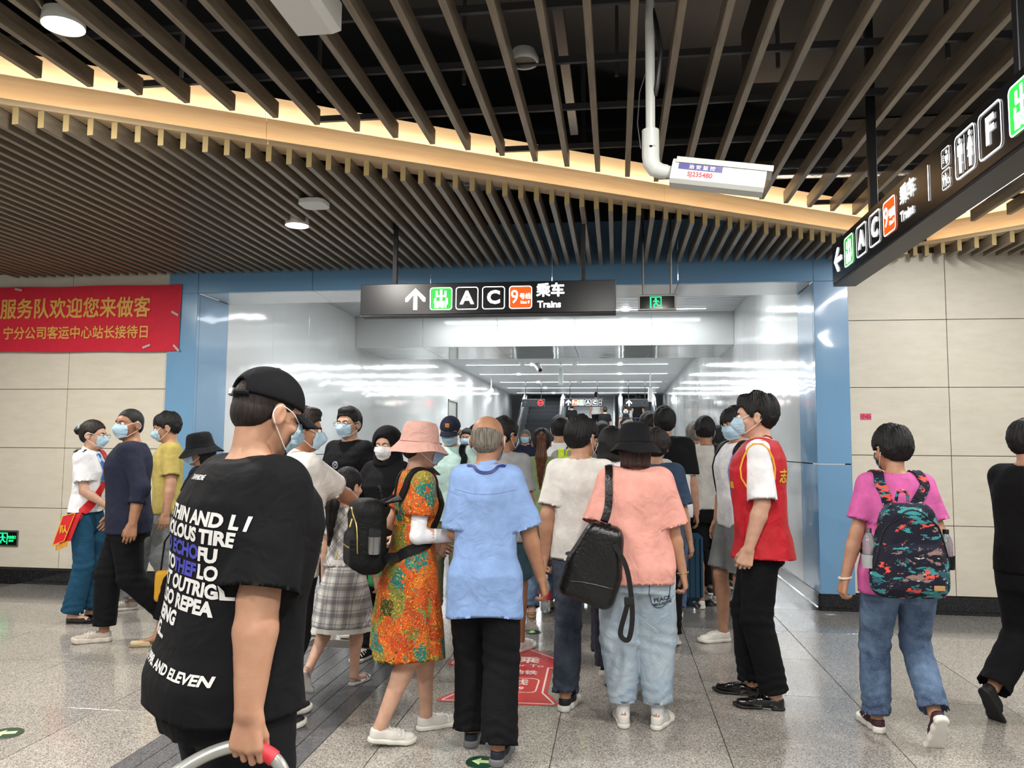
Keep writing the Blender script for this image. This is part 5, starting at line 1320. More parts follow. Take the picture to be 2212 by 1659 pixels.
def openings(sn, ops, h):
    """hems: level the cut edge of every opening and sink its middle, so cloth ends in a clean rim"""
    v, q = sn
    for g, u, tube, near in ops:
        d = g(v); idx = np.nonzero((np.abs(d) < 0.95 * h) & near(v))[0]
        if not len(idx): continue
        tb = np.full(len(v), 9.0); tb[idx] = tube(v[idx]); m = tb < 0.8 * h
        rim = m & (tb > -0.75 * h)
        if rim.any():
            w = v[rim]; w = w - grad(tube, w, 0.004) * (tube(w) * 0.9)[:, None]; v[rim] = w; d = g(v)
        v[m] -= d[m][:, None] * u; inn = m & (tb < -0.75 * h); v[inn] -= np.asarray(u) * 0.035
    return v, q
def garment_top(R, J, PR, t, vox, W, fem, torso):
    """t: mat, hem (z of the hem, 1.70 m frame), sleeve (share of upper arm, >1 runs down the forearm), loose, neck"""
    s, T, shd, elb, wri = J['s'], J['T'], J['shd'], J['elb'], J['wri']
    lo_ = t.get('loose', 0.02) * s; hem = T(t.get('hem', 0.78)); sl = t.get('sleeve', 0.62); sr = t.get('sleeve_r', 0.068) * s; flare = t.get('flare', 0.0) * s
    wr = t.get('wrinkle', 0.006); seed = t.get('seed', 1); lip = 1.3 * vox
    q = PR.copy(); q[:, 1] += lo_; q[:, 2] += lo_ * 0.9
    for i in range(len(q)):
        if q[i, 0] < T(0.95): q[i, 1] = max(q[i, 1], (0.085 * W + 0.112 * (.5 + .5 * W) + 0.006) * s); q[i, 2] = max(q[i, 2], 0.138 * s * W)
    # cloth hangs straight below the chest instead of following the waist
    if not t.get('fitted'):
        for i in range(len(q)):
            if q[i, 0] < T(1.25): q[i, 1] = max(q[i, 1], 0.93 * q[5, 1]); q[i, 2] = max(q[i, 2], 0.9 * q[5, 2])
    ys = np.interp(hem - 0.02, PR[:, 0], PR[:, 3])
    low = [hem - 0.06, q[0, 1] + flare, q[0, 2] + flare, q[0, 3]]
    rows = [r for r in q if r[0] > hem + 0.05]
    if fem and 'skirt' in t:
        sp = t['skirt']; rows = [[T(z), w * s, d * s, y_ * s] for z, w, d, y_ in sp] + [list(r) for r in q if r[0] > T(sp[-1][0]) + 0.02]; low = None
    rows = ([low] if low else []) + [list(r) for r in rows]
    prof = np.array(rows)
    top_r = 0.062 if t.get('neck', 'crew') == 'crew' else 0.058
    pl = t.get('pleat')
    pleat = (lambda a, z: pl[1] * np.sin(pl[0] * a + 1.5 * np.sin(3 * a)) * np.clip((T(pl[2]) - z) / 0.25, 0, 1)) if pl else None
    nbv = V(0, J['lean'] * (T(1.43) - J['hipz']) - 0.012 * s, T(1.425))
    zcf = lambda p: hem + t.get('hemwave', 0.006) * np.sin(p[:, 0] * 14 + seed) + t.get('tail', 0.0) * (np.abs(p[:, 0]) / (0.2 * s)) ** 2
    def f(p, cut=True):
        d = loft(p, prof, 2.4, pleat)
        for i in range(2):
            d = smin(d, cap(p, nbv - V(0, 0, 0.012) * s, shd[i] + V(0, 0, 0.004) * s, 0.058 * s, 0.054 * s + lo_ * 0.4), 0.04 * s)
            if sl > 0:
                if sl <= 1:
                    e = shd[i] + (elb[i] - shd[i]) * sl; u = unit(elb[i] - shd[i])
                    a = cap(p, shd[i], elb[i], 0.058 * s + lo_ * 0.5, sr)
                    if cut: a = np.maximum(a, (p - e.astype(p.dtype)) @ u.astype(p.dtype))
                else:
                    e = elb[i] + (wri[i] - elb[i]) * (sl - 1); u = unit(wri[i] - elb[i])
                    fo = cap(p, elb[i], wri[i], sr, sr * 0.72); a = smin(cap(p, shd[i], elb[i], 0.060 * s + lo_ * 0.5, sr), np.maximum(fo, (p - e.astype(p.dtype)) @ u.astype(p.dtype)) if cut else fo, 0.03)
                d = smin(d, a, 0.03 * s)
        wv = folds(p, wr, seed) * np.clip((T(1.38) - p[:, 2]) / 0.15, 0.15, 1)
        d = d + wv
        if cut: d = np.maximum(d, zcf(p) - p[:, 2])
        d = smax(d, -cap(p, nbv + V(0, 0.004, 0.008) * s, nbv + V(0, 0.03, 0.15) * s, (top_r - (0.006 if fem else 0)) * s, (top_r + 0.02) * s), 0.004)
        if t.get('vneck'): d = smax(d, -cap(p, nbv + V(0, 0.1, 0.03) * s, nbv + V(0, 0.13, -0.12) * s, 0.06 * s, 0.012 * s), 0.004)
        return d
    pts = np.array([shd[0], shd[1], elb[0], elb[1]] + ([wri[0], wri[1]] if sl > 1 else []))
    lo = np.minimum(pts.min(0) - 0.14 * s, V(-0.3 * s * W - flare, -0.26 * s * W, hem - 0.04)); hi = np.maximum(pts.max(0) + 0.14 * s, V(0.3 * s * W + flare, 0.26 * s * W + J['lean'] * 0.6, T(1.5)))
    lo[2] = hem - 0.04
    if t.get('skirt'): lo[:2] -= 0.12; hi[:2] += 0.12
    fu = lambda p: f(p, False)
    ops = [(lambda p: zcf(p) - p[:, 2], V(0, 0, -1), fu, lambda p: p[:, 2] < hem + 0.05)]
    for i in range(2):
        a_, b_ = (shd[i], elb[i]) if sl <= 1 else (elb[i], wri[i])
        if sl > 0: e = a_ + (b_ - a_) * (sl if sl <= 1 else sl - 1); u = unit(b_ - a_); ops.append((lambda p, e=e, u=u: (p - e) @ u, u, fu, lambda p, a_=a_, b_=b_: cap(p, a_, b_, sr) < 0.035))
    o = link(t.get('name', 'shirt'), to_mesh(t.get('name', 'shirt'), [openings(surface_net(f, lo, hi, vox), ops, vox)]), t['mat'], R)
    J['top_obj'] = o
    nm = t.get('name', 'shirt')
    if t.get('neck') == 'collar':
        def c(p):
            a = cap(p, nbv + V(0, -0.008, 0.0) * s, nbv + V(0, 0.022, 0.058) * s, 0.0655 * s, 0.062 * s)
            b = cap(p, nbv + V(0, -0.01, -0.03) * s, nbv + V(0, 0.03, 0.1) * s, 0.0545 * s, 0.0555 * s)
            ax = unit(V(0, 0.03, 0.058)); h_ = (p - nbv) @ ax
            d = smax(smax(smax(a, -b, 0.002), h_ - 0.044 * s, 0.003), -h_ - 0.018 * s, 0.003)
            fr = smax(np.abs(p[:, 0]) - 0.012 * s - np.clip(nbv[2] + 0.05 * s - p[:, 2], -1, 1) * 0.2, -(p[:, 1] - nbv[1] - 0.02), 0.004)
            return smax(d, -fr, 0.003)
        link('collar', to_mesh('collar', [surface_net(c, nbv - 0.12 * s, nbv + 0.14 * s, 0.005)]), t.get('collar_mat', t['mat']), o)
    return f

def garment_bottom(R, J, PR, b, vox, W, fem, torso):
    s, T = J['s'], J['T']; kind = b.get('kind', 'trousers'); lo_ = b.get('loose', 0.012) * s; wr = b.get('wrinkle', 0.007); seed = b.get('seed', 5); lip = 1.3 * vox
    top = T(b.get('top', 0.99)); hips, knees, ank = J['hips'], J['knees'], J['ank']
    q = PR.copy(); q[:, 1] += np.where(q[:, 0] > T(0.88), 0.008, lo_ + 0.004); q[:, 2] += np.where(q[:, 0] > T(0.88), 0.008, lo_ + 0.004); q = q[q[:, 0] < top + 0.12]
    rows = [[T(0.76), q[0, 1] * 0.97, q[0, 2] * 0.95, q[0, 3]]] + [list(r) for r in q]; prof = np.array(rows)
    rt, rk, ra = b.get('radii', (0.100, 0.078, 0.072)); rt, rk, ra = rt * s * (0.5 + 0.5 * W), rk * s * (0.6 + .4 * W), ra * s
    cut = b.get('length', 1.98)      # <1: share of thigh; 1..2: share of shin
    def f(p, cut_=True):
        d = smax(loft(p, prof, 2.3), p[:, 2] - top, 0.004); ls = []
        for i in range(2):
            a = cap(p, hips[i] + V(0, 0, -0.03) * s, knees[i], rt, rk)
            if cut > 1:
                an = ank[i] + (ank[i] - knees[i]) * 0.12; e = knees[i] + (ank[i] - knees[i]) * (cut - 1); u = unit(ank[i] - knees[i])
                bq = cap(p, knees[i], an, rk, ra)
                bq = np.maximum(bq, (p - e.astype(p.dtype)) @ u.astype(p.dtype)) if cut_ else bq # smax(cap(p, knees[i], an, rk - lip, ra - lip), -((p - e.astype(p.dtype)) @ u.astype(p.dtype) + 0.03), 0.002)
                l = smin(a, bq, 0.02 * s)
            else:
                e = hips[i] + (knees[i] - hips[i]) * cut; u = unit(knees[i] - hips[i]); l = np.maximum(a, (p - e.astype(p.dtype)) @ u.astype(p.dtype)) if cut_ else a
            ls.append(l)
        ll = smin(ls[0], ls[1], 0.004)
        d = smin(d, ll, 0.03 * s)
        kz = np.minimum(np.abs(p[:, 2] - knees[0][2]), np.abs(p[:, 2] - knees[1][2]))
        bunch = 0
        if cut > 1.5:
            az = np.minimum(((p - ank[0]) ** 2).sum(1), ((p - ank[1]) ** 2).sum(1)); bunch = np.exp(-az / 0.02) * 0.006 * np.sin(p[:, 2] * 120 + 3 * np.sin(p[:, 0] * 30 + p[:, 1] * 20))
        return d + folds(p, wr, seed) * np.clip((T(0.90) - p[:, 2]) / 0.08, 0.0, 1) + bunch + 0.003 * np.exp(-(kz / 0.09) ** 2) * np.sin(p[:, 2] * 95 + p[:, 0] * 30)
    pts = np.array(list(hips) + list(knees) + list(ank)); lo = pts.min(0) - 0.17 * s; hi = pts.max(0) + 0.17 * s
    lo = np.minimum(lo, V(-0.26 * W, -0.22 * W, lo[2])); hi = np.maximum(hi, V(0.26 * W, 0.22 * W, top + 0.03)); lo[2] = 0.0
    hi[2] = top + 0.03
    ops = []; fu = lambda p: f(p, False)
    for i in range(2):
        a_, b_, k = (knees[i], ank[i], cut - 1) if cut > 1 else (hips[i], knees[i], cut)
        e = a_ + (b_ - a_) * k; u = unit(b_ - a_); ops.append((lambda p, e=e, u=u: (p - e) @ u, u, fu, lambda p, e=e: ((p - e) ** 2).sum(1) < 0.17 ** 2))
    o = link(b.get('name', 'trousers' if cut > 1.3 else 'shorts'), to_mesh('trousers', [openings(surface_net(f, lo, hi, vox), ops, vox)]), b['mat'], R)
    J['bottom_obj'] = o
    return f

def make_hat(R, M4, hat):
    kind, mat = hat[0], hat[1]
    if kind == 'bucket':
        n = 40; prof = [(0.001, 0.128), (0.045, 0.128), (0.074, 0.120), (0.087, 0.10), (0.094, 0.06), (0.101, 0.022), (0.104, 0.016), (0.125, -0.006), (0.152, -0.034), (0.157, -0.040), (0.150, -0.038), (0.120, -0.010), (0.100, 0.010), (0.090, 0.02), (0.085, 0.06), (0.06, 0.11), (0.001, 0.12)]
        mb = MB()
        vs = []; fs = []
        for r, z in prof:
            for k in range(n):
                a = 2 * math.pi * k / n; w = 1 + (0.02 * math.sin(3 * a + 1) + 0.012 * math.sin(7 * a)) * (1 if z < 0.02 else 0.3)
                vs.append((r * 0.93 * w * math.cos(a), r * 1.06 * w * math.sin(a) - 0.014, z + 0.008 + (0.008 * math.sin(2 * a + 0.5) + 0.004 * math.sin(5 * a) if z < 0.0 else 0)))
        for i in range(len(prof) - 1):
            for k in range(n): fs.append((i * n + k, i * n + (k + 1) % n, (i + 1) * n + (k + 1) % n, (i + 1) * n + k))
        mb.add(vs, fs); mb.xf(M4); o = mb.build('bucket_hat', mat, R, True)
        mb = MB(); mb.tube([(0.105 * 0.93 * math.cos(a), 0.105 * 1.06 * math.sin(a) - 0.014, 0.026) for a in [2 * math.pi * k / 40 for k in range(40)]], 0.0022, 5, closed=True); mb.xf(M4).build('seam', mat, o, True)
    else:
        # baseball cap: domed crown with adjuster opening, curved visor
        f = lambda p: ell(p, V(0, -0.012, 0.036), V(0.088, 0.108, 0.096))
        def c(p):
            d = f(p); d = smax(d, -(f(p) + 0.012), 0.003); zc = 0.030 + 0.0 * p[:, 0]
            d = smax(d, -(p[:, 2] - zc - 0.10 * np.clip(-p[:, 1] - 0.02, 0, 1) * -0.35), 0.004)
            op = smax(ell(p, V(0, -0.13, 0.030), V(0.042, 0.06, 0.040)), -(p[:, 2] - 0.018), 0.003); return smax(d, -op, 0.003)
        M3 = np.array([[M4[i][j] for j in range(3)] for i in range(3)]); t = np.array([M4[i][3] for i in range(3)])
        sn = surface_net(c, V(-0.13, -0.15, -0.03), V(0.13, 0.13, 0.16), 0.005)
        v = sn[0] @ M3.T + t; o = link('cap', to_mesh('cap', [(v, sn[1])]), mat, R)
        nu, nv = 15, 6; vs = []
        for zz in (0, -0.004):
            for j in range(nv):
                for i in range(nu):
                    a = math.radians(-62 + 124 * i / (nu - 1)); r = j / (nv - 1)
                    x = 0.083 * math.sin(a); y0_ = -0.012 + 0.104 * math.cos(a); y = y0_ + r * 0.072 * math.cos(a * 0.75)
                    vs.append((x * (1 + 0.0 * r), y, 0.034 - 0.16 * x * x / 0.083 * 2.0 - r * 0.018 + zz))
        fs = []
        for z_ in (0, 1):
            for j in range(nv - 1):
                for i in range(nu - 1):
                    a = z_ * nu * nv + j * nu + i; q = (a, a + 1, a + nu + 1, a + nu); fs.append(q if not z_ else q[::-1])
        for i in range(nu - 1): a = (nv - 1) * nu + i; fs.append((a, a + 1, a + 1 + nu * nv, a + nu * nv))
        MB_ = MB(); MB_.add(vs, fs); MB_.xf(M4).build('visor', mat, o, True)
        MB().lathe([(0.008, 0.130), (0.006, 0.135), (0.001, 0.136)], c=(0, -0.012, 0), n=12).xf(M4).build('button', mat, o, True)
        mb = MB(); mb.tube(catmull([(-0.05, -0.098, 0.026), (-0.02, -0.116, 0.022), (0.02, -0.116, 0.022), (0.05, -0.098, 0.026)], 4), 0.007, 6); mb.xf(M4).build('strap', mat, o, True)
        MB().bbox(-0.012, 0.012, -0.127, -0.117, 0.012, 0.032, 0.002).xf(M4).build('buckle', M_steel, o)
# ================================================================ patterned cloth
def pattern_mat(name, build, rough=0.8):
    m, nt, b = new_mat(name); setin(b, Roughness=rough); b.inputs['Specular IOR Level'].default_value = 0.25
    tc = nt.nodes.new('ShaderNodeTexCoord'); out = build(nt, tc.outputs['Object']); nt.links.new(out, b.inputs['Base Color'])
    n2 = nt.nodes.new('ShaderNodeTexNoise'); n2.inputs['Scale'].default_value = 10; n2.inputs['Distortion'].default_value = 1.2
    bp = nt.nodes.new('ShaderNodeBump'); bp.inputs['Strength'].default_value = 0.4; bp.inputs['Distance'].default_value = 0.03
    nt.links.new(tc.outputs['Object'], n2.inputs['Vector']); nt.links.new(n2.outputs[0], bp.inputs['Height']); nt.links.new(bp.outputs[0], b.inputs['Normal'])
    return m
def nd(nt, t, **k):
    n = nt.nodes.new(t)
    for a, v in k.items(): n.inputs[a.replace('_', ' ')].default_value = v
    return n
def mix(nt, f, a, b):
    m = nt.nodes.new('ShaderNodeMix'); m.data_type = 'RGBA'
    if hasattr(f, 'is_linked'): nt.links.new(f, m.inputs[0])
    else: m.inputs[0].default_value = f
    for i, v in ((6, a), (7, b)):
        if hasattr(v, 'is_linked'): nt.links.new(v, m.inputs[i])
        else: m.inputs[i].default_value = (*v, 1)
    return m.outputs[2]
def thr(nt, val, lo, hi=None):
    r = nt.nodes.new('ShaderNodeMapRange'); r.inputs['From Min'].default_value = lo; r.inputs['From Max'].default_value = hi if hi is not None else lo + 0.02
    nt.links.new(val, r.inputs['Value']); return r.outputs[0]
def floral(nt, co):
    mp = nd(nt, 'ShaderNodeMapping'); nt.links.new(co, mp.inputs[0]); mp.inputs['Scale'].default_value = (1, 1, 1)
    def nz(sc, det=3, dis=1.5, off=0):
        m2 = nd(nt, 'ShaderNodeMapping'); m2.inputs['Location'].default_value = (off, off * 2, off * 3); nt.links.new(co, m2.inputs[0])
        n = nd(nt, 'ShaderNodeTexNoise', Scale=sc, Detail=det, Distortion=dis); nt.links.new(m2.outputs[0], n.inputs['Vector']); return n.outputs[0]
    wv = nd(nt, 'ShaderNodeTexNoise', Scale=9, Detail=3); nt.links.new(co, wv.inputs['Vector']); add = nt.nodes.new('ShaderNodeVectorMath'); add.operation = 'MULTIPLY_ADD'; add.inputs[1].default_value = (0.16,) * 3
    nt.links.new(wv.outputs['Color'], add.inputs[0]); nt.links.new(co, add.inputs[2])
    v = nd(nt, 'ShaderNodeTexVoronoi', Scale=11); nt.links.new(add.outputs[0], v.inputs['Vector']); sp = nd(nt, 'ShaderNodeSeparateColor'); nt.links.new(v.outputs['Color'], sp.inputs[0])
    base = ramp(nt, [(0.0, rgb('#c8541f')), (0.30, rgb('#b84420')), (0.44, rgb('#c08a2c')), (0.56, rgb('#7f7f3a')), (0.74, rgb('#1d766b')), (0.86, rgb('#cf6a26')), (0.95, rgb('#33401f'))], 'CONSTANT'); nt.links.new(sp.outputs[0], base.inputs[0])
    c = mix(nt, thr(nt, nz(30, 3, 4, 3), 0.59), base.outputs[0], rgb('#d8ae3a'))
    c = mix(nt, thr(nt, nz(40, 4, 5, 7), 0.58), c, rgb('#3a3420'))
    c = mix(nt, thr(nt, nz(18, 3, 3, 11), 0.60), c, rgb('#c24a20'))
    c = mix(nt, thr(nt, nz(22, 3, 3, 19), 0.64), c, rgb('#2a8578')); return c
def brush(nt, co):
    c = rgb('#1b1c2b')
    for i, (col, sc, st, th) in enumerate((('#3f8f94', 8, (1, 1, 2.6), 0.565), ('#e0564a', 7, (1.4, 1.4, 2.2), 0.60), ('#8f7672', 8, (1, 1, 2.0), 0.60), ('#dcdcd8', 14, (1, 1, 2.4), 0.64), ('#2c5a66', 6, (1, 1, 1.8), 0.59))):
        mp = nd(nt, 'ShaderNodeMapping'); mp.inputs['Location'].default_value = (i * 3.1, i * 1.7, i * 2.3); mp.inputs['Rotation'].default_value = (0, 0.35, 0); mp.inputs['Scale'].default_value = st; nt.links.new(co, mp.inputs[0])
        n = nd(nt, 'ShaderNodeTexNoise', Scale=sc, Detail=5, Roughness=0.65, Distortion=0.4); nt.links.new(mp.outputs[0], n.inputs['Vector'])
        c = mix(nt, thr(nt, n.outputs[0], th), c, rgb(col))
    return c
def plaid(diag):
    def f(nt, co):
        mp = nd(nt, 'ShaderNodeMapping'); nt.links.new(co, mp.inputs[0])
        if diag: mp.inputs['Rotation'].default_value = (0, math.radians(45), 0)
        sx = nd(nt, 'ShaderNodeSeparateXYZ'); nt.links.new(mp.outputs[0], sx.inputs[0])
        c = rgb('#dcdad4')
        def stripe(ax, freq, width, ph):
            m = nd(nt, 'ShaderNodeMath'); m.operation = 'MULTIPLY_ADD'; m.inputs[1].default_value = freq; m.inputs[2].default_value = ph + 40; nt.links.new(sx.outputs[ax], m.inputs[0])
            fr = nd(nt, 'ShaderNodeMath'); fr.operation = 'FRACT'; nt.links.new(m.outputs[0], fr.inputs[0])
            lt = nd(nt, 'ShaderNodeMath'); lt.operation = 'LESS_THAN'; lt.inputs[1].default_value = width; nt.links.new(fr.outputs[0], lt.inputs[0])
            s_ = nd(nt, 'ShaderNodeMath'); s_.operation = 'MULTIPLY'; s_.inputs[1].default_value = 0.55; nt.links.new(lt.outputs[0], s_.inputs[0]); return s_.outputs[0]
        for ax in (0, 2):
            c = mix(nt, stripe(ax, 13, 0.34, 0), c, rgb('#5c5d66')); c = mix(nt, stripe(ax, 13, 0.06, 0.5), c, rgb('#3a3a44')); c = mix(nt, stripe(ax, 26, 0.10, 0.2), c, rgb('#8a8a92'))
        return c
    return f
def denim(name, col, fade, rough=0.85):
    def f(nt, co):
        n = nd(nt, 'ShaderNodeTexNoise', Scale=7, Detail=5, Roughness=0.6); nt.links.new(co, n.inputs['Vector'])
        w = nd(nt, 'ShaderNodeTexNoise', Scale=300, Detail=1); nt.links.new(co, w.inputs['Vector'])
        c = mix(nt, thr(nt, n.outputs[0], 0.38, 0.72), rgb(col), rgb(fade)); return mix(nt, thr(nt, w.outputs[0], 0.5, 0.8), c, rgb(fade))
    return pattern_mat(name, f, rough)
def stripes(name, c1, c2, freq):
    def f(nt, co):
        v = nd(nt, 'ShaderNodeTexVoronoi', Scale=freq); nt.links.new(co, v.inputs['Vector']); sp = nd(nt, 'ShaderNodeSeparateColor'); nt.links.new(v.outputs['Color'], sp.inputs[0]); return mix(nt, thr(nt, sp.outputs[0], 0.72), rgb(c1), rgb(c2))
    return pattern_mat(name, f)
C_BLK = cloth('cloth_black', '#0e0f12'); C_BLK2 = cloth('cloth_black_matte', '#121317'); C_WHT = cloth('cloth_white', '#d9d6d1'); C_WHT2 = cloth('cloth_bright_white', '#e6e7ea')
C_PINK = cloth('cloth_salmon', '#dd9f93', wr=0.5); C_BLUE = cloth('cloth_sky_blue', '#84a1d0', wr=0.45); C_GRY = cloth('cloth_grey', '#8d8f90'); C_LGRY = cloth('cloth_light_grey', '#c3c0ba')
C_MINT = cloth('cloth_mint', '#bfe0da'); C_NAVY = cloth('cloth_navy', '#25283a'); C_MAG = cloth('cloth_magenta', '#c65f9d', var=0.18); C_RED = cloth('cloth_red', '#b5222c', 0.55); C_YEL = cloth('cloth_mustard', '#b8a860')
C_GRN = cloth('cloth_sage', '#8b9f72'); C_TEAL = cloth('cloth_teal', '#1f4a66'); C_KHAKI = cloth('cloth_khaki', '#5f5f46'); C_LIME = cloth('cloth_lime', '#c6dc2c', 0.6); C_PGREEN = cloth('bag_green', '#2f7d4c', 0.7)
C_ROSE = cloth('cloth_rose', '#c79d92', 0.85, 0.06, 0.5, 14); C_TSHORT = cloth('cloth_teal_shorts', '#3d5c66'); C_GSHORT = cloth('cloth_grey_shorts', '#7b7f80')
D_DARK = denim('denim_dark', '#2b303c', '#4a5262'); D_LIGHT = denim('denim_light', '#8fa3b5', '#b3c0c9'); D_MID = denim('denim_mid', '#3a4b66', '#7088a6'); D_NAVY = denim('denim_navy', '#2c3f55', '#41566e')
P_FLORAL = pattern_mat('floral_print', floral); P_BRUSH = pattern_mat('brush_print', brush); P_PLAID = pattern_mat('plaid_straight', plaid(False)); P_PLAIDX = pattern_mat('plaid_diagonal', plaid(True)); P_SPOT = stripes('spotted_strap', '#1f2a52', '#d6dbe6', 60)
M_LEATH = plain('black_leather', '#0d0d0f', 0.32, bump=0.35, bscale=60); M_BRASS = plain('brass_zip', '#c9b56a', 0.3, 0.9); M_NYLON = cloth('nylon_black', '#0c0d0f', 0.6, 0.05, 0.3, 18)
INK_W = plain('print_white', '#d8d8d6', 0.7); INK_B = plain('print_blue', '#3b3fa6', 0.7); INK_K = plain('print_black', '#1d2230', 0.7); INK_Y = plain('print_gold', '#e2b13a', 0.6)
SN_W = plain('shoe_white', '#dedbd3', 0.55, bump=0.1, bscale=90); SN_K = plain('shoe_black', '#131315', 0.6, bump=0.2, bscale=120); SN_D = plain('dress_shoe_black', '#0b0b0c', 0.14, coat=0.6); SN_BG = plain('shoe_beige', '#b9b0a2', 0.7, bump=0.3, bscale=200); SN_M = plain('shoe_maroon', '#3a1822', 0.6); SN_TAN = plain('sandal_tan', '#c9b094', 0.5); SN_NV = plain('shoe_navy', '#1d2330', 0.6)

def world_pt(J, p):
    r = J['root']; a = r.rotation_euler.z; q = rotz(a) @ np.array(p, float) + np.array(r.location); return q
def held(J, base, label, cat, name, group=None):
    """a thing carried by a person: its own top-level root, parts built in the person's frame"""
    w = world_pt(J, base); t = empty(name, tuple(w), J['root'].rotation_euler.z, label, cat, group); t['_b'] = 0; del t['_b']
    def fix(o): o.location = Vector(o.location) - Vector([float(v) for v in base]); return o
    return t, fix
def rbox(p, c, hsz, r):
    q = np.abs(p - c) - (np.array(hsz) - r); return np.sqrt((np.maximum(q, 0) ** 2).sum(1)) + np.minimum(q.max(1), 0) - r
def mesh_sdf(name, f, lo, hi, h, mat, parent):
    return link(name, to_mesh(name, [surface_net(f, lo, hi, h)]), mat, parent)
def backpack(J, ftop, c, size, mat, label, strapmat=None, r=0.06, taper=0.25, straps=True, shoulder=0.10, pocket=True, vox=0.008, group=None):
    """c: centre behind the back in the person's frame, size half extents"""
    w, d, h = size; c = V(*c); base = c - V(0, 0, h)
    t, fix = held(J, base, label, 'backpack', 'backpack', group)
    def f(p):
        q = p.copy(); k = 1 - taper * np.clip((p[:, 2] - c[2]) / h, -0.2, 1); q[:, 0] = c[0] + (p[:, 0] - c[0]) / k
        a = rbox(q, c, (w, d, h), r)
        if pocket: a = smin(a, rbox(q, c + V(0, -d * 0.75, -h * 0.35), (w * 0.78, d * 0.5, h * 0.5), min(r, d * 0.45)), 0.015)
        return a + folds(p, 0.004, 3)
    m = 0.12; fix(mesh_sdf('bag_body', f, c - V(w + m, d * 2 + m, h + m), c + V(w + m, d + m, h + m), vox, mat, t))
    sm = strapmat or mat
    if straps:
        T = J['T']; s = J['s']; ly = J['lean'] * (T(1.42) - J['hipz'])
        for sx in (-1, 1):
            pts = [(c[0] + sx * w * 0.35, c[1] + d * 0.6, c[2] + h * 0.8), (sx * shoulder * s, ly - 0.09 * s, T(1.36)), (sx * (shoulder + 0.01) * s, ly - 0.01 * s, T(1.44)), (sx * (shoulder + 0.015) * s, ly + 0.07 * s, T(1.36)), (sx * (shoulder + 0.03) * s, ly + 0.12 * s, T(1.22)), (sx * 0.165 * s, ly + 0.05 * s, T(1.08)), (c[0] + sx * w * 0.8, c[1] + d * 0.5, c[2] - h * 0.6)]
            fix(ribbon('strap', lambda p: np.minimum(ftop(p), f(p)), pts, 0.055 * s, 0.010, sm, t, 0.001))
        fix(MB().tube(catmull([(c[0] - 0.03, c[1] + d * 0.8, c[2] + h), (c[0] - 0.02, c[1] + d * 0.7, c[2] + h + 0.05), (c[0] + 0.02, c[1] + d * 0.7, c[2] + h + 0.05), (c[0] + 0.03, c[1] + d * 0.8, c[2] + h)], 4), 0.008, 8).build('grab_loop', sm, t, True))
    t['_'] = 0; del t['_']
    return t, fix, f
def tube_on(name, f, pts, r, mat, parent, off=0.001):
    return MB().tube(snap(f, catmull(pts, 6), off + r * 0.4, 5), r, 6).build(name, mat, parent, True)
def at(px, Y): q = P(px, 960, Y); return q[0], Y

# ================================================================ the foreground figures
# 1 man in the black lettered tee and black cap
x, y = at(512, 2.02)
J = person('man in black cap and oversized black tee with white lettering in the foreground', x, y, -38, H=1.69, build=1.12, sk=SK2, vox=0.0058, fine=0.0034, head_k=1.0, arm_k=1.28,
    feet=((-0.10, 0.05, 5, 0), (0.12, -0.05, 5, 0)), hands=((-0.30, 0.10, 0.86), (0.252, -0.070, 0.826)), poles=((-0.4, -1, 0), (0.35, -1, 0)), hpose=('relax', 'hook'), palms=(None, (-0.55, 0.83, 0.0)), head=(2, -18, 0), lean=0.085,
    hair=('buzz', H_DKB, 1.0), mask=M_MASK, hat=('cap', C_BLK2), shoes=('sneaker', SN_K, M_SOLE_W),
    top=dict(mat=C_BLK, hem=0.825, sleeve=0.92, sleeve_r=0.098, loose=0.052, wrinkle=0.010, seed=2, vox=0.0065, flare=0.02),
    bottom=dict(mat=C_BLK2, loose=0.03, radii=(0.12, 0.10, 0.085), seed=4, wrinkle=0.012))
f1 = J['top']; R1 = J['root']; T = J['T']; ob = J['top_obj']; z0 = J['s']
ly = J['lean']
lines = [('WE THIN AND L I', INK_W), ('FENOLOUS TIRE', INK_W), ('BIRD ECHO', INK_B), ('TH TO', INK_W), ('RE AT OUTRIGL', INK_W), ('T ALSO REPEA', INK_W), ('LL-BEING', INK_W), ('TING...', INK_W), ('PIZ 1998. AND ELEVEN', INK_W)]
for i, (tx, mt) in enumerate(lines):
    zz = T(1.33) - i * 0.0430 - (0.03 if i == 8 else 0); sz_ = 0.047 if i < 8 else 0.032
    xl = -0.19
    print_on('shirt_print', f1, text_raw(tx, sz_, 0.0022 if i < 8 else 0.0012, 1.10 if i < 8 else 1.15, 'LEFT'), (xl + 0.004 * (i % 3), -0.15, zz), (1, 0, -0.07), (0.08, 0, 1), mt, ob)
    if i == 2: print_on('shirt_print', f1, text_raw('FU', sz_, 0.0022, 1.10, 'LEFT'), (xl + 0.275, -0.15, zz - 0.02), (1, 0, -0.07), (0.08, 0, 1), INK_W, ob)
    if i == 3:
        print_on('shirt_print', f1, text_raw('THEF', sz_, 0.0022, 1.10, 'LEFT'), (xl + 0.150, -0.15, zz - 0.012), (1, 0, -0.07), (0.08, 0, 1), INK_B, ob); print_on('shirt_print', f1, text_raw('LO', sz_, 0.0022, 1.10, 'LEFT'), (xl + 0.275, -0.15, zz - 0.02), (1, 0, -0.07), (0.08, 0, 1), INK_W, ob)
print_on('neck_print', f1, text_raw('DAWNSOME', 0.014, 0.0004, 1, 'CENTER'), (-0.01, -0.12, T(1.405)), (1, 0, 0.0), (0, -0.3, 1), INK_W, ob)
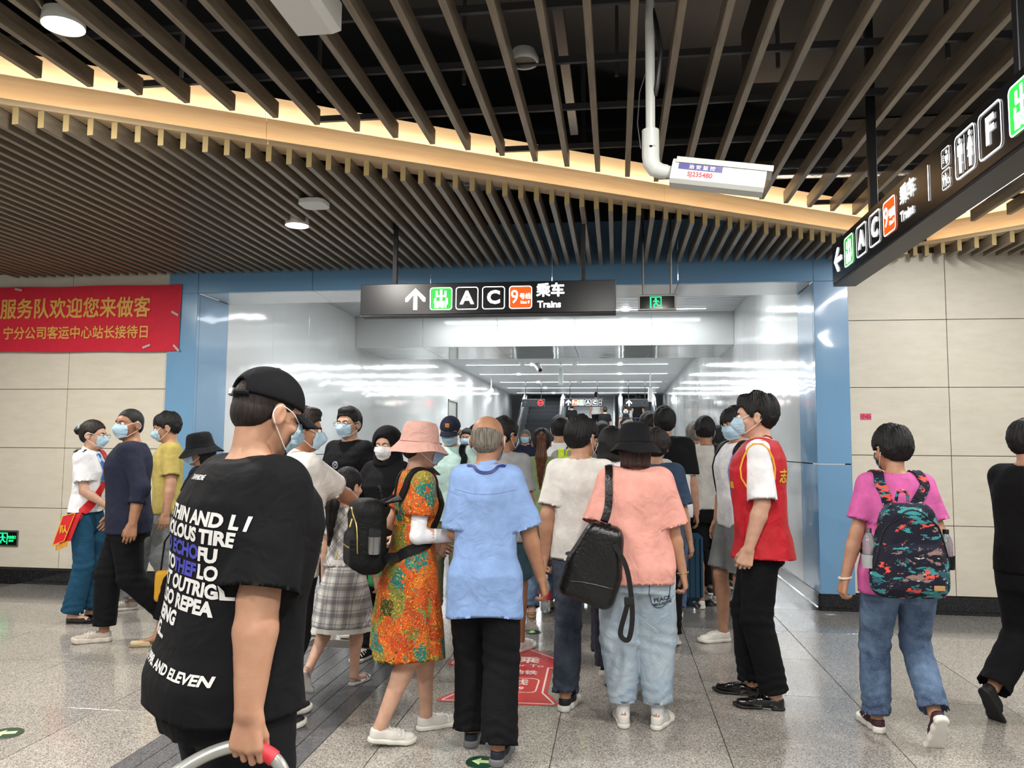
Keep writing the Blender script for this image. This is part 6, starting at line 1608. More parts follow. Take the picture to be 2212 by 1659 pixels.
# trolley handle he holds
w = world_pt(J, J['wri'][1] + unit(J['wri'][1] - J['elb'][1]) * 0.092 + V(-0.55, 0.83, 0) * 0.022)
hd = empty('trolley', (w[0] - 0.02, w[1], 0), 0, 'grey tubular trolley with red grip tape held by the man in the black cap', 'trolley')
zc = w[2] + 0.006
M_tubeg = plain('grey_tube', '#a9aba6', 0.3, 0.5)
arc = [(-0.19, -0.13, zc - 0.13), (-0.14, -0.10, zc - 0.055), (-0.07, -0.045, zc - 0.010), (0.0, 0, zc + 0.002), (0.06, 0.0, zc - 0.012), (0.10, 0.0, zc - 0.045), (0.13, 0.0, zc - 0.12)]
MB().tube([(-0.20, 0.04, 0.06), (-0.20, -0.08, 0.4)] + [tuple(q) for q in catmull(arc, 6)] + [(0.14, 0.01, 0.4), (0.14, 0.04, 0.06)], 0.0155, 14).build('handle_frame', M_tubeg, hd, True)
MB().tube([tuple(q) for q in catmull(arc, 6)[19:28]], 0.0185, 14).build('grip_tape', plain('red_tape', '#d2303f', 0.55), hd, True)
for x_ in (-0.20, 0.14):
    MB().lathe([(0.03, -0.02), (0.06, -0.015), (0.06, 0.015), (0.03, 0.02)], n=20).xf(Matrix.Translation((x_, 0.04, 0.06)) @ Matrix.Rotation(math.pi / 2, 4, 'Y')).build('wheel', M_SOLE_B, hd, True)
MB().bbox(-0.20, 0.14, 0.03, 0.30, 0.09, 0.11, 0.005).build('base_plate', M_tubeg, hd)

# 2 bald man in the light blue shirt
x, y = at(1052, 3.93)
J = person('bald elderly man in light blue short sleeved shirt and black trousers, seen from behind', x, y, 4, H=1.64, build=0.96, sh_k=0.84, head_k=1.13, sk=SK3, vox=0.0075, fine=0.0048,
    feet=((-0.075, 0.10, 3, 0), (0.085, -0.13, 8, 0)), hands=((-0.10, 0.24, 1.03), (0.29, 0.04, 0.865)), poles=((-0.35, -1, -0.4), (0.6, -1, 0)), hpose=('relax', 'loose'), head=(-8, -4, 0), lean=0.05,
    hair=('balding', H_GRY, 1.0), mask=M_MASK, shoes=('runner', SN_NV, plain('sole_grey', '#6b6d70', 0.6)),
    top=dict(mat=C_BLUE, hem=0.70, sleeve=0.95, sleeve_r=0.078, loose=0.024, wrinkle=0.009, seed=7, flare=0.012, tail=-0.02, neck='collar', hemwave=0.004),
    bottom=dict(mat=C_BLK, loose=0.02, radii=(0.112, 0.095, 0.095), wrinkle=0.013, seed=9, length=1.99))
bald = J; f = J['top']; ob = J['top_obj']; s = J['s']; T = J['T']
ribbon('yoke_seam', f, [(-0.19 * s, -0.09, T(1.34)), (-0.09 * s, -0.15, T(1.325)), (0.0, -0.16, T(1.32)), (0.09 * s, -0.15, T(1.325)), (0.19 * s, -0.09, T(1.34))], 0.004, 0.002, C_BLUE, ob, 0.0)
ribbon('lanyard', f, [(-0.10 * s, 0.05, T(1.36)), (-0.085 * s, -0.03, T(1.455)), (-0.04 * s, -0.085, T(1.435)), (0.0, -0.10, T(1.43)), (0.04 * s, -0.085, T(1.435)), (0.085 * s, -0.03, T(1.455)), (0.10 * s, 0.05, T(1.36))], 0.016, 0.003, plain('lanyard_navy', '#1c2a6e', 0.5), ob, 0.002)

# 3 woman in the floral dress
x, y = at(896, 4.06)
J = person('woman in orange floral dress and pink bucket hat, right arm in a white sun sleeve', x, y, -60, H=1.60, build=1.0, fem=True, sk=SK1, vox=0.0075, fine=0.0048,
    feet=((-0.09, 0.13, 6, 0), (0.065, -0.18, 4, 8)), hands=((-0.20, 0.16, 1.02), (0.155, 0.235, 1.10)), poles=((-0.4, -1, 0), (0.1, -0.7, -1)), hpose=('relax', 'grip'), head=(-8, -4, 0), lean=0.03,
    hair=('short', H_DKB, 0.7), mask=M_MASK, hat=('bucket', C_ROSE), shoes=('sneaker', SN_W, M_SOLE_W),
    top=dict(mat=P_FLORAL, name='dress', hem=0.46, sleeve=0.62, sleeve_r=0.072, loose=0.014, wrinkle=0.008, seed=3, hemwave=0.015,
             skirt=[(0.43, .235, .205, -.02), (0.62, .225, .190, -.02), (0.80, .200, .165, -.02), (0.92, .182, .145, -.015), (1.02, .158, .122, -.005), (1.12, .145, .112, 0)], pleat=(9, 0.035, 0.95)))
flor = J; s = J['s']
sl = lambda p: smin(cap(p, J['shd'][1] + (J['elb'][1] - J['shd'][1]) * 0.5, J['elb'][1], 0.046 * s, 0.042 * s), cap(p, J['elb'][1], J['wri'][1], 0.043 * s, 0.032 * s), 0.012) + folds(p, 0.002, 4)
lo = np.minimum(J['shd'][1], J['wri'][1]) - 0.12; hi = np.maximum(J['shd'][1], J['wri'][1]) + 0.12; lo = np.minimum(lo, J['elb'][1] - 0.1); hi = np.maximum(hi, J['elb'][1] + 0.1)
mesh_sdf('sun_sleeve', sl, lo, hi, 0.006, C_WHT2, J['root'])
T = J['T']
t, fix, fb = backpack(J, J['top'], (0.0, -0.245, T(1.10)), (0.145, 0.085, 0.19), M_NYLON, 'black nylon backpack with gold zips worn by the woman in the floral dress', r=0.07, taper=0.15)
for pts in ([(-0.11, -0.30, T(1.02)), (-0.10, -0.32, T(1.18)), (0.0, -0.32, T(1.25)), (0.10, -0.32, T(1.18)), (0.11, -0.30, T(1.02))], [(-0.09, -0.40, T(1.05)), (0, -0.40, T(1.05)), (0.09, -0.40, T(1.05))]):
    fix(tube_on('zip', fb, pts, 0.004, M_BRASS, t))
for q in ((0.09, -0.34, T(1.2)), (0.05, -0.40, T(1.03))): fix(MB().tube([q, (q[0] + 0.008, q[1] - 0.012, q[2] - 0.04)], 0.004, 6).build('zip_pull', M_BRASS, t, True))
b = (0.155, -0.24, T(1.02)); bt, fx2 = held(J, b, 'silver and black thermos flask in the side pocket of the black backpack', 'flask', 'flask')
fx2(MB().lathe([(0.03, 0), (0.032, 0.01), (0.032, 0.085)], c=b, n=20).build('body', plain('flask_steel', '#9a9a9a', 0.25, 0.9), bt, True)); fx2(MB().lathe([(0.031, 0.085), (0.031, 0.12), (0.02, 0.128)], c=b, n=20).build('lid', M_dark, bt, True))

# 4 girl in the plaid dress
x, y = at(752, 4.80)
J = person('girl with dark ponytail in grey and white plaid dress, walking away behind the floral dress', x, y, -8, H=1.30, build=1.0, fem=True, child=True, sk=SK1, vox=0.0075,
    feet=((-0.20, -0.34, 0, 62), (0.05, 0.12, 12, 0)), hands=((-0.22, 0.05, 0.83), (0.22, 0.12, 0.86)), hpose=('relax', 'relax'), head=(-18, -6, 0),
    hair=('pony', H_BLK, 1.1), shoes=('sandal', plain('sandal_grey', '#8d8489', 0.5), plain('sandal_sole_white', '#cfc9c6', 0.6)), foot_skin=True,
    top=dict(mat=P_PLAIDX, name='blouse', hem=0.98, sleeve=0.55, sleeve_r=0.085, loose=0.025, wrinkle=0.009, seed=6, fitted=True))
s = J['s']; T = J['T']
sk_prof = np.array([(T(0.51), .26 * s, .24 * s, -.01), (T(0.6), .235 * s, .215 * s, -.01), (T(0.8), .195 * s, .175 * s, -.01), (T(0.95), .16 * s, .135 * s, 0), (T(1.02), .150 * s, .122 * s, 0)])
fsk = lambda p: smax(loft(p, sk_prof, 2.1, lambda a, z: 0.05 * np.abs(np.sin(9 * a)) * np.clip((T(1.0) - z) / 0.2, 0, 1)), -(smax(loft(p, sk_prof - V(0, .012, .012, 0), 2.1, lambda a, z: 0.05 * np.abs(np.sin(9 * a)) * np.clip((T(1.0) - z) / 0.2, 0, 1)), p[:, 2] - T(0.62), 0.004)), 0.003)
lo, hi = V(-.32, -.32, T(0.48)), V(.32, .32, T(1.05)); sko = mesh_sdf('skirt', fsk, lo, hi, 0.0075, P_PLAID, J['root'])
MB().lathe([(0.152 * s, T(0.985)), (0.153 * s, T(1.03)), (0.149 * s, T(1.032)), (0.149 * s, T(0.985))], n=32, sy=0.84, closed=False).build('waistband', C_WHT, J['root'], True)
mb = MB(); n = 72; vs = []
for z_, g_ in ((T(0.515), 0.004), (T(0.48), 0.012)):
    for k in range(n):
        a = 2 * math.pi * k / n; m_ = 1 + 0.05 * abs(math.sin(9 * a)) + (0.02 * math.sin(36 * a) if g_ > 0.01 else 0); vs.append(((0.26 * s + g_) * m_ * math.cos(a), (0.24 * s + g_) * m_ * math.sin(a) - 0.01, z_ + (0.006 * math.sin(36 * a) if g_ > .01 else 0)))
mb.add(vs, [(k, (k + 1) % n, n + (k + 1) % n, n + k) for k in range(n)]); mb.build('hem_frill', C_WHT, sko, True)
MB().lathe([(0.026, -0.006), (0.03, 0), (0.026, 0.006)], n=16, closed=False).xf(J['Mh4'] @ Matrix.Translation((0, -0.12, 0.062)) @ Matrix.Rotation(0.9, 4, 'X')).build('hair_tie', plain('tie_pink', '#b86a72', 0.6), J['root'], True)

# 5 man in white polo with his hand on the girl's shoulder
x, y = at(632, 4.15)
J = person('man in white polo shirt and black trousers resting a hand on the girl\'s shoulder', x, y, -45, H=1.69, build=1.1, sk=SK3, vox=0.009,
    feet=((-0.12, 0.02, 4, 0), (0.06, -0.10, 6, 0)), hands=((-0.26, 0.05, 0.85), (-0.06, 0.46, 1.14)), poles=((-0.4, -1, 0), (1, -0.3, -0.4)), hpose=('relax', 'relax'), palms=(None, (0, -0.2, -1)), head=(-25, -6, 0), lean=0.06,
    hair=('quiff', H_DKB, 0.9), mask=M_MASK, shoes=('sneaker', SN_K, M_SOLE_W),
    top=dict(mat=C_WHT, hem=0.80, sleeve=0.85, sleeve_r=0.08, loose=0.03, wrinkle=0.009, seed=8, neck='collar'), bottom=dict(mat=C_BLK, loose=0.02, radii=(0.11, 0.09, 0.08), seed=2))
q = world_pt(J, J['wri'][0] + V(0.03, 0.10, -0.06)); ph = empty('phone', tuple(q), math.radians(-30), 'phone with a pale lit screen held low by the man in the white polo', 'phone')
MB().bbox(-0.036, 0.036, -0.004, 0.004, -0.07, 0.07, 0.003).xf(Matrix.Rotation(-0.7, 4, 'X')).build('body', M_dark, ph); MB().box(-0.033, 0.033, -0.0045, -0.004, -0.066, 0.066).xf(Matrix.Rotation(-0.7, 4, 'X')).build('screen', emit('phone_glow', '#8d98ff', 1.6), ph)

# 6 white T-shirt man
x, y = at(1253, 4.76)
J = person('young man in white tee and dark washed jeans left of the salmon tee', x, y, -12, H=1.67, build=0.92, sk=SK2, vox=0.0075, fine=0.0048,
    feet=((-0.045, -0.15, 0, 0), (0.10, 0.24, 0, 30)), hands=((-0.21, -0.02, 0.86), (0.22, 0.12, 0.86)), hpose=('grip', 'relax'), head=(-22, -6, 0), lean=0.03,
    hair=('short', H_BLK, 1.45), mask=M_MASKW, shoes=('runner', SN_K, M_SOLE_W),
    top=dict(mat=C_WHT, hem=0.86, sleeve=0.80, sleeve_r=0.078, loose=0.024, wrinkle=0.009, seed=11), bottom=dict(mat=D_DARK, loose=0.012, radii=(0.105, 0.086, 0.080), seed=12, wrinkle=0.010, top=0.97))
wtee = J
def bottle(J, hand, label, red=True, dz=-0.05, name='water_bottle'):
    p = J['wri'][hand] + unit(J['wri'][hand] - J['elb'][hand]) * 0.08; q = world_pt(J, p); t = empty('water_bottle', (q[0], q[1], q[2] - 0.2 + dz), 0, label, 'bottle')
    g = plain('clear_plastic', '#c9d3d6', 0.08); g.node_tree.nodes['Principled BSDF'].inputs['Transmission Weight'].default_value = 0.75
    MB().lathe([(0.025, 0), (0.031, 0.008), (0.031, 0.05), (0.029, 0.055), (0.031, 0.06), (0.031, 0.13), (0.026, 0.165), (0.013, 0.19), (0.013, 0.2)], n=18).build('body', g, t, True)
    MB().lathe([(0.0315, 0.07), (0.0315, 0.125)], n=18, closed=False).build('wrapper', plain('label_red', '#c0202c', 0.4) if red else plain('label_clear', '#b9c4c8', 0.3), t, True)
    MB().lathe([(0.0155, 0.197), (0.0155, 0.215), (0.012, 0.217)], n=14).build('cap', plain('cap_white', '#e8e8e8', 0.5) if red else M_dark, t, True); return t
bottle(J, 0, 'clear water bottle with a red wrapper held by the man in the white tee')

# 7 woman with the black bucket hat and salmon tee
x, y = at(1372, 4.38)
J = person('woman in salmon pink tee, black bucket hat and light blue baggy jeans, seen from behind', x, y, 0, H=1.60, build=1.10, fem=True, sk=SK2, vox=0.0070, fine=0.0048,
    feet=((-0.075, 0.03, 5, 0), (0.125, 0.03, 22, 0)), hands=((-0.21, 0.10, 0.92), (0.275, 0.03, 0.84)), hpose=('relax', 'loose'), poles=((-0.3, -1, 0), (0.5, -1, 0)), head=(0, -3, 0), lean=0.02,
    hair=('bob', hairmat('hair_reddish', '#2e1712', 0.6), 1.0), hat=('bucket', C_BLK2), shoes=('sneaker', SN_W, M_SOLE_W, M_LOOP, C_WHT2, 0.07),
    top=dict(mat=C_PINK, hem=0.815, sleeve=0.93, sleeve_r=0.10, loose=0.05, wrinkle=0.010, seed=13, vox=0.007), bottom=dict(mat=D_LIGHT, loose=0.03, radii=(0.128, 0.118, 0.075), length=1.86, seed=14, wrinkle=0.013, top=0.98))
fem_pink = J; f = J['top']; fbm = J['bottom']; ob = J['bottom_obj']; T = J['T']; s = J['s']
print_on('pocket_print', fbm, text_raw('PEACE', 0.030, 0.0006, 1.05), (0.135, -0.16, T(0.735)), (1, 0, 0.22), (-0.2, 0, 1), INK_K, ob)
print_on('pocket_print', fbm, text_raw('MINUSONE', 0.021, 0.0006, 0.95), (0.137, -0.16, T(0.71)), (1, 0, 0.22), (-0.2, 0, 1), INK_K, ob)
for i in range(2):
    k_, a_ = J['knees'][i], J['ank'][i]; e = k_ + (a_ - k_) * 0.84; u = unit(a_ - k_)
    MB().tube([e - u * 0.035, e - u * 0.033, e + u * 0.012], [0.080 * s, 0.083 * s, 0.080 * s], 20, cap=False).build('turned_cuff', D_LIGHT, ob, True)
pk = [(0.065, -0.14, T(0.84)), (0.07, -0.15, T(0.70)), (0.12, -0.15, T(0.67)), (0.19, -0.12, T(0.71)), (0.195, -0.11, T(0.855)), (0.13, -0.15, T(0.835)), (0.065, -0.14, T(0.84))]
tube_on('pocket_seam', fbm, pk, 0.0022, D_NAVY, ob)
p = J['wri'][1]; MB().tube([tuple(p + 0.030 * V(math.cos(a), math.sin(a), 0.15 * math.cos(a))) for a in [2 * math.pi * k / 20 for k in range(20)]], 0.0028, 6, closed=True).build('gold_bracelet', M_BRASS, J['root'], True)
# black sling backpack on her left shoulder
c = V(-0.215, -0.15, T(0.93)); t, fix = held(J, c - V(0, 0, 0.25), 'black leather backpack hanging by one strap from the woman in the salmon tee', 'backpack', 'backpack')
def fb(p):
    q = p - c; a = 0.30; r_ = np.array([[math.cos(a), 0, -math.sin(a)], [0, 1, 0], [math.sin(a), 0, math.cos(a)]]); q = q @ r_.T
    k = 1 - 0.42 * np.clip(q[:, 2] / 0.23, -0.1, 1); qq = q.copy(); qq[:, 0] /= k; return rbox(qq, V(0, 0, 0), (0.15, 0.07, 0.215), 0.055) + folds(p, 0.008, 9)
fix(mesh_sdf('bag_body', fb, c - V(.3, .22, .36), c + V(.3, .22, .36), 0.007, M_LEATH, t))
fix(ribbon('strap', f, [(-0.20 * s, -0.12, T(1.12)), (-0.155 * s, -0.12, T(1.25)), (-0.15 * s, -0.08, T(1.40)), (-0.15 * s, 0.0, T(1.455)), (-0.15 * s, 0.08, T(1.36)), (-0.17 * s, 0.1, T(1.2))], 0.042, 0.006, M_LEATH, t, 0.003))
fix(MB().tube(catmull([(c[0] + 0.05, c[1] - 0.03, T(1.02)), (c[0] + 0.06, c[1] - 0.02, T(1.10)), (c[0] + 0.075, c[1] - 0.02, T(1.15)), (c[0] + 0.09, c[1] - 0.02, T(1.08)), (c[0] + 0.09, c[1] - 0.03, T(1.0))], 5), 0.008, 8).build('grab_loop', M_LEATH, t, True))
fix(ribbon('strap', fb, [(c[0] + 0.10, c[1] - 0.09, T(1.05)), (c[0] + 0.16, c[1] - 0.09, T(0.93)), (c[0] + 0.185, c[1] - 0.09, T(0.78)), (c[0] + 0.19, c[1] - 0.09, T(0.64)), (c[0] + 0.17, c[1] - 0.09, T(0.54)), (c[0] + 0.13, c[1] - 0.09, T(0.57)), (c[0] + 0.16, c[1] - 0.09, T(0.70)), (c[0] + 0.17, c[1] - 0.09, T(0.76))], 0.026, 0.004, M_LEATH, t, do_snap=False, up=(0.3, -1, 0)))
fix(MB().bbox(-0.025, 0.025, -0.006, 0.006, -0.02, 0.02, 0.004).xf(Matrix.Translation((c[0] + 0.175, c[1] - 0.09, T(0.745)))).build('buckle', M_dark, t))
for pts in ([(c[0] - 0.06, c[1] - 0.1, T(0.90)), (c[0] + 0.0, c[1] - 0.1, T(1.03))], [(c[0] - 0.13, c[1] - 0.1, T(0.84)), (c[0] - 0.02, c[1] - 0.11, T(0.83)), (c[0] + 0.1, c[1] - 0.1, T(0.80))]): fix(tube_on('zip', fb, [pts[0], *pts[1:]], 0.0035, M_dark, t, 0.002))

# 8 volunteer in the red vest
x, y = at(1640, 4.92)
J = person('young volunteer in red vest over a white shirt and black trousers, facing left in profile', x, y, 78, H=1.80, build=0.98, sk=SK1, vox=0.0075, fine=0.0048,
    feet=((-0.10, -0.05, 6, 0), (0.10, 0.08, 6, 0)), hands=((-0.235, 0.055, 0.865), (0.25, 0.06, 0.87)), poles=((-0.4, -1, 0), (0.4, -1, 0)), hpose=('loose', 'relax'), head=(6, -3, 0),
    hair=('quiff', H_BLK, 1.7), mask=M_MASK, shoes=('dress', SN_D, plain('dress_sole', '#0d0d0d', 0.5), SN_D),
    top=dict(mat=C_WHT2, name='shirt', hem=0.90, sleeve=0.95, sleeve_r=0.084, loose=0.020, wrinkle=0.008, seed=16, neck='collar'), bottom=dict(mat=C_BLK, loose=0.012, radii=(0.108, 0.088, 0.078), seed=17, wrinkle=0.008))
J['top0'] = J['top']; s = J['s']
fv = garment_top(J['root'], J, (lambda: 0)() or np.array([(J['T'](z), w * s, d * s, yo * s) for z, w, d, yo in [(0.80, .155, .115, -.01), (0.90, .165, .12, -.015), (0.98, .155, .11, -.005), (1.08, .15, .108, .0), (1.18, .155, .115, .008), (1.28, .165, .125, .01), (1.35, .155, .112, .003), (1.41, .11, .08, -.006), (1.45, .06, .055, -.01)]]),
    dict(mat=C_RED, name='vest', hem=0.80, sleeve=0.0, loose=0.042, wrinkle=0.009, seed=18, flare=0.04, neck='collar', vneck=True), 0.007, 1.0, False, None)
ov = J['top_obj']; T = J['T']
M_trim = plain('trim_yellow', '#e8a52c', 0.5)
for sx in (-1, 1):
    c_ = V(sx * 0.175 * s, 0.0, T(1.30)); ring = [c_ + V(sx * 0.03, 0.105 * math.cos(a), 0.135 * math.sin(a)) * s for a in [2 * math.pi * k / 14 for k in range(14)]]
    ring = snap(fv, ring, 0.004, 5); MB().tube([tuple(q) for q in ring], 0.0055, 7, closed=True).build('armhole_trim', M_trim, ov, True)
tx = text_raw('志愿者', 0.045, 0.001, 1.0); print_on('vest_print', fv, tx, (-0.09, 0.18, T(1.20)), (-1, 0, 0), (0, 0, 1), INK_Y, ov)
tx = text_raw('志愿服务', 0.085, 0.002, 1.0); print_on('vest_print', fv, tx, (0.0, -0.2, T(1.25)), (1, 0, 0), (0, 0, 1), INK_Y, ov)
tube_on('pocket_seam', fv, [(-0.19, 0.09, T(1.03)), (-0.19, 0.09, T(0.97)), (-0.19, 0.09, T(0.90))], 0.003, C_RED, ov)
ribbon('lanyard', fv, [(-0.06, 0.10, T(1.40)), (-0.04, 0.16, T(1.30)), (-0.01, 0.18, T(1.18)), (0.0, 0.18, T(1.12))], 0.02, 0.003, plain('lanyard_blue', '#2a4fd0', 0.5), J['root'], 0.003)

# 9 woman in the magenta tee, patterned backpack
x, y = at(1934, 4.42)
J = person('woman in magenta tee and faded blue jeans at the right, seen from behind', x, y, 2, H=1.60, build=1.13, fem=True, sk=SK2, vox=0.0072, fine=0.0048,
    feet=((-0.10, 0.14, 4, 0), (0.115, -0.26, 0, 58)), hands=((-0.285, 0.03, 0.86), (0.215, 0.10, 0.90)), poles=((-0.5, -1, 0), (0.3, -1, 0)), hpose=('loose', 'relax'), head=(14, -8, 0), lean=0.04,
    hair=('short', H_BLK, 1.7), mask=M_MASK, shoes=('runner', SN_M, M_SOLE_W),
    top=dict(mat=C_MAG, hem=0.80, sleeve=0.72, sleeve_r=0.078, loose=0.028, wrinkle=0.008, seed=21), bottom=dict(mat=D_MID, loose=0.012, radii=(0.106, 0.080, 0.078), seed=22, wrinkle=0.010, length=1.95))
s = J['s']; T = J['T']
t, fix, fb = backpack(J, J['top'], (-0.045, -0.245, T(1.06)), (0.175, 0.075, 0.235), P_BRUSH, 'navy backpack with teal, coral and white brush strokes on the woman in magenta', strapmat=P_BRUSH, r=0.07, taper=0.35, shoulder=0.095)
fix(tube_on('zip', fb, [(-0.195, -0.27, T(0.98)), (-0.165, -0.29, T(1.17)), (-0.045, -0.30, T(1.27)), (0.075, -0.29, T(1.17)), (0.105, -0.27, T(0.98))], 0.004, M_dark, t))
fix(MB().bbox(0.02, 0.07, -0.375, -0.368, T(0.875), T(0.90), 0.002).build('leather_patch', plain('tan_patch', '#b28a5c', 0.6), t))
for sx, red in ((-1, True), (1, False)):
    p_ = V(-0.045 + sx * 0.185, -0.235, T(0.97)); w = world_pt(J, p_); t2 = empty('water_bottle', tuple(w), 0, 'clear bottle in a mesh side pocket, left of the patterned backpack' if sx < 0 else 'dark capped drink bottle in the right side pocket of the patterned backpack', 'bottle')
    gm = plain('clear_plastic', '#c9d3d6', 0.08)
    MB().lathe([(0.024, 0), (0.03, 0.008), (0.03, 0.12), (0.022, 0.15), (0.012, 0.17)], n=18).build('body', gm, t2, True); MB().lathe([(0.0145, 0.168), (0.0145, 0.19)], n=14).build('cap', M_dark if sx > 0 else M_steel, t2, True)
    fix(MB().lathe([(0.034, -0.005), (0.038, 0.06)], c=tuple(p_), n=16, closed=False).build('side_pocket', M_NYLON if sx > 0 else plain('mesh_silver', '#9fa3a6', 0.4), t, True))
p = J['wri'][0]; MB().tube([tuple(p + 0.031 * V(math.cos(a), math.sin(a), 0.1 * math.cos(a))) for a in [2 * math.pi * k / 20 for k in range(20)]], 0.006, 8, closed=True).build('bangle', plain('jade_white', '#d9d4c4', 0.25), J['root'], True)

# 10 person in black at the right edge
x, y = at(2222, 4.75)
J = person('person all in black cut off by the right edge, arms folded, one heel raised', x, y, -55, H=1.68, build=1.05, sk=SK2, vox=0.009,
    feet=((-0.16, -0.30, 0, 58), (0.08, 0.25, 4, 0)), hands=((0.06, 0.20, 1.12), (-0.08, 0.24, 1.10)), poles=((-1, -0.3, -0.6), (1, -0.3, -0.6)), hpose=('relax', 'relax'), head=(-20, -4, 0),
    hair=('short', H_BLK, 1.2), mask=M_MASKW, shoes=('sneaker', SN_K, M_SOLE_B),
    top=dict(mat=C_BLK, hem=0.86, sleeve=0.9, sleeve_r=0.085, loose=0.035, wrinkle=0.010, seed=31), bottom=dict(mat=C_BLK2, loose=0.02, radii=(0.115, 0.095, 0.085), seed=32))

# ================================================================ left group
x, y = at(196, 6.22)
J = person('staff woman in white uniform shirt, teal trousers and red sash, standing in profile', x, y, -82, H=1.67, build=0.97, fem=True, sk=SK1, vox=0.0085, fine=0.0055,
    feet=((-0.08, 0.04, 4, 0), (0.08, -0.03, 4, 0)), hands=((-0.10, 0.23, 0.98), (0.08, 0.24, 0.96)), poles=((-0.6, -1, 0), (0.6, -1, 0)), hpose=('relax', 'relax'), head=(0, -4, 0),
    hair=('bun', H_DKB, 0.8), mask=M_MASK, glasses=True, shoes=('flat', SN_D, plain('dress_sole', '#0d0d0d', 0.5)), foot_skin=True,
    top=dict(mat=C_WHT2, hem=0.93, sleeve=0.72, sleeve_r=0.075, loose=0.02, wrinkle=0.008, seed=41, neck='collar'), bottom=dict(mat=C_TEAL, loose=0.012, radii=(0.098, 0.083, 0.088), length=1.98, seed=42, top=1.0))
f = J['top']; s = J['s']; T = J['T']; fall = lambda p: np.minimum(J['top'](p), J['bottom'](p))
M_sash = plain('sash_red', '#c71a22', 0.4); rt = J['root']
sh = ribbon('sash', fall, [(0.03, -0.12, T(1.36)), (-0.08 * s, -0.02, T(1.44)), (-0.09 * s, 0.09, T(1.36)), (-0.04, 0.15, T(1.22)), (0.06, 0.15, T(1.08)), (0.15, 0.09, T(0.98)), (0.19, 0.0, T(0.88))], 0.075, 0.004, M_sash, rt, 0.006)
mb = MB(); q = [(0.20, 0.06, T(0.93)), (0.235, 0.0, T(0.70)), (0.225, -0.10, T(0.66)), (0.20, -0.04, T(0.90))]
for dx, dy in ((0, 0), (0.012, -0.045)):
    mb.add([(a + dx, b_ + dy, c_) for a, b_, c_ in q] + [(a + dx + 0.004, b_ + dy, c_) for a, b_, c_ in q], [(0, 1, 2, 3), (7, 6, 5, 4), (0, 4, 5, 1), (1, 5, 6, 2), (2, 6, 7, 3), (3, 7, 4, 0)])
mb.build('sash_tail', M_sash, sh)
mb = MB()
for k in range(16):
    u = k / 15; a_ = np.array(q[1]) * (1 - u) + np.array(q[2]) * u + V(0.006, -0.02, 0); mb.tube([a_, a_ + V(0.004, 0.004 * math.sin(k), -0.045)], 0.003, 4)
mb.build('fringe', M_trim, sh)
mb = MB()
for i in range(4): mb.tube([np.array(q[i]) + V(0.017, -0.045, 0), np.array(q[(i + 1) % 4]) + V(0.017, -0.045, 0)], 0.0035, 5)
mb.build('sash_piping', M_trim, sh)
vs, fs_ = text_raw('队', 0.07, 0.002); mb = MB(); mb.add([(0.242 + a[2], a[0] - 0.06, a[1] + T(0.79)) for a in vs], fs_); mb.build('sash_lettering', INK_Y, sh)
M_scf = stripes('scarf_blue', '#3d6aa8', '#a8c4dd', 40)
ribbon('neck_scarf', f, [(0.02, 0.09, T(1.43)), (0.03, 0.14, T(1.36)), (0.03, 0.16, T(1.26)), (0.03, 0.165, T(1.18))], 0.045, 0.01, M_scf, rt, 0.004)
cd_ = empty('id_card', tuple(world_pt(J, (0.06, 0.18, T(1.05)))), math.radians(-60), 'blue staff card hanging on a cord at the staff woman\'s waist', 'card')
MB().bbox(-0.03, 0.03, -0.003, 0.003, 0, 0.095, 0.002).build('card', plain('card_blue', '#2440b0', 0.4), cd_); MB().tube([(0, 0, 0.095), (0.0, 0.0, 0.17)], 0.002, 6).build('cord', M_dark, cd_)
MB().bbox(-0.03, 0.03, -0.045, 0.045, 0, 0.008, 0.003).xf(Matrix.Translation((0.145 * s, -0.01, T(1.445))) @ Matrix.Rotation(0.35, 4, 'Y')).build('epaulette', M_dark, J['top_obj'])
mb = MB(); mb.tube([tuple(v) for v in catmull([(-0.02, -0.115, 0.06), (-0.035, -0.12, 0.045), (0.0, -0.125, 0.075), (0.035, -0.12, 0.045), (0.02, -0.115, 0.06)], 4)], 0.008, 6); mb.xf(J['Mh4']).build('hair_bow', plain('bow_blue', '#7fa3b8', 0.6), rt, True)

x, y = at(283, 5.62)
J = person('stocky man in dark navy shirt, black trousers and beige shoes, beside the staff woman', x, y, 118, H=1.76, build=1.12, sk=SK3, vox=0.0085, fine=0.0055,
    feet=((-0.02, -0.42, 0, 48), (0.06, 0.14, 0, 0)), hands=((-0.28, -0.06, 0.88), (0.26, 0.12, 0.90)), hpose=('relax', 'relax'), head=(46, 0, 0),
    hair=('buzz', H_BLK, 1.0), mask=M_MASK, shoes=('runner', SN_BG, plain('sole_beige', '#cfc6ba', 0.6)),
    top=dict(mat=C_NAVY, hem=0.80, sleeve=1.45, sleeve_r=0.066, loose=0.032, wrinkle=0.009, seed=51), bottom=dict(mat=C_BLK, loose=0.02, radii=(0.115, 0.09, 0.078), seed=52, length=1.92))
mb = MB()
for k in range(4): q = snap(J['top'], [(0.0, 0.25, J['T'](1.33) - 0.05 * k)], 0.003, 10)[0]; mb.add(*[(lambda M_: ([tuple(v) for v in M_], [(0, 1, 2, 3)]))([q + V(-0.012, 0, 0.003), q + V(0.012, 0, 0.003), q + V(0.012, 0, -0.003), q + V(-0.012, 0, -0.003)])][0])
mb.build('cloth_buttons', C_BLK, J['top_obj'])

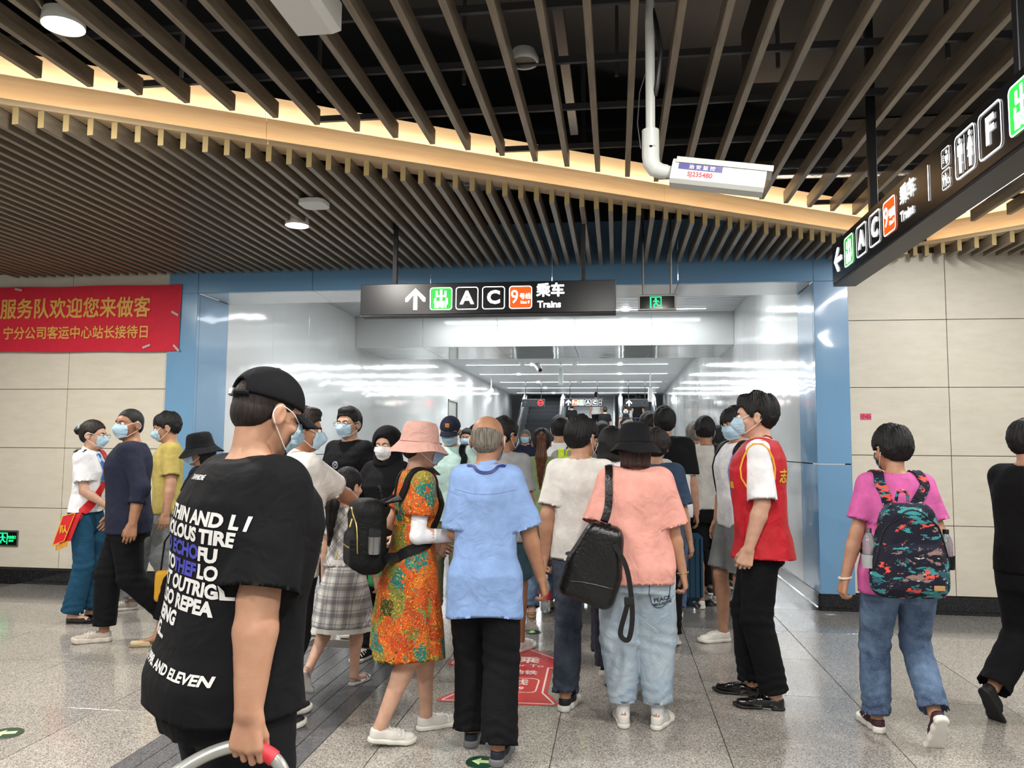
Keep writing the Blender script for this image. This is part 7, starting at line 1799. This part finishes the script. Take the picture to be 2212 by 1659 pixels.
x, y = at(366, 6.8)
J = person('young man in mustard yellow tee with a mask, behind the man in navy', x, y, 128, H=1.79, build=0.95, sk=SK2, vox=0.010,
    feet=((-0.12, -0.1, 0, 0), (0.08, 0.25, 0, 0)), head=(-8, -14, 0), hair=('fringe', H_BLK, 1.5), mask=M_MASK, shoes=('sneaker', SN_BG, M_SOLE_W),
    top=dict(mat=C_YEL, hem=0.84, sleeve=0.75, loose=0.025, seed=61), bottom=dict(mat=C_GSHORT, seed=62))
print_on('chest_print', J['top'], text_raw('明\n号', 0.04, 0.001), (0.06, 0.18, J['T'](1.22)), (-1, 0, 0), (0, 0, 1), INK_K, J['top_obj'])
x, y = at(438, 5.60)
J = person('person in black sun hat and blue mask, half hidden by the foreground man', x, y, 110, H=1.60, build=0.95, fem=True, sk=SK2, vox=0.010,
    feet=((-0.08, -0.2, 0, 20), (0.06, 0.30, 0, 0)), hands=((-0.24, 0.05, 0.82), (0.22, 0.10, 0.85)), head=(15, -10, 0), hair=('bob', H_BLK, 0.8), mask=M_MASK, hat=('bucket', C_BLK2), shoes=('slipper', plain('slipper_cream', '#cbb993', 0.5), plain('slipper_sole', '#8f8065', 0.6)), foot_skin=True,
    top=dict(mat=C_BLK2, hem=0.86, sleeve=1.3, sleeve_r=0.065, loose=0.025, seed=64), bottom=dict(mat=C_BLK, seed=65, length=1.7))
q = world_pt(J, (0.10, 0.20, 0.31)); tb = empty('shoulder_bag', tuple(q), 0.3, 'mustard yellow cloth bag swinging behind the man in the black cap', 'bag')
mesh_sdf('bag_body', lambda p: rbox(p, V(0, 0, 0.12), (0.12, 0.04, 0.12), 0.035) + folds(p, 0.006, 3), V(-.2, -.12, -.05), V(.2, .12, .3), 0.01, plain('bag_mustard', '#d09a22', 0.7), tb)
MB().tube([(-0.08, 0, 0.23), (-0.06, 0, 0.45), (0.0, 0, 0.55), (0.06, 0, 0.45), (0.08, 0, 0.23)], 0.008, 6).build('strap', M_dark, tb, True)

# ================================================================ people coming out along the left corridor wall
x, y = at(756, 6.2)
J = person('bespectacled man in black crew neck tee with a chest logo, facing the camera', x, y, 158, H=1.78, build=1.08, sk=SK1, vox=0.0085, fine=0.0055,
    feet=((-0.12, 0, 4, 0), (0.12, 0.05, 4, 0)), hands=((-0.32, 0.03, 0.88), (0.30, 0.08, 0.90)), poles=((-0.6, -1, 0), (0.6, -1, 0)), head=(-4 + 12, -2, 0), hair=('quiff', H_BLK, 1.0), mask=M_MASK, glasses=True, shoes=('sneaker', SN_K, M_SOLE_W),
    top=dict(mat=C_BLK, hem=0.82, sleeve=0.75, loose=0.026, seed=71, wrinkle=0.008), bottom=dict(mat=C_BLK2, seed=72))
f = J['top']; T = J['T']; ob = J['top_obj']
rg = circle(0, 0, 0.030, 20); ri = circle(0, 0, 0.020, 20); print_on('chest_logo', f, (rg + ri, [(i, (i + 1) % 20, 20 + (i + 1) % 20, 20 + i) for i in range(20)]), (0, 0.2, T(1.27)), (-1, 0, 0), (0, 0, 1), plain('print_grey', '#8f8fa0', 0.7), ob, 0.003)
print_on('chest_logo', f, text_raw('M', 0.035, 0.001), (0, 0.2, T(1.27)), (-1, 0, 0), (0, 0, 1), plain('print_grey', '#8f8fa0', 0.7), ob, 0.003)
print_on('chest_print', f, text_raw('CONFEDERATION\nCAPTAIN', 0.018, 0.0006), (0, 0.2, T(1.205)), (-1, 0, 0), (0, 0, 1), INK_W, ob, 0.003)

x, y = at(838, 5.55)
J = person('woman in black hooded jacket and white mask raising one hand', x, y, 165, H=1.60, build=0.95, fem=True, sk=SK1, vox=0.0085,
    feet=((-0.08, 0, 4, 0), (0.08, 0.1, 4, 0)), hands=((-0.20, 0.20, 0.92), (0.15, 0.28, 1.20)), poles=((-0.5, -1, 0), (0.8, -0.2, -1)), hpose=('grip', 'relax'), palms=(None, (-0.2, 0.5, 0.6)), head=(8, -6, 0), hair=('long', H_DKB, 0.6), mask=M_MASKW, shoes=('sneaker', SN_K, M_SOLE_W),
    top=dict(mat=C_BLK, name='jacket', hem=0.78, sleeve=1.8, sleeve_r=0.075, loose=0.04, seed=74, wrinkle=0.010), bottom=dict(mat=C_BLK2, seed=75))
hc, hs = J['hc'], J['hs']; th = J['to_head']
def hood(p):
    q = th(p); o = smin(ell(q, V(0, -0.025, 0.035), V(0.110, 0.125, 0.115)), cap(q, V(0, -0.03, -0.02), V(0, -0.03, -0.13), 0.10, 0.115), 0.04)
    i = smin(ell(q, V(0, -0.02, 0.03), V(0.094, 0.112, 0.100)), cap(q, V(0, -0.02, -0.02), V(0, -0.02, -0.2), 0.085, 0.09), 0.04)
    d = smax(o, -i, 0.004); d = smax(d, -ell(q, V(0, 0.12, -0.02), V(0.068, 0.12, 0.10)), 0.008); return smax(d, -q[:, 2] - 0.15, 0.01) * hs + folds(p, 0.003, 5)
mesh_sdf('hood', hood, hc - 0.26 * hs, hc + 0.2 * hs, 0.0075, C_BLK, J['top_obj'])
q = world_pt(J, J['wri'][0] + V(0.02, 0.02, -0.35)); gb = empty('shopping_bag', tuple(q), 2.9, 'green cloth shopping bag carried by the woman in the black hood', 'bag')
mesh_sdf('bag_body', lambda p: rbox(p, V(0, 0, 0.13), (0.16, 0.06, 0.13), 0.04) + folds(p, 0.008, 6), V(-.25, -.15, -.05), V(.25, .15, .32), 0.01, C_PGREEN, gb)
MB().tube(catmull([(-0.06, -0.05, 0.25), (-0.05, -0.03, 0.33), (0.05, -0.03, 0.33), (0.06, -0.05, 0.25)], 5), 0.005, 6).build('handle', INK_W, gb, True)

x, y = at(975, 7.0)
J = person('man in mint tee and navy cap reading his phone, backpack strap on one shoulder', x, y, 172, H=1.74, build=0.98, sk=SK2, vox=0.0085, fine=0.0055,
    feet=((-0.1, 0, 4, 0), (0.1, 0.1, 4, 0)), hands=((-0.16, 0.10, 0.98), (0.10, 0.30, 1.20)), poles=((-1, -0.6, 0), (1, -0.3, -0.8)), hpose=('relax', 'grip'), palms=(None, (-0.1, -0.2, 1)), head=(8, -20, 0), hair=('short', H_BLK, 0.8), mask=M_MASK, hat=('cap', C_NAVY), shoes=('sneaker', SN_W, M_SOLE_W),
    top=dict(mat=C_MINT, hem=0.80, sleeve=0.85, sleeve_r=0.085, loose=0.04, seed=81), bottom=dict(mat=C_KHAKI, seed=82))
T = J['T']; s = J['s']
MB().bbox(-0.017, 0.017, 0.100, 0.106, 0.07, 0.105, 0.002).xf(J['Mh4'] @ Matrix.Rotation(0.0, 4, 'X')).build('cap_badge', plain('badge_orange', '#e0903c', 0.6), J['root'])
p = J['wri'][1] + unit(J['wri'][1] - J['elb'][1]) * 0.10 + V(-0.01, 0.0, 0.03); q = world_pt(J, p); ph = empty('phone', tuple(q), math.radians(160), 'dark phone in the hand of the man in the mint tee', 'phone')
MB().bbox(-0.036, 0.036, -0.07, 0.07, -0.004, 0.004, 0.003).xf(Matrix.Rotation(0.5, 4, 'X')).build('body', M_dark, ph); MB().box(-0.033, 0.033, -0.066, 0.066, 0.004, 0.0045).xf(Matrix.Rotation(0.5, 4, 'X')).build('screen', plain('screen_black', '#0a0b10', 0.1), ph)
c = (-0.05, -0.24, T(1.12)); t, fix, fb = backpack(J, J['top'], c, (0.15, 0.07, 0.2), M_NYLON, 'black backpack on the back of the man in the mint tee', shoulder=0.12)
p = J['wri'][0]; MB().tube([tuple(p + 0.03 * V(math.cos(a), 0.3 * math.sin(a), math.sin(a))) for a in [2 * math.pi * k / 16 for k in range(16)]], 0.006, 6, closed=True).build('watch', M_dark, J['root'], True)

x, y = at(928, 8.5)
J = person('woman with a phone at her mouth and blue mask, behind the pink bucket hat', x, y, 178, H=1.70, build=0.92, fem=True, sk=SK1, vox=0.010, fine=0.0065, feet=((-0.1, 0.1, 4, 0), (0.1, 0, 4, 0)), hands=((-0.06, 0.25, 1.32), (0.24, 0.05, 0.85)), poles=((-1, 0, -1), (0.3, -1, 0)), hpose=('grip', 'relax'), hair=('bun', H_BLK, 0.7), mask=M_MASK, shoes=('sneaker', SN_W, M_SOLE_W),
    top=dict(mat=cloth('cloth_slate', '#4a4d54'), hem=0.86, sleeve=0.7, seed=84), bottom=dict(mat=D_MID, seed=85))
q = world_pt(J, J['wri'][0] + V(0, 0.02, 0.08)); ph = empty('phone', tuple(q), math.radians(180), 'small dark phone held near the face of the woman behind the pink hat', 'phone'); MB().bbox(-0.036, 0.036, -0.004, 0.004, -0.07, 0.07, 0.003).xf(Matrix.Rotation(0.3, 4, 'X')).build('body', M_dark, ph)

# ================================================================ crowd walking into the corridor
def crowd(label, px, Y, H, face=0, hair=('short', None, 1.2), top=None, bottom=None, z=0, mask=None, hat=None, fem=False, sk=None, build=1.0, vox=0.013, head=(0, 0, 0), feet=None, shoes=None, **k):
    x, y = at(px, Y); r = random.Random(label)
    J = person(label, x, y, face, H=H, build=build, fem=fem, sk=sk or SK2, vox=vox, fine=k.pop('fine', 0.0085 if Y < 9 else 0.011), feet=feet or ((-0.09, r.uniform(-0.15, 0.1), 4, 0), (0.09, r.uniform(0.0, 0.25), 4, r.choice((0, 12)))), head=head, hair=hair, mask=mask, hat=hat,
        shoes=shoes or ('sneaker', r.choice((SN_W, SN_K)), M_SOLE_W), top=top, bottom=bottom or dict(mat=r.choice((C_BLK, D_MID, D_DARK)), seed=r.randint(1, 99)), group='travellers in the corridor', **k)
    if z: J['root'].location.z = z
    return J
J = crowd('man in heather grey tee with tousled dark hair, right of the bald man', 1088, 5.75, 1.69, -18, hair=('short', H_BLK, 1.5), top=dict(mat=C_GRY, hem=0.82, sleeve=0.75, loose=0.025, seed=91), bottom=dict(mat=C_TSHORT, length=0.85, seed=92, radii=(0.11, 0.1, 0.07)), mask=M_MASK, head=(-20, -4, 0), vox=0.009, fine=0.0055, sk=SK3)
J = crowd('woman in sage green dress with a long brown ponytail and tan sandals', 1170, 7.05, 1.67, 4, hair=('pony', H_DKB, 1.0, H_BRN), fem=True, sk=SK1, vox=0.0085, fine=0.006, feet=((-0.08, -0.05, 4, 0), (0.07, 0.30, 4, 8)), shoes=('sandal', SN_TAN, plain('sandal_cork', '#a8865a', 0.7)), foot_skin=True,
    top=dict(mat=C_GRN, name='dress', hem=0.55, sleeve=0.5, sleeve_r=0.07, loose=0.016, seed=93, skirt=[(0.50, .25, .215, -.01), (0.75, .22, .18, -.01), (0.95, .175, .13, -.01), (1.04, .135, .10, 0), (1.1, .14, .10, 0)], pleat=(14, 0.04, 0.98)))
J = crowd('man in light grey tee and black shorts with white sneakers, pulling a suitcase', 1524, 7.75, 1.78, 2, hair=('short', H_BLK, 1.3), vox=0.009, fine=0.006, sk=SK3, feet=((-0.07, -0.08, 0, 0), (0.11, 0.16, 4, 0)), shoes=('sneaker', SN_W, M_SOLE_W), hands=((-0.25, 0.02, 0.92), (0.24, 0.1, 0.88)), hpose=('grip', 'relax'), mask=M_MASKW, head=(-6, -10, 0),
    top=dict(mat=C_LGRY, hem=0.88, sleeve=0.75, loose=0.022, seed=95), bottom=dict(mat=C_BLK, length=0.92, radii=(0.115, 0.105, 0.07), seed=96))
T = J['T']; s = J['s']; f = J['top']
t, fix = held(J, (0.20, -0.10, T(0.78)), 'black shoulder bag with a wide strap on the man in light grey tee', 'bag', 'shoulder_bag')
fix(ribbon('strap', f, [(0.19, -0.13, T(1.05)), (0.15 * s, -0.14, T(1.2)), (0.10 * s, -0.12, T(1.36)), (0.09 * s, 0.0, T(1.45)), (0.08 * s, 0.08, T(1.36)), (0.13, 0.12, T(1.2))], 0.07, 0.008, M_NYLON, t, 0.002)); cb = V(0.215, -0.12, T(0.97))
fix(mesh_sdf('bag_body', lambda p: rbox(p, cb, (0.075, 0.045, 0.19), 0.04), cb - 0.28, cb + 0.28, 0.009, M_NYLON, t))
# suitcase
q = world_pt(J, (-0.27, -0.03, 0)); sc = empty('suitcase', (q[0], q[1], 0), 0.0, 'dark teal ribbed hard suitcase rolling beside the man in black shorts', 'suitcase')
M_case = plain('case_teal', '#1e4258', 0.35); mb = MB(); mb.bbox(-0.22, 0.22, -0.13, 0.13, 0.07, 0.70, 0.04); mb.build('shell', M_case, sc)
for k in range(9): MB().bbox(-0.2 + k * 0.05 - 0.009, -0.2 + k * 0.05 + 0.009, -0.138, 0.138, 0.11, 0.66, 0.006).build('rib', M_case, sc)
MB().bbox(-0.004 + 0.02, 0.006 + 0.02, -0.141, 0.141, 0.10, 0.67, 0.002).build('zip_line', M_BRASS, sc)
for sx in (-1, 1):
    for sy in (-1, 1):
        w_ = MB().lathe([(0.012, -0.012), (0.028, -0.01), (0.028, 0.01), (0.012, 0.012)], n=14).xf(Matrix.Translation((sx * 0.18, sy * 0.09, 0.028)) @ Matrix.Rotation(math.pi / 2, 4, 'Y')).build('wheel', M_SOLE_B, sc, True); MB().box(sx * 0.18 - 0.017, sx * 0.18 + 0.017, sy * 0.09 - 0.01, sy * 0.09 + 0.01, 0.035, 0.075).build('fork', M_dark, w_)
MB().tube([(-0.1, 0.1, 0.7), (-0.1, 0.1, 0.93), (0.1, 0.1, 0.93), (0.1, 0.1, 0.7)], 0.009, 8).build('pull_handle', M_rail, sc, True)

J = crowd('girl with long straight black hair and white top left of the volunteer', 1550, 8.5, 1.72, -5, hair=('long', H_BLK, 0.9), fem=True, top=dict(mat=C_WHT2, hem=0.86, sleeve=0.7, seed=98))
J = crowd('tall man with a blue mask and thick black hair looking past the volunteer', 1592, 6.35, 1.79, 112, hair=('fringe', H_BLK, 1.5), sk=SK2, vox=0.009, fine=0.0055, mask=M_MASK, head=(38, -6, 0), feet=((-0.08, -0.2, 0, 20), (0.08, 0.10, 0, 0)), shoes=('sneaker', SN_W, M_SOLE_W), top=dict(mat=C_WHT2, hem=0.84, sleeve=0.8, loose=0.03, seed=101), bottom=dict(mat=C_GSHORT, length=0.9, radii=(0.115, 0.105, 0.07), seed=102))
t, fix, fb = backpack(J, J['top'], (0.0, -0.24, J['T'](1.12)), (0.14, 0.07, 0.2), M_NYLON, 'black backpack of the tall masked man behind the volunteer', shoulder=0.12, vox=0.01)
J = crowd('broad man in a raglan tee, black above and white below, in the corridor crowd', 1436, 7.15, 1.84, 0, hair=('short', H_BLK, 1.3), build=1.15, vox=0.009, top=dict(mat=C_WHT2, hem=0.82, sleeve=0.8, loose=0.035, seed=104))
f0_ = J['top']; T = J['T']; yk = lambda p: smax(smax(f0_(p) - 0.011, -(f0_(p) + 0.008), 0.003), T(1.18) - 0.06 * np.abs(p[:, 0]) - p[:, 2], 0.003); mesh_sdf('black_yoke', yk, V(-0.36, -0.26, T(1.1)), V(0.36, 0.28, T(1.5)), 0.012, C_BLK, J['top_obj'])
J = crowd('woman with short curly hair in a denim shirt, right of the black bucket hat', 1418, 5.95, 1.60, -10, hair=('short', H_DKB, 2.0), fem=True, build=1.1, vox=0.009, fine=0.006, top=dict(mat=D_NAVY, hem=0.80, sleeve=0.9, sleeve_r=0.09, loose=0.04, seed=106))
J = crowd('woman in white tee with black script lettering, left of the black bucket hat', 1322, 5.55, 1.62, -8, hair=('bob', H_BLK, 0.9), fem=True, vox=0.009, fine=0.006, mask=M_MASKW, head=(-25, -4, 0), top=dict(mat=C_WHT2, hem=0.82, sleeve=0.8, loose=0.03, seed=108))
for i, w_ in enumerate(('La Amour', 'D\'etre')): print_on('shirt_print', J['top'], text_raw(w_, 0.055 + 0.02 * i, 0.001, 1, shear=0.3), (-0.02, -0.2, J['T'](1.30) - 0.06 * i), (1, 0, 0), (0, 0, 1), INK_K, J['top_obj'])
J = crowd('man in white tee with a spotted strap across his back, before the left escalator', 1209, 8.2, 1.83, 0, hair=('short', H_BLK, 1.0), vox=0.010, mask=M_MASKW, top=dict(mat=C_WHT2, hem=0.84, sleeve=0.75, seed=110))
T = J['T']; t, fix = held(J, (0.0, -0.16, T(0.95)), 'navy and white spotted shoulder strap bag on the tall man in white', 'bag', 'sling_bag')
fix(ribbon('strap', J['top'], [(0.12, -0.02, T(1.45)), (0.09, -0.12, T(1.35)), (0.02, -0.17, T(1.2)), (-0.08, -0.15, T(1.06))], 0.075, 0.008, P_SPOT, t, 0.002)); cb = V(-0.13, -0.17, T(1.0)); fix(mesh_sdf('bag_body', lambda p: rbox(p, cb, (0.09, 0.05, 0.07), 0.04), cb - 0.18, cb + 0.18, 0.01, P_SPOT, t))
J = crowd('brown haired person carrying the lime backpack, left of the white tee man\'s head', 1240, 7.7, 1.74, 8, hair=('short', hairmat('hair_chestnut', '#6b4632'), 1.4), vox=0.010, top=dict(mat=C_GRY, hem=0.84, sleeve=0.7, seed=112))
t, fix, fb = backpack(J, J['top'], (-0.06, -0.24, J['T'](1.22)), (0.15, 0.09, 0.19), C_LIME, 'lime green backpack with a small red badge, above the white tee man\'s shoulder', shoulder=0.12, vox=0.01)
fix(MB().bbox(-0.05, 0.01, -0.345, -0.335, J['T'](1.31), J['T'](1.335), 0.003).build('badge', plain('badge_red', '#b5232f', 0.4), t))
for (lb, px, Y, H_, hr, tp, kw) in (
    ('dark haired head behind the bucket hat, left one of the distant row', 1300, 9.0, 1.76, ('short', H_BLK, 1.1), C_BLK, {}),
    ('person with black wavy hair just above the bucket hat crown', 1362, 9.0, 1.74, ('short', H_BLK, 1.7), C_WHT, {}),
    ('person with dark hair in a ponytail among the distant row', 1384, 9.3, 1.72, ('pony', H_DKB, 1.0), C_GRY, dict(fem=True)),
    ('tall man with black hair left of the raglan tee man', 1402, 8.2, 1.84, ('short', H_BLK, 1.2), C_BLK, {}),
    ('short person with black hair directly under the tall man\'s head', 1404, 6.62, 1.63, ('short', H_BLK, 1.2), C_WHT, dict(fem=True)),
    ('grey haired man behind the light grey tee man', 1500, 8.9, 1.78, ('short', H_GRY, 1.0), C_WHT, {}),
    ('person with greying hair at the back of the crowd below the right escalator', 1358, 11.0, 1.85, ('short', H_GRY, 1.1), C_BLK2, {}),
    ('dark haired traveller farther back, right of the greying one', 1389, 11.5, 1.76, ('short', H_BLK, 1.1), C_NAVY, {}),
    ('black haired traveller below the stairs, above the white tee man\'s head', 1302, 11.5, 1.86, ('short', H_BLK, 1.0), C_BLK, {}),
    ('girl with auburn hair peeking out under the long black hair', 1568, 9.6, 1.55, ('bob', H_DKB, 0.9), C_WHT2, dict(fem=True))):
    crowd(lb, px, Y, H_, random.Random(px).uniform(-8, 8), hair=hr, top=dict(mat=tp, hem=0.84, sleeve=0.75, seed=px % 50), vox=0.014, **kw)
for (lb, px, Y, H_, hr, tp, kw) in (
    ('old man with white hair, glasses and mask in a navy tee, far down the corridor', 1135, 14.5, 1.78, ('short', H_GRY, 0.8), C_NAVY, {}),
    ('masked child-faced person far off, left of the bald man\'s head', 1008, 10.0, 1.70, ('short', H_BLK, 1.0), C_GRY, {}),
    ('person in a straw coloured hat far behind the bald man', 1066, 12.5, 1.82, ('short', H_BLK, 1.0), C_LGRY, dict(hat=('bucket', cloth('straw', '#cdbb8c')))),
    ('dark haired person far behind the bald man\'s crown', 1027, 11.2, 1.78, ('short', H_BLK, 1.2), C_WHT, {})):
    crowd(lb, px, Y, H_, 180, hair=hr, mask=M_MASK, top=dict(mat=tp, hem=0.84, sleeve=0.75, seed=px % 50), vox=0.014, **kw)
# travellers on the stairs and the right escalator
for (lb, px, Y, z, tp, kw) in (
    ('dark clad person on the left side of the staircase', 1235, 30.0, 1.44, C_BLK, dict(fem=True)),
    ('person in a light grey top climbing the middle of the stairs', 1288, 30.9, 1.92, C_LGRY, dict(bottom=dict(mat=C_BLK, seed=3))),
    ('person in black tee with a white print climbing at the right of the stairs', 1307, 29.6, 1.28, C_BLK, {}),
    ('person in grey with a black backpack riding the right escalator', 1352, 29.55, 1.4, C_GRY, {}),
    ('dark figure farther up the right escalator', 1378, 30.3, 1.8, C_BLK, {})):
    J = crowd(lb, px, Y, 1.7, 0, top=dict(mat=tp, hem=0.84, sleeve=0.75, seed=px % 50, vox=0.016), z=z, vox=0.020, fine=0.015, feet=((-0.08, 0, 0, 0), (0.08, 0, 0, 0)), **kw)
    if 'black backpack' in lb: backpack(J, J['top'], (0, -0.22, J['T'](1.15)), (0.14, 0.07, 0.2), M_NYLON, 'black backpack of the traveller on the right escalator', vox=0.014)
